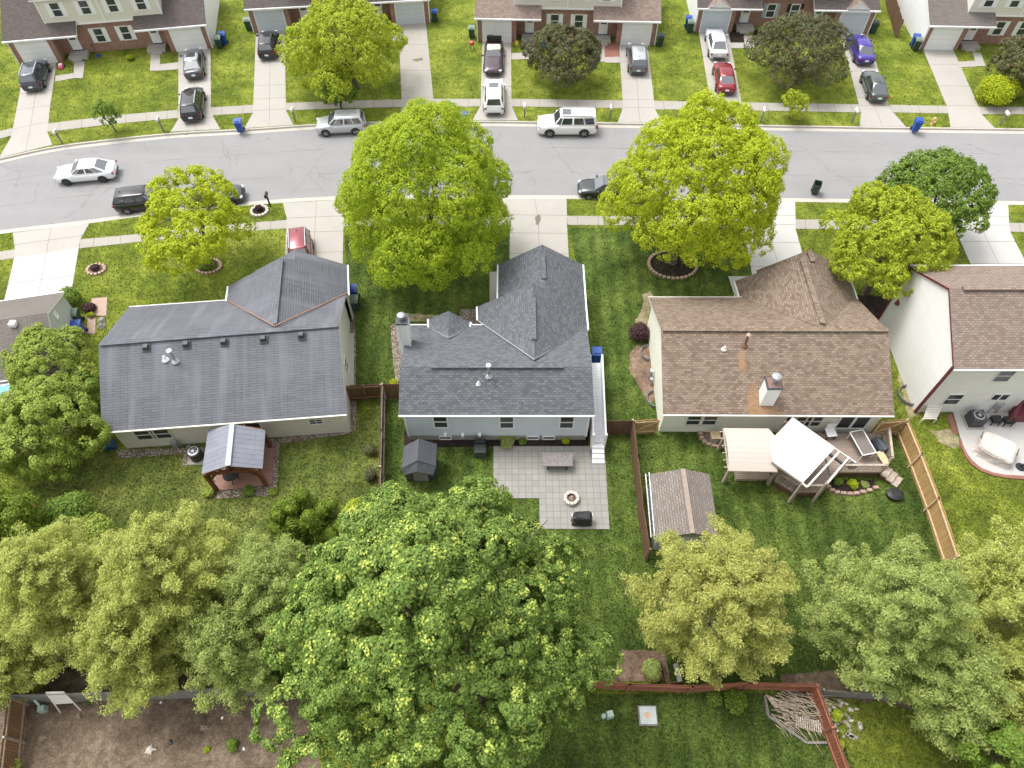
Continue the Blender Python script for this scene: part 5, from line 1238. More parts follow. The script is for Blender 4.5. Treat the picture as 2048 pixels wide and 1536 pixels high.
def bush(label, px, r, h, mat, n=1500, leaf=.12, seed=3, group=None, name='shrub', cat='shrub', sx=1.0, sy=1.0, aspect=.6, z=0.0, lumps=7, up=.5):
    b = P(px[0], px[1], z) if not isinstance(px, Vector) else px; rng = np.random.default_rng(seed); root = thing(name, label, cat, b, group)
    L = sphere_dirs(rng, lumps, .6); cc = np.array((b.x, b.y, b.z + h * .5)); A = np.array((r * sx, r * sy, h * .52))
    LC = cc + L * A * .42; k = rng.integers(0, lumps, n); d = sphere_dirs(rng, n, .35)
    pos = LC[k] + d * A * .62 * rng.uniform(.7, 1.03, (n, 1)); pos = pos[pos[:, 2] > b.z + .02]; d = d[:len(pos)]
    nr = (pos - cc) / A + rng.normal(size=pos.shape) * .5 + np.array((0, 0, up))
    leaf_mesh('foliage', pos, nr, leaf * rng.uniform(.6, 1.3, len(pos)), aspect, rng, mat, root)
    m = MB()
    for q in range(4): m.tube(b, Vector(LC[q % lumps]), .03, .01, 5)
    build('stem', m, M['bark'], root); return root
def pine(label, base_px, top_z, r, mat, n=30000, seed=1, group='pines along the back fences', lean=(0, 0), low=.25, tuft=.27, leaf=.135, droop=.0, tiers=12):
    rng = np.random.default_rng(seed); b = P(*base_px); root = thing('pine_tree', label, 'tree', b, group)
    m = MB(); topv = b + Vector((lean[0], lean[1], top_z)); m.path([b, b.lerp(topv, .5), topv], [.2, .13, .025], 8)
    TP = []; TD = []
    for ti in range(tiers):
        f = low + (1 - low) * (ti / (tiers - 1)) ** .92; z = top_z * f; nb = int(rng.integers(6, 9)); L0 = r * (1 - f) ** .62 * (1.0 if ti > 1 else .9) + .35
        for k in range(nb):
            an = 2 * math.pi * (k + rng.uniform(-.25, .25)) / nb + ti * 1.1; L = L0 * rng.uniform(.72, 1.15)
            o = b.lerp(topv, f); dr = Vector((math.cos(an), math.sin(an), 0)); rise = .18 + .35 * f
            e = o + dr * L + Vector((0, 0, L * rise)); mid = o + dr * L * .5 + Vector((0, 0, L * rise * .25)); m.path([o, mid, e], [.05, .035, .012], 5)
            nt_ = max(6, int(L * 12))
            for j in range(nt_):
                t = rng.uniform(.28, 1.03) ** .8; p = o.lerp(mid, t * 2) if t < .5 else mid.lerp(e, t * 2 - 1)
                sd_ = Vector((-dr.y, dr.x, 0)) * rng.normal() * .30 * L * (1.15 - t) ; p = p + sd_ + dr * rng.normal() * .12 + Vector((0, 0, rng.uniform(.0, .22)))
                TP.append(tuple(p)); TD.append((dr.x * .5, dr.y * .5, .8))
    for j in range(10): TP.append(tuple(b.lerp(topv, rng.uniform(.86, 1.02)) + Vector(tuple(rng.normal(size=3) * .12)))); TD.append((0, 0, 1))
    T = np.array(TP); d = np.array(TD); per = max(6, int(1.5 * n) // len(T))
    P0 = np.repeat(T, per, axis=0); dd = np.repeat(d, per, axis=0); o = sphere_dirs(rng, len(P0), .55); rad = rng.uniform(.25, 1.0, (len(P0), 1)) ** .6 * tuft
    pos = P0 + o * rad * np.array((1, 1, .7))
    t1 = rng.normal(size=P0.shape); nr = np.cross(o, t1) + dd * .9 + o * .7
    leaf_mesh('crown', pos, nr, leaf * rng.uniform(.7, 1.3, len(pos)), .36, rng, mat, root)
    build('trunk', m, M['bark_pale'], root); return root
def arborvitae(label, px, r, h, mat, seed=1, n=9000, heads=5, group='lumpy dark arborvitae'):
    rng = np.random.default_rng(seed); b = P(*px); root = thing('arborvitae', label, 'conifer', b, group); m = MB()
    pos = []; nr = []
    for k in range(heads):
        an = 2 * math.pi * k / heads + rng.uniform(-.4, .4); rr_ = r * (.55 if heads > 1 else 0) * rng.uniform(.7, 1.2); hh = h * rng.uniform(.72, 1.05); hr = r * rng.uniform(.36, .5)
        c = np.array((b.x + math.cos(an) * rr_, b.y + math.sin(an) * rr_, 0)); m.tube(b, Vector((c[0], c[1], hh * .9)), .06, .02, 6)
        nlump = 7
        for j in range(nlump):
            z = hh * (j + .6) / nlump; lr = hr * (1.0 if j < nlump - 2 else (.85 if j == nlump - 2 else .66)) * rng.uniform(.85, 1.15); cn = c + np.array((rng.normal() * .16 * r, rng.normal() * .16 * r, z)); nn = n // (heads * nlump)
            d = sphere_dirs(rng, nn, .5); pos.append(cn + d * lr * rng.uniform(.86, 1.03, (nn, 1)) * np.array((1, 1, .85))); nr.append(d + rng.normal(size=(nn, 3)) * .35)
    pos = np.vstack(pos); nr = np.vstack(nr); k = pos[:, 2] > .05; pos, nr = pos[k], nr[k]
    leaf_mesh('crown', pos, nr, .13 * rng.uniform(.6, 1.3, len(pos)), .7, rng, mat, root); build('trunk', m, M['bark'], root); return root
tree('very large round bright green maple between two driveways, left of the pale blue house', (848, 524), (848, 390), 165, 162, M['l_maple'], 190000, .125, 11, 60, .12, 'large street maples', lobe_r=.22, shell=.84, dens=1.6, tuft=.27)
tree('very large yellow-green maple with brick ring, in front of the ivory house', (1345, 524), (1396, 380), 160, 157, M['l_maple2'], 175000, .125, 12, 58, .28, 'large street maples', lobe_r=.23, shell=.83, dens=1.4, tuft=.27)
tree('small open yellow-green maple over two parked cars at the near kerb', (418, 537), (380, 442), 116, 96, M['l_maple2'], 24000, .165, 13, 13, .95, lobe_r=.36, shell=.70, dens=.75, bottom=-.35)
tree('spreading bright green tree in front of the brick townhouse at the top', (712, 176), (684, 92), 120, 108, M['l_spring'], 42000, .18, 14, 26, .6, lobe_r=.30, shell=.74, tuft=.34)
tree('small round dark green tree on the far verge under the spreading tree', (684, 224), (678, 184), 30, 31, M['l_green'], 5000, .17, 15, 8, .2, lobe_r=.5, tuft=.26)
tree('dusky crabapple with reddish leaves in front of the tan-shingled townhouse', (1133, 168), (1128, 112), 76, 56, M['l_crab'], 26000, .15, 16, 22, .5, 'dark crabapples', lobe_r=.33, shell=.72, tuft=.26)
tree('broad dusky crabapple between the red sedan and purple sedan driveways', (1592, 158), (1602, 98), 90, 64, M['l_crab'], 30000, .15, 17, 24, .45, 'dark crabapples', lobe_r=.32, shell=.74, tuft=.26)
tree('dusky crabapple cut off by the right edge at the top', (2072, 178), (2052, 128), 72, 60, M['l_crab'], 18000, .16, 18, 12, .4, 'dark crabapples', lobe_r=.42, tuft=.26)
tree('thin young tree on the left verge with dark round crown', (231, 262), (207, 222), 20, 23, M['l_green'], 2200, .15, 19, 6, .2, 'verge saplings', lobe_r=.5, trunk_r=.06, tuft=.2)
tree('bushy yellow-green sapling on the verge between two mailboxes', (1577, 238), (1589, 207), 23, 23, M['l_spring'], 3200, .15, 20, 6, .3, 'verge saplings', lobe_r=.5, trunk_r=.06, tuft=.22)
tree('bright yellow-green tree between the ivory house and the grey two-storey house', (1732, 585), (1782, 476), 122, 84, M['l_spring'], 60000, .14, 21, 32, .9, lobe_r=.25, shell=.82, tuft=.27)
tree('dark green round maple behind the bright tree at the right kerb', (1850, 472), (1870, 395), 104, 80, M['l_green'], 36000, .18, 22, 20, .25, lobe_r=.34, shell=.74, tuft=.34)
bush('dense lime-green round shrub by the right-hand far pavement', (1984, 204), 1.85, 2.3, M['l_lime'], 9000, .17, 23, sx=1.05, sy=1.0, lumps=12)
tree('tall light green tree leaning over the brown-roofed house at the left edge', (190, 780), (104, 728), 80, 70, M['l_left'], 36000, .13, 24, 20, .6, 'left side trees', lobe_r=.34, shell=.72)
tree('broad green tree beside the dark-roofed house, below the left-edge roof', (150, 905), (88, 858), 104, 100, M['l_left'], 56000, .13, 25, 26, .5, 'left side trees', lobe_r=.30, shell=.76)
tree('green tree squeezed between the left trees and the dark roof corner', (200, 830), (160, 790), 38, 55, M['l_green'], 9000, .165, 26, 8, .4, 'left side trees', lobe_r=.45)
tree('huge green maple with yellow tips filling the bottom middle', (945, 1385), (864, 1250), 298, 332, M['l_big'], 440000, .115, 27, 95, .75, None, lobe_r=.155, shell=.88, tuft=.27, up=.3, bottom=-.35, trunk_r=.36, taper=.62, dens=1.05, tips=M['l_bigtip'])
pine('pale ochre pine by the brown shed, its branches over the lawn', (1388, 1266), 9.2, 4.7, M['l_pine_o'], 80000, 31)
pine('grey-green pine right of the ochre pine', (1690, 1290), 9.6, 4.4, M['l_pine_g'], 80000, 32)
pine('yellow-green pine at the right edge below the golden fence', (1950, 1270), 9.8, 4.6, M['l_pine_y'], 80000, 33)
pine('yellow-green pine at the bottom right corner', (2005, 1440), 8.0, 3.8, M['l_pine_y'], 52000, 34)
pine('grey-green pine low between the two right-hand pines', (1830, 1400), 6.4, 3.0, M['l_pine_g'], 34000, 44)
pine('yellowish pine left of centre with bare leader twigs', (430, 1230), 9.8, 4.4, M['l_pine_y'], 80000, 35)
pine('pale pine at the left, above the grey fence', (225, 1250), 9.2, 4.0, M['l_pine_y'], 70000, 36)
pine('grey-green pine beside the huge maple, below the arborvitae', (590, 1240), 7.6, 3.6, M['l_pine_g'], 52000, 37)
pine('low olive pine in front of the grey fence, left part', (330, 1330), 7.0, 3.4, M['l_pine_y'], 46000, 38)
pine('low olive pine by the grey fence near the huge maple', (520, 1330), 6.6, 3.1, M['l_pine_g'], 40000, 39)
pine('ragged pine at the left edge above the tyre', (65, 1335), 5.6, 2.8, M['l_pine_y'], 40000, 40)
tree('leafy understorey tree at the lower right corner', (1990, 1520), (1985, 1500), 55, 55, M['l_green'], 14000, .13, 41, 10, .3, lobe_r=.45)
arborvitae('many-headed arborvitae cluster between the gazebo and the huge maple', (628, 1088), 1.4, 6.0, M['l_arb'], 51, 22000, heads=7)
arborvitae('arborvitae with one tall head touching the huge maple', (682, 1100), 1.2, 6.3, M['l_arb'], 52, 18000, heads=5)
arborvitae('arborvitae cluster at the left edge below the blue umbrella', (80, 1096), 1.8, 5.4, M['l_arb'], 53, 26000, heads=8)
arborvitae('arborvitae at the far left edge', (-8, 1110), 1.8, 5.4, M['l_arb'], 54, 24000, heads=8)
arborvitae('lower arborvitae at the left edge under the first clusters', (30, 1180), 1.6, 5.0, M['l_arb'], 55, 20000, heads=6)
for i, (x, y, r, h, mt, lb) in enumerate([
    (165, 1050, 1.5, 2.8, 'l_green', 'leafy shrub below the broad left tree'), (215, 1085, 1.3, 2.4, 'l_left', 'paler leafy shrub beside the arborvitae at left'),
    (720, 1035, 1.1, 1.9, 'l_spring', 'yellow-green shrub between the fence end and the huge maple'), (75, 1370, 1.0, 1.4, 'l_spring', 'bright shrub behind the tyre at the lower left'),
    (35, 1240, 1.1, 2.4, 'l_green', 'green shrub at the left edge below the arborvitae'), (230, 1250, 1.2, 1.8, 'l_green', 'dark shrub showing between two left pines'),
    (565, 1370, .9, 1.4, 'l_green', 'green shrub where the huge maple meets the grey fence'), (22, 1545, .7, 1.2, 'l_pine_y', 'pale sprig at the bottom left corner'),
    (1465, 1408, .75, .6, 'l_green', 'low creeping shrub along the red fence left of the brush pile'), (1425, 1400, .45, .5, 'l_green', 'small creeper at the foot of the red fence'), (1835, 1418, .38, .55, 'l_green', 'small leafy plant in a blue pot under the lower right pines'),
    (467, 1492, .33, .45, 'l_green', 'small weed clump on the bare soil'), (415, 1500, .15, .15, 'l_spring', 'tiny weed left of the weed clump on the soil'), (177, 1404, .14, .2, 'l_green', 'tiny weed at the foot of the grey fence'),
    (1668, 1435, .3, .7, 'l_spring', 'vine climbing the red fence corner'), (1675, 1492, .25, .6, 'l_spring', 'vine on the lower part of the red fence'),
    (147, 610, .95, 1.4, 'l_green', 'clipped round shrub at the corner of the left-edge house'), (183, 622, .6, .6, 'l_purple', 'low purple shrub on the brick path'), (184, 634, .3, .35, 'l_spring', 'small lime plant in front of the purple shrub'),
    (163, 688, .5, .7, 'l_green', 'low shrub below the blue bin by the brick path'), (1275, 673, .85, 1.2, 'l_purple', 'dark purple shrub against the ivory gable wall'),
    (1013, 886, .62, .55, 'l_hosta', 'large variegated hosta in the dark mulch bed'), (1046, 885, .27, .3, 'l_green', 'small green plant right of the hosta'), (1132, 884, .27, .3, 'l_lime', 'small bright plant at the right end of the mulch bed'),
    (498, 985, .42, .45, 'l_green', 'round herb clump in front of the red deck'), (547, 985, .3, .3, 'l_left', 'grey-green herb by the blue ornament'), (420, 988, .4, .5, 'l_left', 'shrub at the front left corner of the gazebo bed'),
    (742, 905, .45, .7, 'l_crab', 'dark twiggy rose by the long brown fence'), (744, 955, .45, .8, 'l_crab', 'second dark shrub down the long brown fence'),
    (1703, 972, .35, .45, 'l_lime', 'yellow-leaved plant in the ringed bed below the deck'), (1727, 972, .28, .3, 'l_hosta', 'variegated hosta beside the yellow plant below the deck'), (1675, 966, .3, .35, 'l_green', 'green plant at the left end of the ringed bed below the deck'),
    (418, 534, .75, .5, 'l_green', 'low ground shrub round the foot of the small maple'), (192, 540, .35, .45, 'l_purple', 'small purple shrub in its own ringed bed on the front lawn'), (519, 420, .28, .45, 'l_purple', 'small reddish shrub in the ringed bed by the black mailbox'),
    (262, 120, .42, .5, 'l_lime', 'small lime shrub below the brick wall at the top left'), (1178, 112, .35, .5, 'l_lime', 'lime shrub behind the first crabapple'), (1046, 98, .35, .6, 'l_crab', 'potted plant by the front walk of the tan-shingled townhouse'),
    (1792, 1350, .7, .9, 'l_green', 'dark shrub behind the low grey fence'), (1930, 1445, .9, 1.6, 'l_green', 'dark glossy shrub below the right-hand pines'), (1300, 1345, .6, .9, 'l_pine_g', 'scrubby growth above the red fence'),
    (788, 768, .3, .4, 'l_lime', 'tiny lime plant at the end of the gravel bed')]):
    bush(lb, (x, y), r, h, M[mt], int(900 + 2200 * r * r), .11 if r < .6 else .14, 60 + i)
# rings of stone round trees and beds
def ring(label, px, r, n, mat, fill, sx=1.25, cat='edging', h=.16):
    c = P(*px); root = thing('bed_edging', label, cat, c); rim_ring(root, c, r, n, mat, sx=sx, h=h)
    m = MB(); q = [(c.x + math.cos(2 * math.pi * k / 20) * r * .97 * sx, c.y + math.sin(2 * math.pi * k / 20) * r * .97, .03) for k in range(20)]; m.poly(q); build('bed', m, fill, root)
ring('ring of red blocks round the foot of the very large yellow-green maple', (1345, 530), 1.45, 34, M['stone_tan'], M['mulch'])
ring('stone ring round the foot of the small maple', (418, 534), .72, 20, M['stone_tan'], M['mulch_brown'])
ring('small ring bed with purple shrub on the front lawn', (193, 540), .52, 14, M['stone_tan'], M['mulch_brown'])
ring('ring of pale pink blocks by the black mailbox', (519, 423), .58, 14, M['stone_pale'], M['mulch'], sx=1.1)
root = thing('stone_bed', 'patch of loose flat stones beside the red fence', 'stone bed', P(1684, 1440)); rg = random.Random(8)
for k in range(46):
    t = rg.uniform(0, 6.28); r_ = math.sqrt(rg.random()) * .95; c = P(1684, 1438); m = MB().box((c.x + math.cos(t) * r_, c.y + math.sin(t) * r_ * 1.25, .04), (rg.uniform(.12, .3), rg.uniform(.1, .2), .07), rg.uniform(0, 3), taper=.8); build('stone', m, M['stone_pale'] if k % 2 else M['bark_pale'], root)
root = thing('bed_edging', 'curved row of tan blocks round the bed below the deck rail', 'edging', P(1700, 980))
ptsb = [(1655, 975), (1663, 982), (1673, 986), (1685, 988), (1698, 989), (1711, 988), (1724, 985), (1737, 982), (1750, 977)]
for x, y in ptsb: p = P(x, y); m = MB().box((p.x, p.y, .1), (.34, .22, .2), taper=.85); build('stone', m, M['stone_tan'], root)
root = thing('bed_edging', 'curved row of red blocks round the bed left of the tan canopy', 'edging', P(1425, 885))
for x, y in [(1400, 868), (1403, 877), (1409, 884), (1417, 889), (1427, 892), (1437, 894), (1447, 895)]: p = P(x, y); m = MB().box((p.x, p.y, .09), (.32, .24, .18), taper=.85); build('stone', m, M['stone_tan'], root)
sheet('mulch_bed', [(1402, 865), (1450, 866), (1455, 893), (1425, 889), (1408, 880)], M['mulch_brown'], .016); sheet('mulch_bed', [(1655, 960), (1748, 960), (1750, 975), (1700, 987), (1660, 978)], M['mulch'], .016)

# ---------------- grass blades on the lawns
def inside(pts, poly):
    x, y = pts[:, 0], pts[:, 1]; c = np.zeros(len(pts), bool); n = len(poly)
    for i in range(n):
        x1, y1 = poly[i]; x2, y2 = poly[(i + 1) % n]
        if y1 == y2: continue
        c ^= ((y1 > y) != (y2 > y)) & (x < (x2 - x1) * (y - y1) / (y2 - y1) + x1)
    return c
rng = np.random.default_rng(77); NB = 620000
py = rng.uniform(-10, 1560, NB); pxx = rng.uniform(-20, 2070, NB); vv = (py - 768) / F; uu = (pxx - 1024) / F
tt = H / (ST + vv * CT); G = np.stack([uu * tt, (CT - vv * ST) * tt], 1)
lx = np.array([p.x for p in tline]); ty = np.interp(G[:, 0], lx, [p.y for p in tline]); by = np.interp(G[:, 0], lx, [p.y for p in bline])
ok = (G[:, 1] > ty + .03) | (G[:, 1] < by - .03)
for q, _ in NOGRASS: ok &= ~inside(G, q)
G = G[ok]; which = np.zeros(len(G), int)
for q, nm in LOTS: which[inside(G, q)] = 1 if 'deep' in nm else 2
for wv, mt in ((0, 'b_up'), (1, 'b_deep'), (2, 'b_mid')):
    g_ = G[which == wv]; n_ = len(g_); ht = rng.uniform(.03, .085, n_); pos = np.column_stack([g_, ht * .35 + .004]); nr = rng.normal(size=(n_, 3)) * np.array((1, 1, .8)) + np.array((0, 0, .5))
    root = bpy.data.objects.new('tmp', None); WL['tmp'] = (0, 0, 0)
    o = leaf_mesh('grass', pos, nr, ht * 2.0, .38, rng, M[mt], root); o.parent = None; tag(o, kind='stuff')
# ---------------- things in the back yards
def post(m, x, y, z0, z1, w_=.14): m.box((x, y, (z0 + z1) / 2), (w_, w_, z1 - z0))
# gazebo with metal roof
gz = thing('gazebo', 'timber gazebo with grey standing-seam metal gable roof on a red deck', 'gazebo', P(475, 950))
ze, zr = 2.15, 3.0
LF, LN = P(415, 865, ze), P(403, 948, ze); RF, RN = P(532, 855, ze), P(525, 937, ze); TF, TN = P(464.5, 848, zr), P(456, 932, zr)
LF.y = RF.y = (LF.y + RF.y) / 2 + .0
m = MB(); m.slab([LN, TN, TF, LF], .06, 0, 1); m.slab([TN, RN, RF, TF], .06, 0, 1); build('roof', m, [M['metal_roof'], M['grey_metal']], gz)
m = MB().beam(TN + Vector((0, 0, .03)), TF + Vector((0, 0, .03)), .3, .06); build('ridge_cap', m, M['grey_metal'], gz)
fx = [P(434.5, 981), P(534, 972), P(542.5, 894.5), None]; fx[3] = fx[0] + (fx[2] - fx[1])
for p in fx: m = MB(); post(m, p.x, p.y, .1, ze + .05, .2); build('post', m, M['wood_post'], gz)
m = MB()
for a, b in ((0, 1), (1, 2), (2, 3), (3, 0)):
    p, q = fx[a], fx[b]; zz = Vector((0, 0, ze - .05)); m.beam(p + zz, q + zz, .12, .2)
    for s_, e_ in ((p, q), (q, p)):
        d = (e_ - s_).normalized(); m.beam(s_ + Vector((0, 0, ze - .75)) + d * .05, s_ + Vector((0, 0, ze - .1)) + d * .65, .1, .1)
build('frame', m, M['wood_post'], gz)
for pa, pb in ((fx[0], fx[1]), (fx[3], fx[2])):
    mm = (pa + pb) / 2; m = MB(); top = mm + Vector((0, 0, zr - .15)); z = Vector((0, 0, ze))
    m.beam(pa + z, top, .1, .14); m.beam(pb + z, top, .1, .14); m.beam(mm + z, top, .1, .1)
    for t in (.25, .75): m.beam(mm + z, (pa + z).lerp(top, .5) if t < .5 else (pb + z).lerp(top, .5), .08, .08)
    build('truss', m, M['wood_post'], gz)
dk = MB(); dk.prism([P(436, 983), P(545, 970), P(549, 893), P(520, 880), P(420, 890)], .0, .1); tag(build('deck', dk, M['deck_red'], None), 'low red board deck under the gazebo', 'deck')
tb = thing('patio_table', 'round dark table in the shade of the gazebo', 'table', P(470, 962)); m = MB().lathe(P(470, 960) + Vector((0, 0, .1)), [(.5, .68), (.5, .72)], 16); build('table_top', m, M['dark'], tb)
m = MB(); c = P(470, 960)
for k in range(4): m.tube(c + Vector((.35 * math.cos(k * 1.57), .35 * math.sin(k * 1.57), .1)), c + Vector((.1 * math.cos(k * 1.57), .1 * math.sin(k * 1.57), .8)), .025)
build('leg', m, M['dark'], tb)
def ac(label, px, r=.42, h=.75, square=False):
    c = P(*px); root = thing('air_conditioner', label, 'air conditioner', c)
    m = MB(); m.box(c + Vector((0, 0, .04)), (r * 2.6, r * 2.6, .08)); build('pad', m, M['conc_old'], root)
    m = MB()
    if square: m.box(c + Vector((0, 0, h / 2 + .08)), (r * 1.9, r * 1.9, h))
    else: m.lathe(c + Vector((0, 0, .08)), [(r, 0), (r, h * .95), (r * .9, h)], 12)
    build('casing', m, M['dark'], root)
    m = MB().lathe(c + Vector((0, 0, h + .08)), [(r * .78, .0), (r * .78, .03), (r * .7, .04)], 20); f = build('fan_grille', m, M['rim'], root)
    m = MB().lathe(c + Vector((0, 0, h + .12)), [(r * .6, 0), (r * .6, .01)], 20); build('fan_opening', m, M['black'], root)
    m = MB().lathe(c + Vector((0, 0, h + .13)), [(r * .25, 0), (r * .25, .03), (r * .1, .05)], 12)
    for k in range(6): m.beam(c + Vector((0, 0, h + .14)), c + Vector((r * .76 * math.cos(k * 1.047), r * .76 * math.sin(k * 1.047), h + .12)), .015, .015)
    build('hub', m, M['rim'], root)
ac('round-topped dark air conditioner on pebbles beside the gazebo', (396, 915), .42, .75)
ac('square dark air conditioner on the white concrete patio', (1944, 845), .44, .8, True)
# black grill / storage below blue house
root = thing('storage_box', 'grey slatted unit with glossy black hood below the pale blue house', 'grill', P(960, 905))
c = P(961, 908); m = MB().box(c + Vector((0, 0, .35)), (.72, .62, .7)); 
for k in range(9): m.box(c + Vector((-.32 + k * .08, -.02, .72)), (.035, .6, .04))
build('slatted_body', m, M['dark'], root)
m = MB().box(c + Vector((0, .45, .62)), (.80, .42, .5), taper=.8); build('hood', m, M['cover_black'], root)
# playhouse shed of grey resin
s1 = thing('garden_shed', 'small dark grey resin shed, half under the huge maple', 'shed', P(838, 950))
ze, zr = 1.8, 2.35
a, b = P(874, 888, ze), P(808, 893, ze); c_, d = P(803, 937, ze), P(872, 932, ze); t1, t2 = P(838, 877, zr), P(835, 921, zr)
m = MB(); m.slab([c_, t2, t1, b], .07, 0, 0); m.slab([t2, d, a, t1], .07, 0, 0); build('roof', m, boards('resin_roof', (.055, .06, .068), (.065, .07, .08), (.02, .02, .025), .16, 5, horiz=True, var=.15, rough=.5), s1)
q1, q2 = P(804, 936, ze - .05), P(872, 936, ze - .05); f1, f2 = P(808, 950, 1.55), P(866, 950, 1.55); t3 = P(834, 943, 1.95)
m = MB(); m.slab([f1, t3, t2 - Vector((0, 0, .08)), c_ - Vector((0, 0, .03))], .05, 0, 0); m.slab([t3, f2, d - Vector((0, 0, .03)), t2 - Vector((0, 0, .08))], .05, 0, 0); build('porch_roof', m, M['dark'], s1)
g = lambda p: Vector((p.x, p.y, 0)); i_ = lambda p: p.lerp((a + b + c_ + d) / 4, .1) - Vector((0, 0, .09))
A_, B_, C_, D_ = map(i_, (a, b, c_, d)); m = MB(); m.poly([g(C_), g(D_), D_, t2 - Vector((0, 0, .1)), C_]); m.poly([g(D_), g(A_), A_, D_]); m.poly([g(B_), g(C_), C_, B_]); m.poly([g(A_), g(B_), B_, t1 - Vector((0, 0, .1)), A_]); build('wall', m, M['dark'], s1)
m = MB(); mid = (C_ + D_) / 2; m.box((mid.x, C_.y - .02, .85), (.9, .04, 1.5)); build('door', m, M['table_grey'], s1)
# picnic table
c = P(1115, 927); root = thing('picnic_table', 'weathered grey table on the paver patio', 'table', c)
a, b, c2, d = P(1084, 905, .74), P(1145, 905, .74), P(1146, 932, .74), P(1085, 932, .74)
m = MB().slab([d, c2, b, a], .06, 0, 0); build('table_top', m, M['table_grey'], root)
for x in (d.x + .35, c2.x - .35):
    for y in (d.y + .15, a.y - .15): m = MB().box((x, y, .35), (.1, .1, .7)); build('leg', m, M['dark'], root)
m = MB().beam((d.x + .35, (a.y + d.y) / 2, .2), (c2.x - .35, (a.y + d.y) / 2, .2), .06, .1); build('stretcher', m, M['dark'], root)
# fire pit
c = P(1142, 1000); root = thing('fire_pit', 'ring of pale blocks round a rusty fire bowl on the patio', 'fire pit', c)
for lev in range(2):
    for k in range(10):
        t = 2 * math.pi * (k + .5 * lev) / 10; m = MB().box((c.x + math.cos(t) * .36, c.y + math.sin(t) * .36, .1 + .17 * lev), (.2, .235, .16), t, taper=.96); build('stone', m, M['stone_pale'], root)
m = MB().lathe(c, [(.26, .2), (.26, .38), (.24, .38), (.22, .16)], 16); build('fire_bowl', m, plain('rust_dark', (.11, .07, .06), .8, var=.4, scale=9), root)
m = MB()
rg = random.Random(4)
for k in range(9): an = rg.uniform(0, 6.28); m.tube(c + Vector((math.cos(an) * .2, math.sin(an) * .2, .2)), c + Vector((-math.cos(an) * .15, -math.sin(an + .5) * .18, .3 + rg.random() * .08)), .018, .012, 5)
build('firewood', m, M['twig'], root)
def covered(label, px, size, mat, yaw=0, name='covered_grill', cat='grill', h=1.05, soft=.82):
    c = P(*px); root = thing(name, label, cat, (c.x, c.y, 0), world=False, rz=yaw); rng = random.Random(int(px[0]))
    prof = [(1.06, 0), (1.0, .25), (.97, .6), (1.0, .75), (.93, .92), (soft, 1.0)]; m = MB(); n = 28
    for s_, t in prof:
        for k in range(n):
            an = 2 * math.pi * k / n; ca, sa = math.cos(an), math.sin(an); e = (abs(ca) ** 5 + abs(sa) ** 5) ** (-1 / 5); wr_ = 1 + (rng.uniform(-.05, .05) + .045 * math.sin(an * 7)) * (1 - t * .8)
            m.v.append((ca * e * size[0] / 2 * s_ * wr_, sa * e * size[1] / 2 * s_ * wr_, h * t + (.05 * math.sin(an * 2) if t > .8 else 0)))
    for q in range(len(prof) - 1):
        for k in range(n): j = (k + 1) % n; m.f.append((q * n + k, q * n + j, (q + 1) * n + j, (q + 1) * n + k)); m.m.append(0)
    m.f.append(tuple((len(prof) - 1) * n + k for k in range(n))); m.m.append(0)
    build('cover', m, mat, root, smooth=False)
    m = MB().beam((-size[0] / 2 - .02, 0, h * .82), (-size[0] / 2 - .02, size[1] * .35, h * .82), .04, .04); m.beam((size[0] / 2 + .02, 0, h * .82), (size[0] / 2 + .02, size[1] * .35, h * .82), .04, .04); build('side_strap', m, M['offwhite'] if mat is M['cover_black'] else M['dark'], root); return root
covered('glossy black covered grill on the paver patio below the fire pit', (1163, 1044), (1.15, .6), M['cover_black'], 0, h=.95, soft=.7)
# brown shed with ladder
s2 = thing('garden_shed', 'brown-shingled shed with pale walls beside the dark board fence', 'shed', P(1370, 1020))
ze, zr = 2.2, 3.0
a, b = P(1419, 949, ze), P(1301, 947, ze); d, c_ = P(1439, 1074, ze), P(1313, 1060, ze); t1, t2 = P(1366, 938, zr), P(1385, 1067, zr)
b.y = a.y = (a.y + b.y) / 2; c_.y = d.y
m = MB(); m.slab([c_, t2, t1, b], .08, 0, 1); m.slab([t2, d, a, t1], .08, 0, 1); build('roof', m, [M['shing_shed'], M['dark']], s2)
m = MB().beam(t1 + Vector((0, 0, .03)), t2 + Vector((0, 0, .03)), .26, .05); build('ridge_cap', m, plain('ridge_tan', (.30, .24, .2), .9), s2)
ce = (a + b + c_ + d) / 4; i_ = lambda p: p.lerp(ce, .07) - Vector((0, 0, .09)); A_, B_, C_, D_ = map(i_, (a, b, c_, d)); tt2, tt1 = t2.lerp(t1, .06) - Vector((0, 0, .1)), t1.lerp(t2, .06) - Vector((0, 0, .1))
m = MB(); m.poly([g(C_), g(D_), D_, tt2, C_]); m.poly([g(D_), g(A_), A_, D_]); m.poly([g(B_), g(C_), C_, B_]); m.poly([g(A_), g(B_), B_, tt1, A_]); build('wall', m, M['greengrey'], s2)
m = MB().box(((C_.x + D_.x) / 2, C_.y - .02, .95), (1.3, .05, 1.8)); build('door', m, M['white'], s2)
root = thing('ladder', 'aluminium extension ladder on edge between the fence and the shed', 'ladder', P(1296, 1000))
for k, (p, q) in enumerate(((P(1291, 948, 1.2), P(1302, 1075, 1.2)), (P(1298, 945, 1.4), P(1309, 1072, 1.4)))):
    m = MB().beam(p, q, .05, .09); build('side_rail', m, M['white'], root)
m = MB(); p, q, r_, s_ = P(1291, 948, 1.2), P(1302, 1075, 1.2), P(1298, 945, 1.4), P(1309, 1072, 1.4)
for k in range(13): t = (k + .5) / 13; m.tube(p.lerp(q, t), r_.lerp(s_, t), .02)
build('rung', m, M['steel'], root)
m = MB()
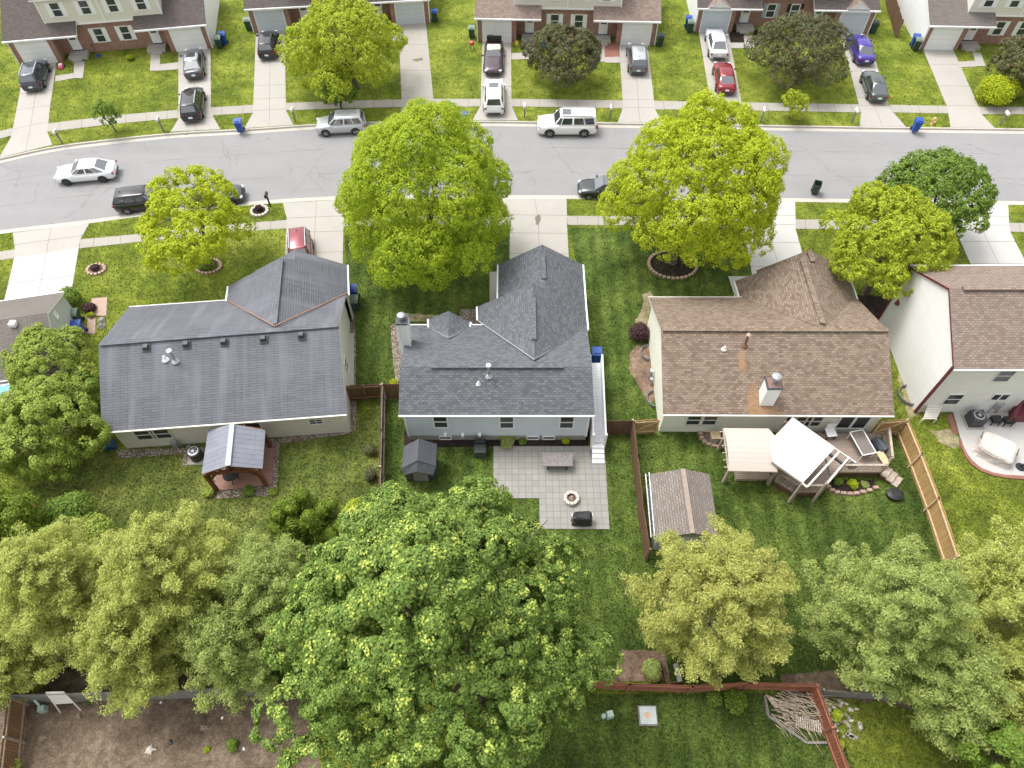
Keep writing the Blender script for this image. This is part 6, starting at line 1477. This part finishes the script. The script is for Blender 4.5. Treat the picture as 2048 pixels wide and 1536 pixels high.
for y in (P(0, 965).y, P(0, 1050).y): m.box((P(1297, 1000).x, y, .6), (.06, .06, 1.2))
build('support', m, M['dark'], root)
m = MB(); rg = random.Random(9); n = 9; ps = [[P(1308 + 66 * i / n, 1090 + 14 * j / 4 - 6 * math.sin(i), .0) + Vector((rg.uniform(-.03, .03), rg.uniform(-.03, .03), .35 + rg.uniform(-.1, .15) * (1 if 0 < j < 4 else 2.2))) for i in range(n + 1)] for j in range(5)]
for j in range(4):
    for i in range(n): m.poly([ps[j + 1][i], ps[j + 1][i + 1], ps[j][i + 1], ps[j][i]])
tag(build('tarpaulin', m, M['canvas_white']), 'crumpled white tarpaulin behind the brown shed', 'tarpaulin')
# tan canopy over a platform
cz_ = 2.35; root = thing('canopy', 'tan fabric shade canopy with arched edge against the ivory house', 'canopy', P(1500, 905))
q = [P(1447, 856, cz_), P(1537, 857, cz_), P(1555, 943, cz_ - .15), P(1458, 941, cz_ - .15)]
m = MB(); nU, nV = 10, 10; ga = []
for j in range(nV + 1):
    v = j / nV; L_, R_ = q[0].lerp(q[3], v), q[1].lerp(q[2], v); R_ = R_ + Vector((.32 * math.sin(min(1, v * 1.25) * math.pi) , 0, 0)) if v < .8 else R_; row = []
    for i in range(nU + 1):
        u = i / nU; p = L_.lerp(R_, u); p.z += .35 * math.sin(v * math.pi) * .7; row.append(p)
    ga.append(row)
for j in range(nV):
    for i in range(nU): m.poly([ga[j + 1][i], ga[j + 1][i + 1], ga[j][i + 1], ga[j][i]])
build('fabric', m, M['canvas_tan'], root, smooth=True)
for a, b in (((1446, 965), (1463, 935)), ((1535, 968), (1550, 938)), ((1437, 898), (1449, 862)), ((1548, 880), (1560, 850))):
    f = P(*a); m = MB(); post(m, f.x, f.y, 0, cz_ - .1, .16); build('post', m, M['wood_rail'], root)
m = MB()
for k in range(6):
    t = (k + .5) / 6; p = q[0].lerp(q[3], t); m.beam(p + Vector((-.25, 0, -.05)), p + Vector((.4, 0, -.05)), .05, .05)
m.beam(q[0] - Vector((0, 0, .1)), q[3] - Vector((0, 0, .1)), .08, .12); m.beam(q[1] - Vector((0, 0, .1)), q[2] - Vector((0, 0, .1)), .08, .12); m.beam(q[3] - Vector((0, 0, .06)), q[2] - Vector((0, 0, .06)), .06, .08); build('frame', m, M['wood_rail'], root)
m = MB().prism([P(1470, 962), P(1537, 961), P(1540, 880), P(1462, 880)], 0, .28); tag(build('platform', m, boards('platform', (.52, .43, .33), (.47, .38, .29), (.2, .15, .1), .14, 3.6, horiz=True)), 'low pale board platform under the tan canopy', 'deck')
# deck of the ivory house
zd = .55; root = thing('deck', 'grey-brown board deck with slatted railings and stairs behind the ivory house', 'deck', P(1680, 920))
up_ = [P(1560, 866, zd), P(1762, 866, zd), P(1772, 930, zd), P(1761, 945, zd), P(1672, 945, zd), P(1640, 985, zd), P(1588, 985, zd), P(1550, 962, zd)]
m = MB().prism(up_, zd - .08, zd); build('deck_floor', m, M['deck'], root)
m = MB(); 
for i in range(len(up_)):
    a, b = up_[i], up_[(i + 1) % len(up_)]
    if i in (0,): continue
    m.poly([Vector((a.x, a.y, 0)), Vector((a.x, a.y, zd - .08)), Vector((b.x, b.y, zd - .08)), Vector((b.x, b.y, 0))])
build('skirt', m, M['wood_brown'], root)
def railing(a, b, h=.95, n=None):
    a, b = Vector(a), Vector(b); n = n or int((b - a).length / .14); m = MB()
    m.beam(a + Vector((0, 0, h)), b + Vector((0, 0, h)), .14, .05); m.beam(a + Vector((0, 0, .12)), b + Vector((0, 0, .12)), .05, .08)
    for k in range(n + 1): p = a.lerp(b, k / n); m.box((p.x, p.y, p.z + h / 2), (.04, .04, h - .05))
    build('railing', m, M['wood_rail'], root)
    for p in (a, b): m = MB().box((p.x, p.y, p.z + h / 2), (.11, .11, h + .05)); build('post', m, M['wood_rail'], root)
railing(up_[4], up_[3]); railing(up_[1] + Vector((.05, -.2, 0)), up_[2]); railing(up_[5], up_[4]); railing(up_[6], up_[5]); railing(up_[7], up_[6])
s0, s1_ = P(1763, 948, zd), P(1773, 931, zd)
for k in range(3):
    z = zd * (1 - (k + 1) / 4); dx = Vector((.30, -.24, 0)) * k; a, b = P(1762, 947, zd), P(1775, 930, zd); a = a + dx; b = b + dx; e = Vector((.31, -.25, 0)); m = MB().prism([a, b, b + e, a + e], z - .06, z + .04); build('stair_tread', m, M['wood_rail'], root)
    m = MB().prism([a + e * .1, b + e * .1, b + e * .9, a + e * .9], 0, z - .06); build('riser', m, M['wood_brown'], root)
p = P(1786, 967); m = MB().prism([p + Vector((-.3, .1, 0)), p + Vector((.1, .35, 0)), p + Vector((.45, 0, 0)), p + Vector((0, -.3, 0))], 0, .08); tag(build('stepping_stone', m, M['wood_tan']), 'flat tan slab at the foot of the deck stairs', 'slab')
# white sail and its pergola
zs = 2.6; root = thing('pergola', 'pergola with taut bright white fabric roof over the deck', 'pergola', P(1610, 940))
sail = [P(1586, 835, zs), P(1670, 895, zs), P(1606, 965, zs), P(1544.6, 922, zs), P(1540.5, 883, zs)]
m = MB().slab([sail[4], sail[3], sail[2], sail[1], sail[0]], .03, 0, 0); build('fabric', m, M['canvas_white'], root)
m = MB(); e1 = P(1679, 903, zs - .05); e2 = P(1614, 974, zs - .05); e3 = P(1698, 915, zs - .05); e4 = P(1655, 965, zs - .05)
m.beam(e1, e2, .1, .12); m.beam(e3, e4, .1, .12); m.beam(sail[1] - Vector((0, 0, .1)), P(1712, 926, zs - .1), .06, .1); m.beam(sail[2] - Vector((0, 0, .08)), e2 - Vector((0, 0, .05)), .08, .1)
build('beam', m, M['offwhite'], root)
m = MB().beam(P(1658, 908, zs - .25), P(1686, 928, zs - .25), .12, .14); m.beam(P(1650, 915, zs - .25), P(1660, 950, zs - .25), .06, .08); build('beam', m, M['dark'], root)
for top_, (bx, by) in ((sail[2], (1593, 990)), (e4, (1640, 990)), (sail[0], (1568, 872)), (e3, (1676, 943))):
    m = MB(); f = Vector((top_.x, top_.y, 0)); post(m, f.x, f.y, 0, zs - .12, .14); build('post', m, M['wood_rail'], root)
m = MB(); a, b = P(1560, 905, zs - .2), P(1606, 963, zs - .2)
m.beam(sail[3] - Vector((0, 0, .12)), sail[2] - Vector((0, 0, .12)), .08, .14); m.beam(sail[4] - Vector((0, 0, .12)), sail[0] - Vector((0, 0, .12)), .08, .14); build('beam', m, M['wood_rail'], root)
def rz_box(name, label, cat, px, size, z, mat, legs=None, top_t=.04, yaw=0, legm=None):
    c = P(px[0], px[1], z); root = thing(name, label, cat, (c.x, c.y, z), world=False, rz=yaw)
    w_, d_, h_ = size; m = MB().box((0, 0, h_ - top_t / 2), (w_, d_, top_t)); build('table_top' if 'table' in name else 'seat', m, mat, root)
    for sx in (-1, 1):
        for sy in (-1, 1): m = MB().box((sx * (w_ / 2 - .05), sy * (d_ / 2 - .05), (h_ - top_t) / 2), (.05, .05, h_ - top_t)); build('leg', m, legm or M['dark'], root)
    return root
t = rz_box('patio_table', 'long bronze glass table with white rim on the deck', 'table', (1716, 897), (.85, 1.65, .74), zd, M['glass_table'], yaw=R(12), legm=M['offwhite'])
m = MB()
for a, b in (((-.44, -.83), (.44, -.83)), ((.44, -.83), (.44, .83)), ((.44, .83), (-.44, .83)), ((-.44, .83), (-.44, -.83))): m.beam((*a, .745), (*b, .745), .05, .05)
build('rim', m, M['white'], t)
t = rz_box('chair', 'white square patio chair on the deck by the house wall', 'chair', (1657, 872), (.62, .6, .45), zd, M['white'], yaw=.1, legm=M['black']); m = MB().box((0, .3, .72), (.6, .06, .5)); build('backrest', m, M['white'], t)
covered('dark navy covered grill at the right end of the deck', (1747, 905), (1.1, .75), M['cover_navy'], R(-70), h=1.1)
covered('small dark covered stool on the deck behind the slatted railing', (1696, 940), (.6, .4), M['cover_navy'], .2, 'covered_stool', 'stool', h=.75)
rz_box('wooden_bench', 'pale wooden bench on the deck below the covered grill', 'bench', (1760, 922), (.45, .9, .45), zd, M['wood_tan'], yaw=.25, legm=M['wood_tan'])
c = P(1787, 992); m = MB().lathe(c, [(.3, 0), (.4, .12), (.4, .3), (.22, .36)], 14, sx=1.3); tag(build('dog_bed', m, M['cover_black']), 'black cushion heap on the grass below the deck stairs', 'cushion')
c = P(1426, 882); root = thing('side_table', 'small unit with plywood top beside the tan canopy', 'cabinet', c); m = MB().box(c + Vector((0, 0, .35)), (.5, .5, .7)); build('casing', m, M['steel'], root); m = MB().box(c + Vector((0, 0, .73)), (.6, .56, .05)); build('cabinet_top', m, M['wood_tan'], root)
c = P(1563, 862, 0); m = MB().lathe(c + Vector((0, 0, .55)), [(.12, 0), (.12, .9), (.2, .95), (.2, 1.2), (.1, 1.3)], 12); tag(build('patio_heater', m, M['black']), 'black heater standing between the canopy and the white fabric roof', 'heater')
# right edge patio
root = thing('bench', 'white slatted bench leaning on the grey two-storey house', 'bench', P(1862, 835)); a, b, c_, d = P(1856, 808, .9), P(1888, 808, .9), P(1873, 838, .45), P(1846, 838, .45)
m = MB()
for k in range(9): t0 = k / 9; t1 = (k + .72) / 9; m.slab([d.lerp(a, t0), c_.lerp(b, t0), c_.lerp(b, t1), d.lerp(a, t1)], .03, 0, 0)
build('slatted_seat', m, M['offwhite'], root)
for p in (a, b, c_, d): m = MB().beam((p.x, p.y, 0), (p.x, p.y, p.z + (.15 if p in (a, b) else 0)), .07, .07); build('leg', m, M['offwhite'], root)
for lb, px, w_ in (('black side table next to the air conditioner', (1985, 846), .6), ('black side table left of the burgundy steps', (2010, 848), .6)):
    t = rz_box('side_table', lb, 'table', px, (w_, .5, .55), .04, M['black'], legm=M['black']); t['group'] = 'black side tables on the white patio'; m = MB().box((0, 0, .3), (w_ - .1, .4, .04)); build('shelf', m, M['black'], t)
covered('round beige covered table set on the white concrete patio', (1985, 905), (2.1, 1.7), M['cover_beige'], R(-35), 'covered_table', 'covered table', h=.85, soft=.8)
root = thing('porch_steps', 'burgundy wooden landing with railing by the patio door', 'steps', P(2040, 845)); m = MB().prism([P(2016, 845), P(2120, 845), P(2120, 815), P(2016, 815)], 0, .75); build('landing', m, M['burg'], root)
a, b = P(2016, 842, .75), P(2030, 818, .75); m = MB(); m.beam(a + Vector((0, 0, .9)), b + Vector((0, 0, .9)), .08, .08); m.beam(a, a + Vector((0, 0, .95)), .09, .09); m.beam(b, b + Vector((0, 0, .95)), .09, .09); m.beam(a + Vector((0, 0, .1)), b + Vector((0, 0, .85)), .06, .06); build('railing', m, M['burg'], root)
c = P(2040, 935); root = thing('pedestal_fan', 'black pedestal fan on the white patio at the right edge', 'fan', c); m = MB().lathe(c, [(.3, .04), (.3, .07), (.05, .1), (.03, 1.0)], 16); build('stand', m, M['black'], root); m = MB().tube(c + Vector((0, -.05, 1.2)), c + Vector((0, .1, 1.25)), .36, .36, 20); build('fan_cage', m, M['dark'], root)
# utility boxes and clutter at the bottom
c = P(1295, 1432); root = thing('utility_pad', 'square concrete pad with pale lid and round orange cover on the lawn', 'utility cover', c)
m = MB().box(c + Vector((0, 0, .06)), (.95, .95, .12)); build('pad', m, M['table_grey'], root); m = MB().box(c + Vector((0, 0, .16)), (.82, .82, .1)); build('lid', m, plain('pad_lid', (.46, .50, .48), .7), root)
m = MB().lathe(c + Vector((-.04, .0, .21)), [(.14, 0), (.14, .02)], 18); build('round_cover', m, plain('orange_cover', (.62, .36, .22), .7), root)
c = P(1218, 1432); root = thing('utility_box', 'pale green utility pedestal with a round one beside it', 'utility box', c); m = MB().box(c + Vector((0, 0, .3)), (.34, .32, .6), .2, taper=.9); build('casing', m, M['util_green'], root); m = MB().lathe(c + Vector((-.3, -.05, 0)), [(.12, 0), (.12, .4), (.06, .46)], 12); build('round_pedestal', m, M['util_green'], root)
c = P(90, 1420); root = thing('utility_box', 'pale green pedestal on the bare soil near the grey fence', 'utility box', c); m = MB().box(c + Vector((0, 0, .22)), (.34, .3, .44), .3, taper=.9); build('casing', m, M['util_green'], root); m = MB().beam(c + Vector((-.1, .1, .3)), c + Vector((-.28, .35, .75)), .1, .1); build('marker_post', m, M['util_green'], root)
c = P(36, 1422) + Vector((0, 0, .42)); root = thing('tyre', 'old black tyre leaning on the grey fence at the lower left', 'tyre', Vector((c.x, c.y, 0)))
m = MB(); N = 24; K = 8
for i in range(N):
    t = 2 * math.pi * i / N
    for k in range(K):
        s_ = 2 * math.pi * k / K; r_ = .30 + math.cos(s_) * .1; p = Vector((math.cos(t) * r_, math.sin(s_) * .12, math.sin(t) * r_)); p.rotate(Matrix.Rotation(R(-38), 3, 'X')); m.v.append(tuple(c + p))
for i in range(N):
    for k in range(K): a_, b_ = i, (i + 1) % N; l, n_ = k, (k + 1) % K; m.f.append((a_ * K + l, b_ * K + l, b_ * K + n_, a_ * K + n_)); m.m.append(0)
o = build('tread', m, M['rubber'], root, smooth=True)
root = thing('slatted_frame', 'white slatted frame leaning on the weathered grey fence', 'slatted frame', P(130, 1420)); a, b = P(92, 1385, 1.95), P(127, 1384, 1.95); c_, d = P(162, 1421, .05), P(121, 1425, .05)
for p, q in ((a, d), (b, c_)): m = MB().beam(p, q, .06, .04); build('side_rail', m, M['offwhite'], root)
m = MB()
for k in range(11): t = k / 18; m.beam(a.lerp(d, t), b.lerp(c_, t), .055, .03)
build('slat', m, M['offwhite'], root)
for i, (x, y, s_) in enumerate(((158, 1432, .25), (85, 1478, .3), (408, 1455, .28), (300, 1500, .32), (340, 1485, .2))):
    c = P(x, y); m = MB(); rg = random.Random(i)
    for k in range(5): an = rg.uniform(0, 6.28); m.tube(c + Vector((0, 0, .08)), c + Vector((math.cos(an) * s_ * rg.uniform(.5, 1.1), math.sin(an) * s_ * .7, rg.uniform(0, .08))), .09, .03, 6)
    m.lathe(c, [(s_ * .6, 0), (s_ * .5, .1), (s_ * .2, .16)], 9)
    tag(build('tree_stump', m, M['stone_pale'] if i == 3 else plain('stump_wood', (.2, .15, .1), .9, var=.3) if i != 4 else M['dark']), ('small torn stump by the foot of the white slatted frame', 'torn stump on the left part of the bare soil', 'torn stump in the upper right part of the bare soil', 'pale whitish torn stump in the middle of the bare soil', 'dark charred stump beside the pale stump')[i], 'stump', 'stumps on the bare soil')
root = thing('brush_pile', 'pile of dry cut branches and pale sticks in the corner of the red fence', 'brush pile', P(1590, 1430)); rg = random.Random(5)
for grp, n, reg in (('branches', 150, 0), ('sticks', 13, 1)):
    m = MB()
    for k in range(n):
        if reg == 0:
            x, y = rg.uniform(1540, 1635), rg.uniform(1385, 1450); p = P(x, y) + Vector((0, 0, rg.uniform(.05, .5))); an = rg.uniform(-.9, .3) - .3; L = rg.uniform(.6, 1.5); q = p + Vector((math.cos(an) * L, math.sin(an) * L, rg.uniform(-.25, .25))); m.path([p, p.lerp(q, .5) + Vector((rg.uniform(-.1, .1), rg.uniform(-.1, .1), .06)), q], [.022, .014, .006], 5)
        else: x = 1588 + k * 4.4; y = 1444 - abs(k - 6) * .3 + k * 1.0; p = P(x, y - 9) + Vector((0, 0, .3)); q = P(x + 4, y + 12) + Vector((0, 0, .12)); m.tube(p, q, .03, .025, 6)
    for e in range(18 if not reg else 0):
        p = P(1528 + e, 1392 + e * 1.5) + Vector((0, 0, .3)); m.tube(p, P(1590 + rg.uniform(-20, 20), 1420 + rg.uniform(-14, 10)) + Vector((0, 0, .25)), .03, .015, 6)
    build(grp, m, M['twig'] if not reg else M['offwhite'], root)
m = MB()
for a, b in ((P(1528, 1392), P(1535, 1432)), (P(1535, 1432), P(1612, 1486)), (P(1612, 1486), P(1655, 1486))): m.beam(a + Vector((0, 0, .08)), b + Vector((0, 0, .08)), .12, .16)
tag(build('timber_edging', m, M['wood_grey']), 'weathered timber edging round the brush pile', 'edging')
# far-left clutter, toys and small things
root = thing('umbrella', 'pale blue patio umbrella at the left edge below the brown roof', 'umbrella', P(2, 850)); c = P(-14, 800, 2.2); m = MB(); N = 8
for k in range(N):
    a0, a1 = 2 * math.pi * k / N, 2 * math.pi * (k + 1) / N; m.poly([c + Vector((0, 0, .4)), c + Vector((math.cos(a0) * 1.35, math.sin(a0) * 1.35, 0)), c + Vector((math.cos(a1) * 1.35, math.sin(a1) * 1.35, 0))])
build('canopy', m, M['tarp_blue'], root); m = MB().tube((c.x, c.y, 0), c + Vector((0, 0, .4)), .03); build('pole', m, M['steel'], root)
root = thing('play_tent', 'dark blue and white toy tent at the left edge', 'tent', P(10, 1040)); c = P(8, 1035); m = MB().lathe(c, [(.7, 0), (.45, .5), (.05, .8)], 6); build('tent_fabric', m, plain('tent_blue', (.03, .06, .16), .5), root); m = MB().slab([c + Vector((.15, -.62, .12)), c + Vector((.62, -.35, .12)), c + Vector((.35, -.15, .56)), c + Vector((.1, -.25, .56))], .03, 0, 0); build('tent_flap', m, M['canvas_white'], root)
c = P(48, 1022); m = MB().lathe(c, [(.28, 0), (.36, .12), (.32, .22), (.18, .2)], 16); tag(build('toy_pool', m, M['stone_pale']), 'small pale round toy basin beside the blue tent', 'toy'); c = P(66, 1018); m = MB().lathe(c, [(.2, 0), (.25, .16), (.2, .2)], 12); tag(build('toy_bucket', m, plain('orange_toy', (.65, .2, .08), .5)), 'orange-red toy bucket next to the pale basin', 'toy')
c = P(210, 888); m = MB().slab([P(196, 873, .3), P(219, 868, .7), P(232, 893, .3), P(202, 898, .25)], .25, 0, 0); tag(build('tarpaulin', m, plain('deep_blue_tarp', (.02, .09, .22), .5, var=.3)), 'deep blue tarpaulin bundle under the corner of the dark roof', 'tarpaulin')
c = P(124, 136); root = thing('toy_car', 'small pink toy car on the grass by the leftmost garage', 'toy', c); m = MB().box(c + Vector((0, 0, .2)), (.38, .75, .26), .2, taper=.85); build('body', m, M['pink'], root); m = MB().box(c + Vector((0, .02, .36)), (.28, .2, .08), .2); build('seat', m, M['white'], root)
for sx in (-1, 1):
    for sy in (-1, 1): m = MB().tube(c + Vector((sx * .2 - .03, sy * .24, .09)), c + Vector((sx * .2 + .03, sy * .24, .09)), .09); build('wheel', m, M['black'], root)
c = P(944, 99); root = thing('charcoal_grill', 'small red charcoal grill on the grass left of the maroon coupe', 'grill', c); m = MB().lathe(c + Vector((0, 0, .45)), [(.1, 0), (.26, .12), (.28, .22), (.24, .36), (.08, .42)], 16); build('bowl', m, plain('grill_red', (.45, .08, .06), .4), root)
m = MB()
for k in range(3): m.tube(c + Vector((.3 * math.cos(2.1 * k), .3 * math.sin(2.1 * k), 0)), c + Vector((.1 * math.cos(2.1 * k), .1 * math.sin(2.1 * k), .5)), .02)
build('leg', m, M['black'], root)
c = P(1030, 100); root = thing('garden_flag', 'small yellow garden flag beside the coupe driveway', 'flag', c); m = MB().tube(c, c + Vector((0, 0, .95)), .015); build('pole', m, M['black'], root); m = MB().box(c + Vector((.15, 0, .72)), (.32, .02, .42)); build('flag_cloth', m, M['yellow'], root)
c = P(1088, 92); m = MB().box(c + Vector((0, 0, .2)), (.6, .4, .35), .3, taper=.8); tag(build('plastic_tub', m, M['tarp_blue']), 'pale blue plastic tub by the wall behind the first crabapple', 'tub')
c = P(197, 112); root = thing('garden_lamp', 'thin dark lamp stick on a blue round base against the brick wall', 'lamp', c); m = MB().lathe(c, [(.25, 0), (.25, .06)], 14); build('base', m, M['blue_bin'], root); m = MB().tube(c, c + Vector((-.1, 0, 1.1)), .02); m.lathe(c + Vector((-.1, 0, 1.1)), [(.08, 0), (.1, .1), (.02, .15)], 10); build('lamp_head', m, M['black'], root)
# play things under the pines
root = thing('swing_set', 'half-hidden play frame with green slide and red bar under the pines', 'play set', P(1790, 1325)); m = MB().slab([P(1748, 1302, .9), P(1760, 1298, .9), P(1780, 1328, .2), P(1772, 1332, .2)], .05, 0, 0); build('slide', m, plain('slide_green', (.02, .22, .20), .4), root)
m = MB().tube(P(1783, 1330, 1.0), P(1806, 1327, 1.0), .04); m.tube(P(1783, 1335, 1.0), P(1784, 1345, 0), .03); build('bar', m, plain('bar_red', (.45, .03, .06), .4), root); m = MB(); pts = [P(1795, 1310, 1.0), P(1805, 1318, 1.1), P(1808, 1335, .9), P(1802, 1350, .3)]; m.path(pts, [.035] * 4, 6); build('hoop', m, M['wood_rail'], root)
root = thing('raised_bed', 'raised bed of old planks above the red fence', 'raised bed', P(1345, 1350)); m = MB()
for a, b in ((P(1322, 1328), P(1332, 1368)), (P(1332, 1368), P(1362, 1366)), (P(1362, 1366), P(1350, 1326))): m.beam(a + Vector((0, 0, .14)), b + Vector((0, 0, .14)), .08, .26)
build('plank', m, M['wood_brown'], root); m = MB().beam(P(1349, 1330) + Vector((0, 0, .3)), P(1358, 1366) + Vector((0, 0, .3)), .25, .04); build('metal_sheet', m, M['steel'], root)
m = MB().beam(P(1150, 1345) + Vector((0, 0, .35)), P(1228, 1343) + Vector((0, 0, .35)), .08, .12); m.box(P(1228, 1350) + Vector((0, 0, .3)), (.12, .12, .7)); tag(build('timber_rail', m, M['wood_rail']), 'short pale timber rail beside the huge maple above the red fence', 'rail')
m = MB().slab([P(300, 1325, .35), P(322, 1312, .35), P(338, 1322, .35), P(312, 1342, .35)], .3, 0, 0); tag(build('play_kitchen', m, plain('toy_orange', (.55, .27, .05), .5)), 'orange plastic play box under the left pines', 'toy')
for lb, px, sz, mt in (('tiny orange ball on the soil below the grey fence', (405, 1397), .06, 'copper'), ('scrap of white paper on the soil below the grey fence', (322, 1405), .07, 'white'), ('scrap of white plastic in the right part of the soil', (445, 1436), .07, 'white'), ('white brick on the soil near the bottom', (488, 1498), .08, 'white')):
    c = P(*px); m = MB().box(c + Vector((0, 0, sz * .5)), (sz * 2, sz * 1.4, sz), px[0] % 3, taper=.7); tag(build('litter', m, M[mt]), lb, 'litter', 'scraps on the bare soil')
c = P(1787, 717);
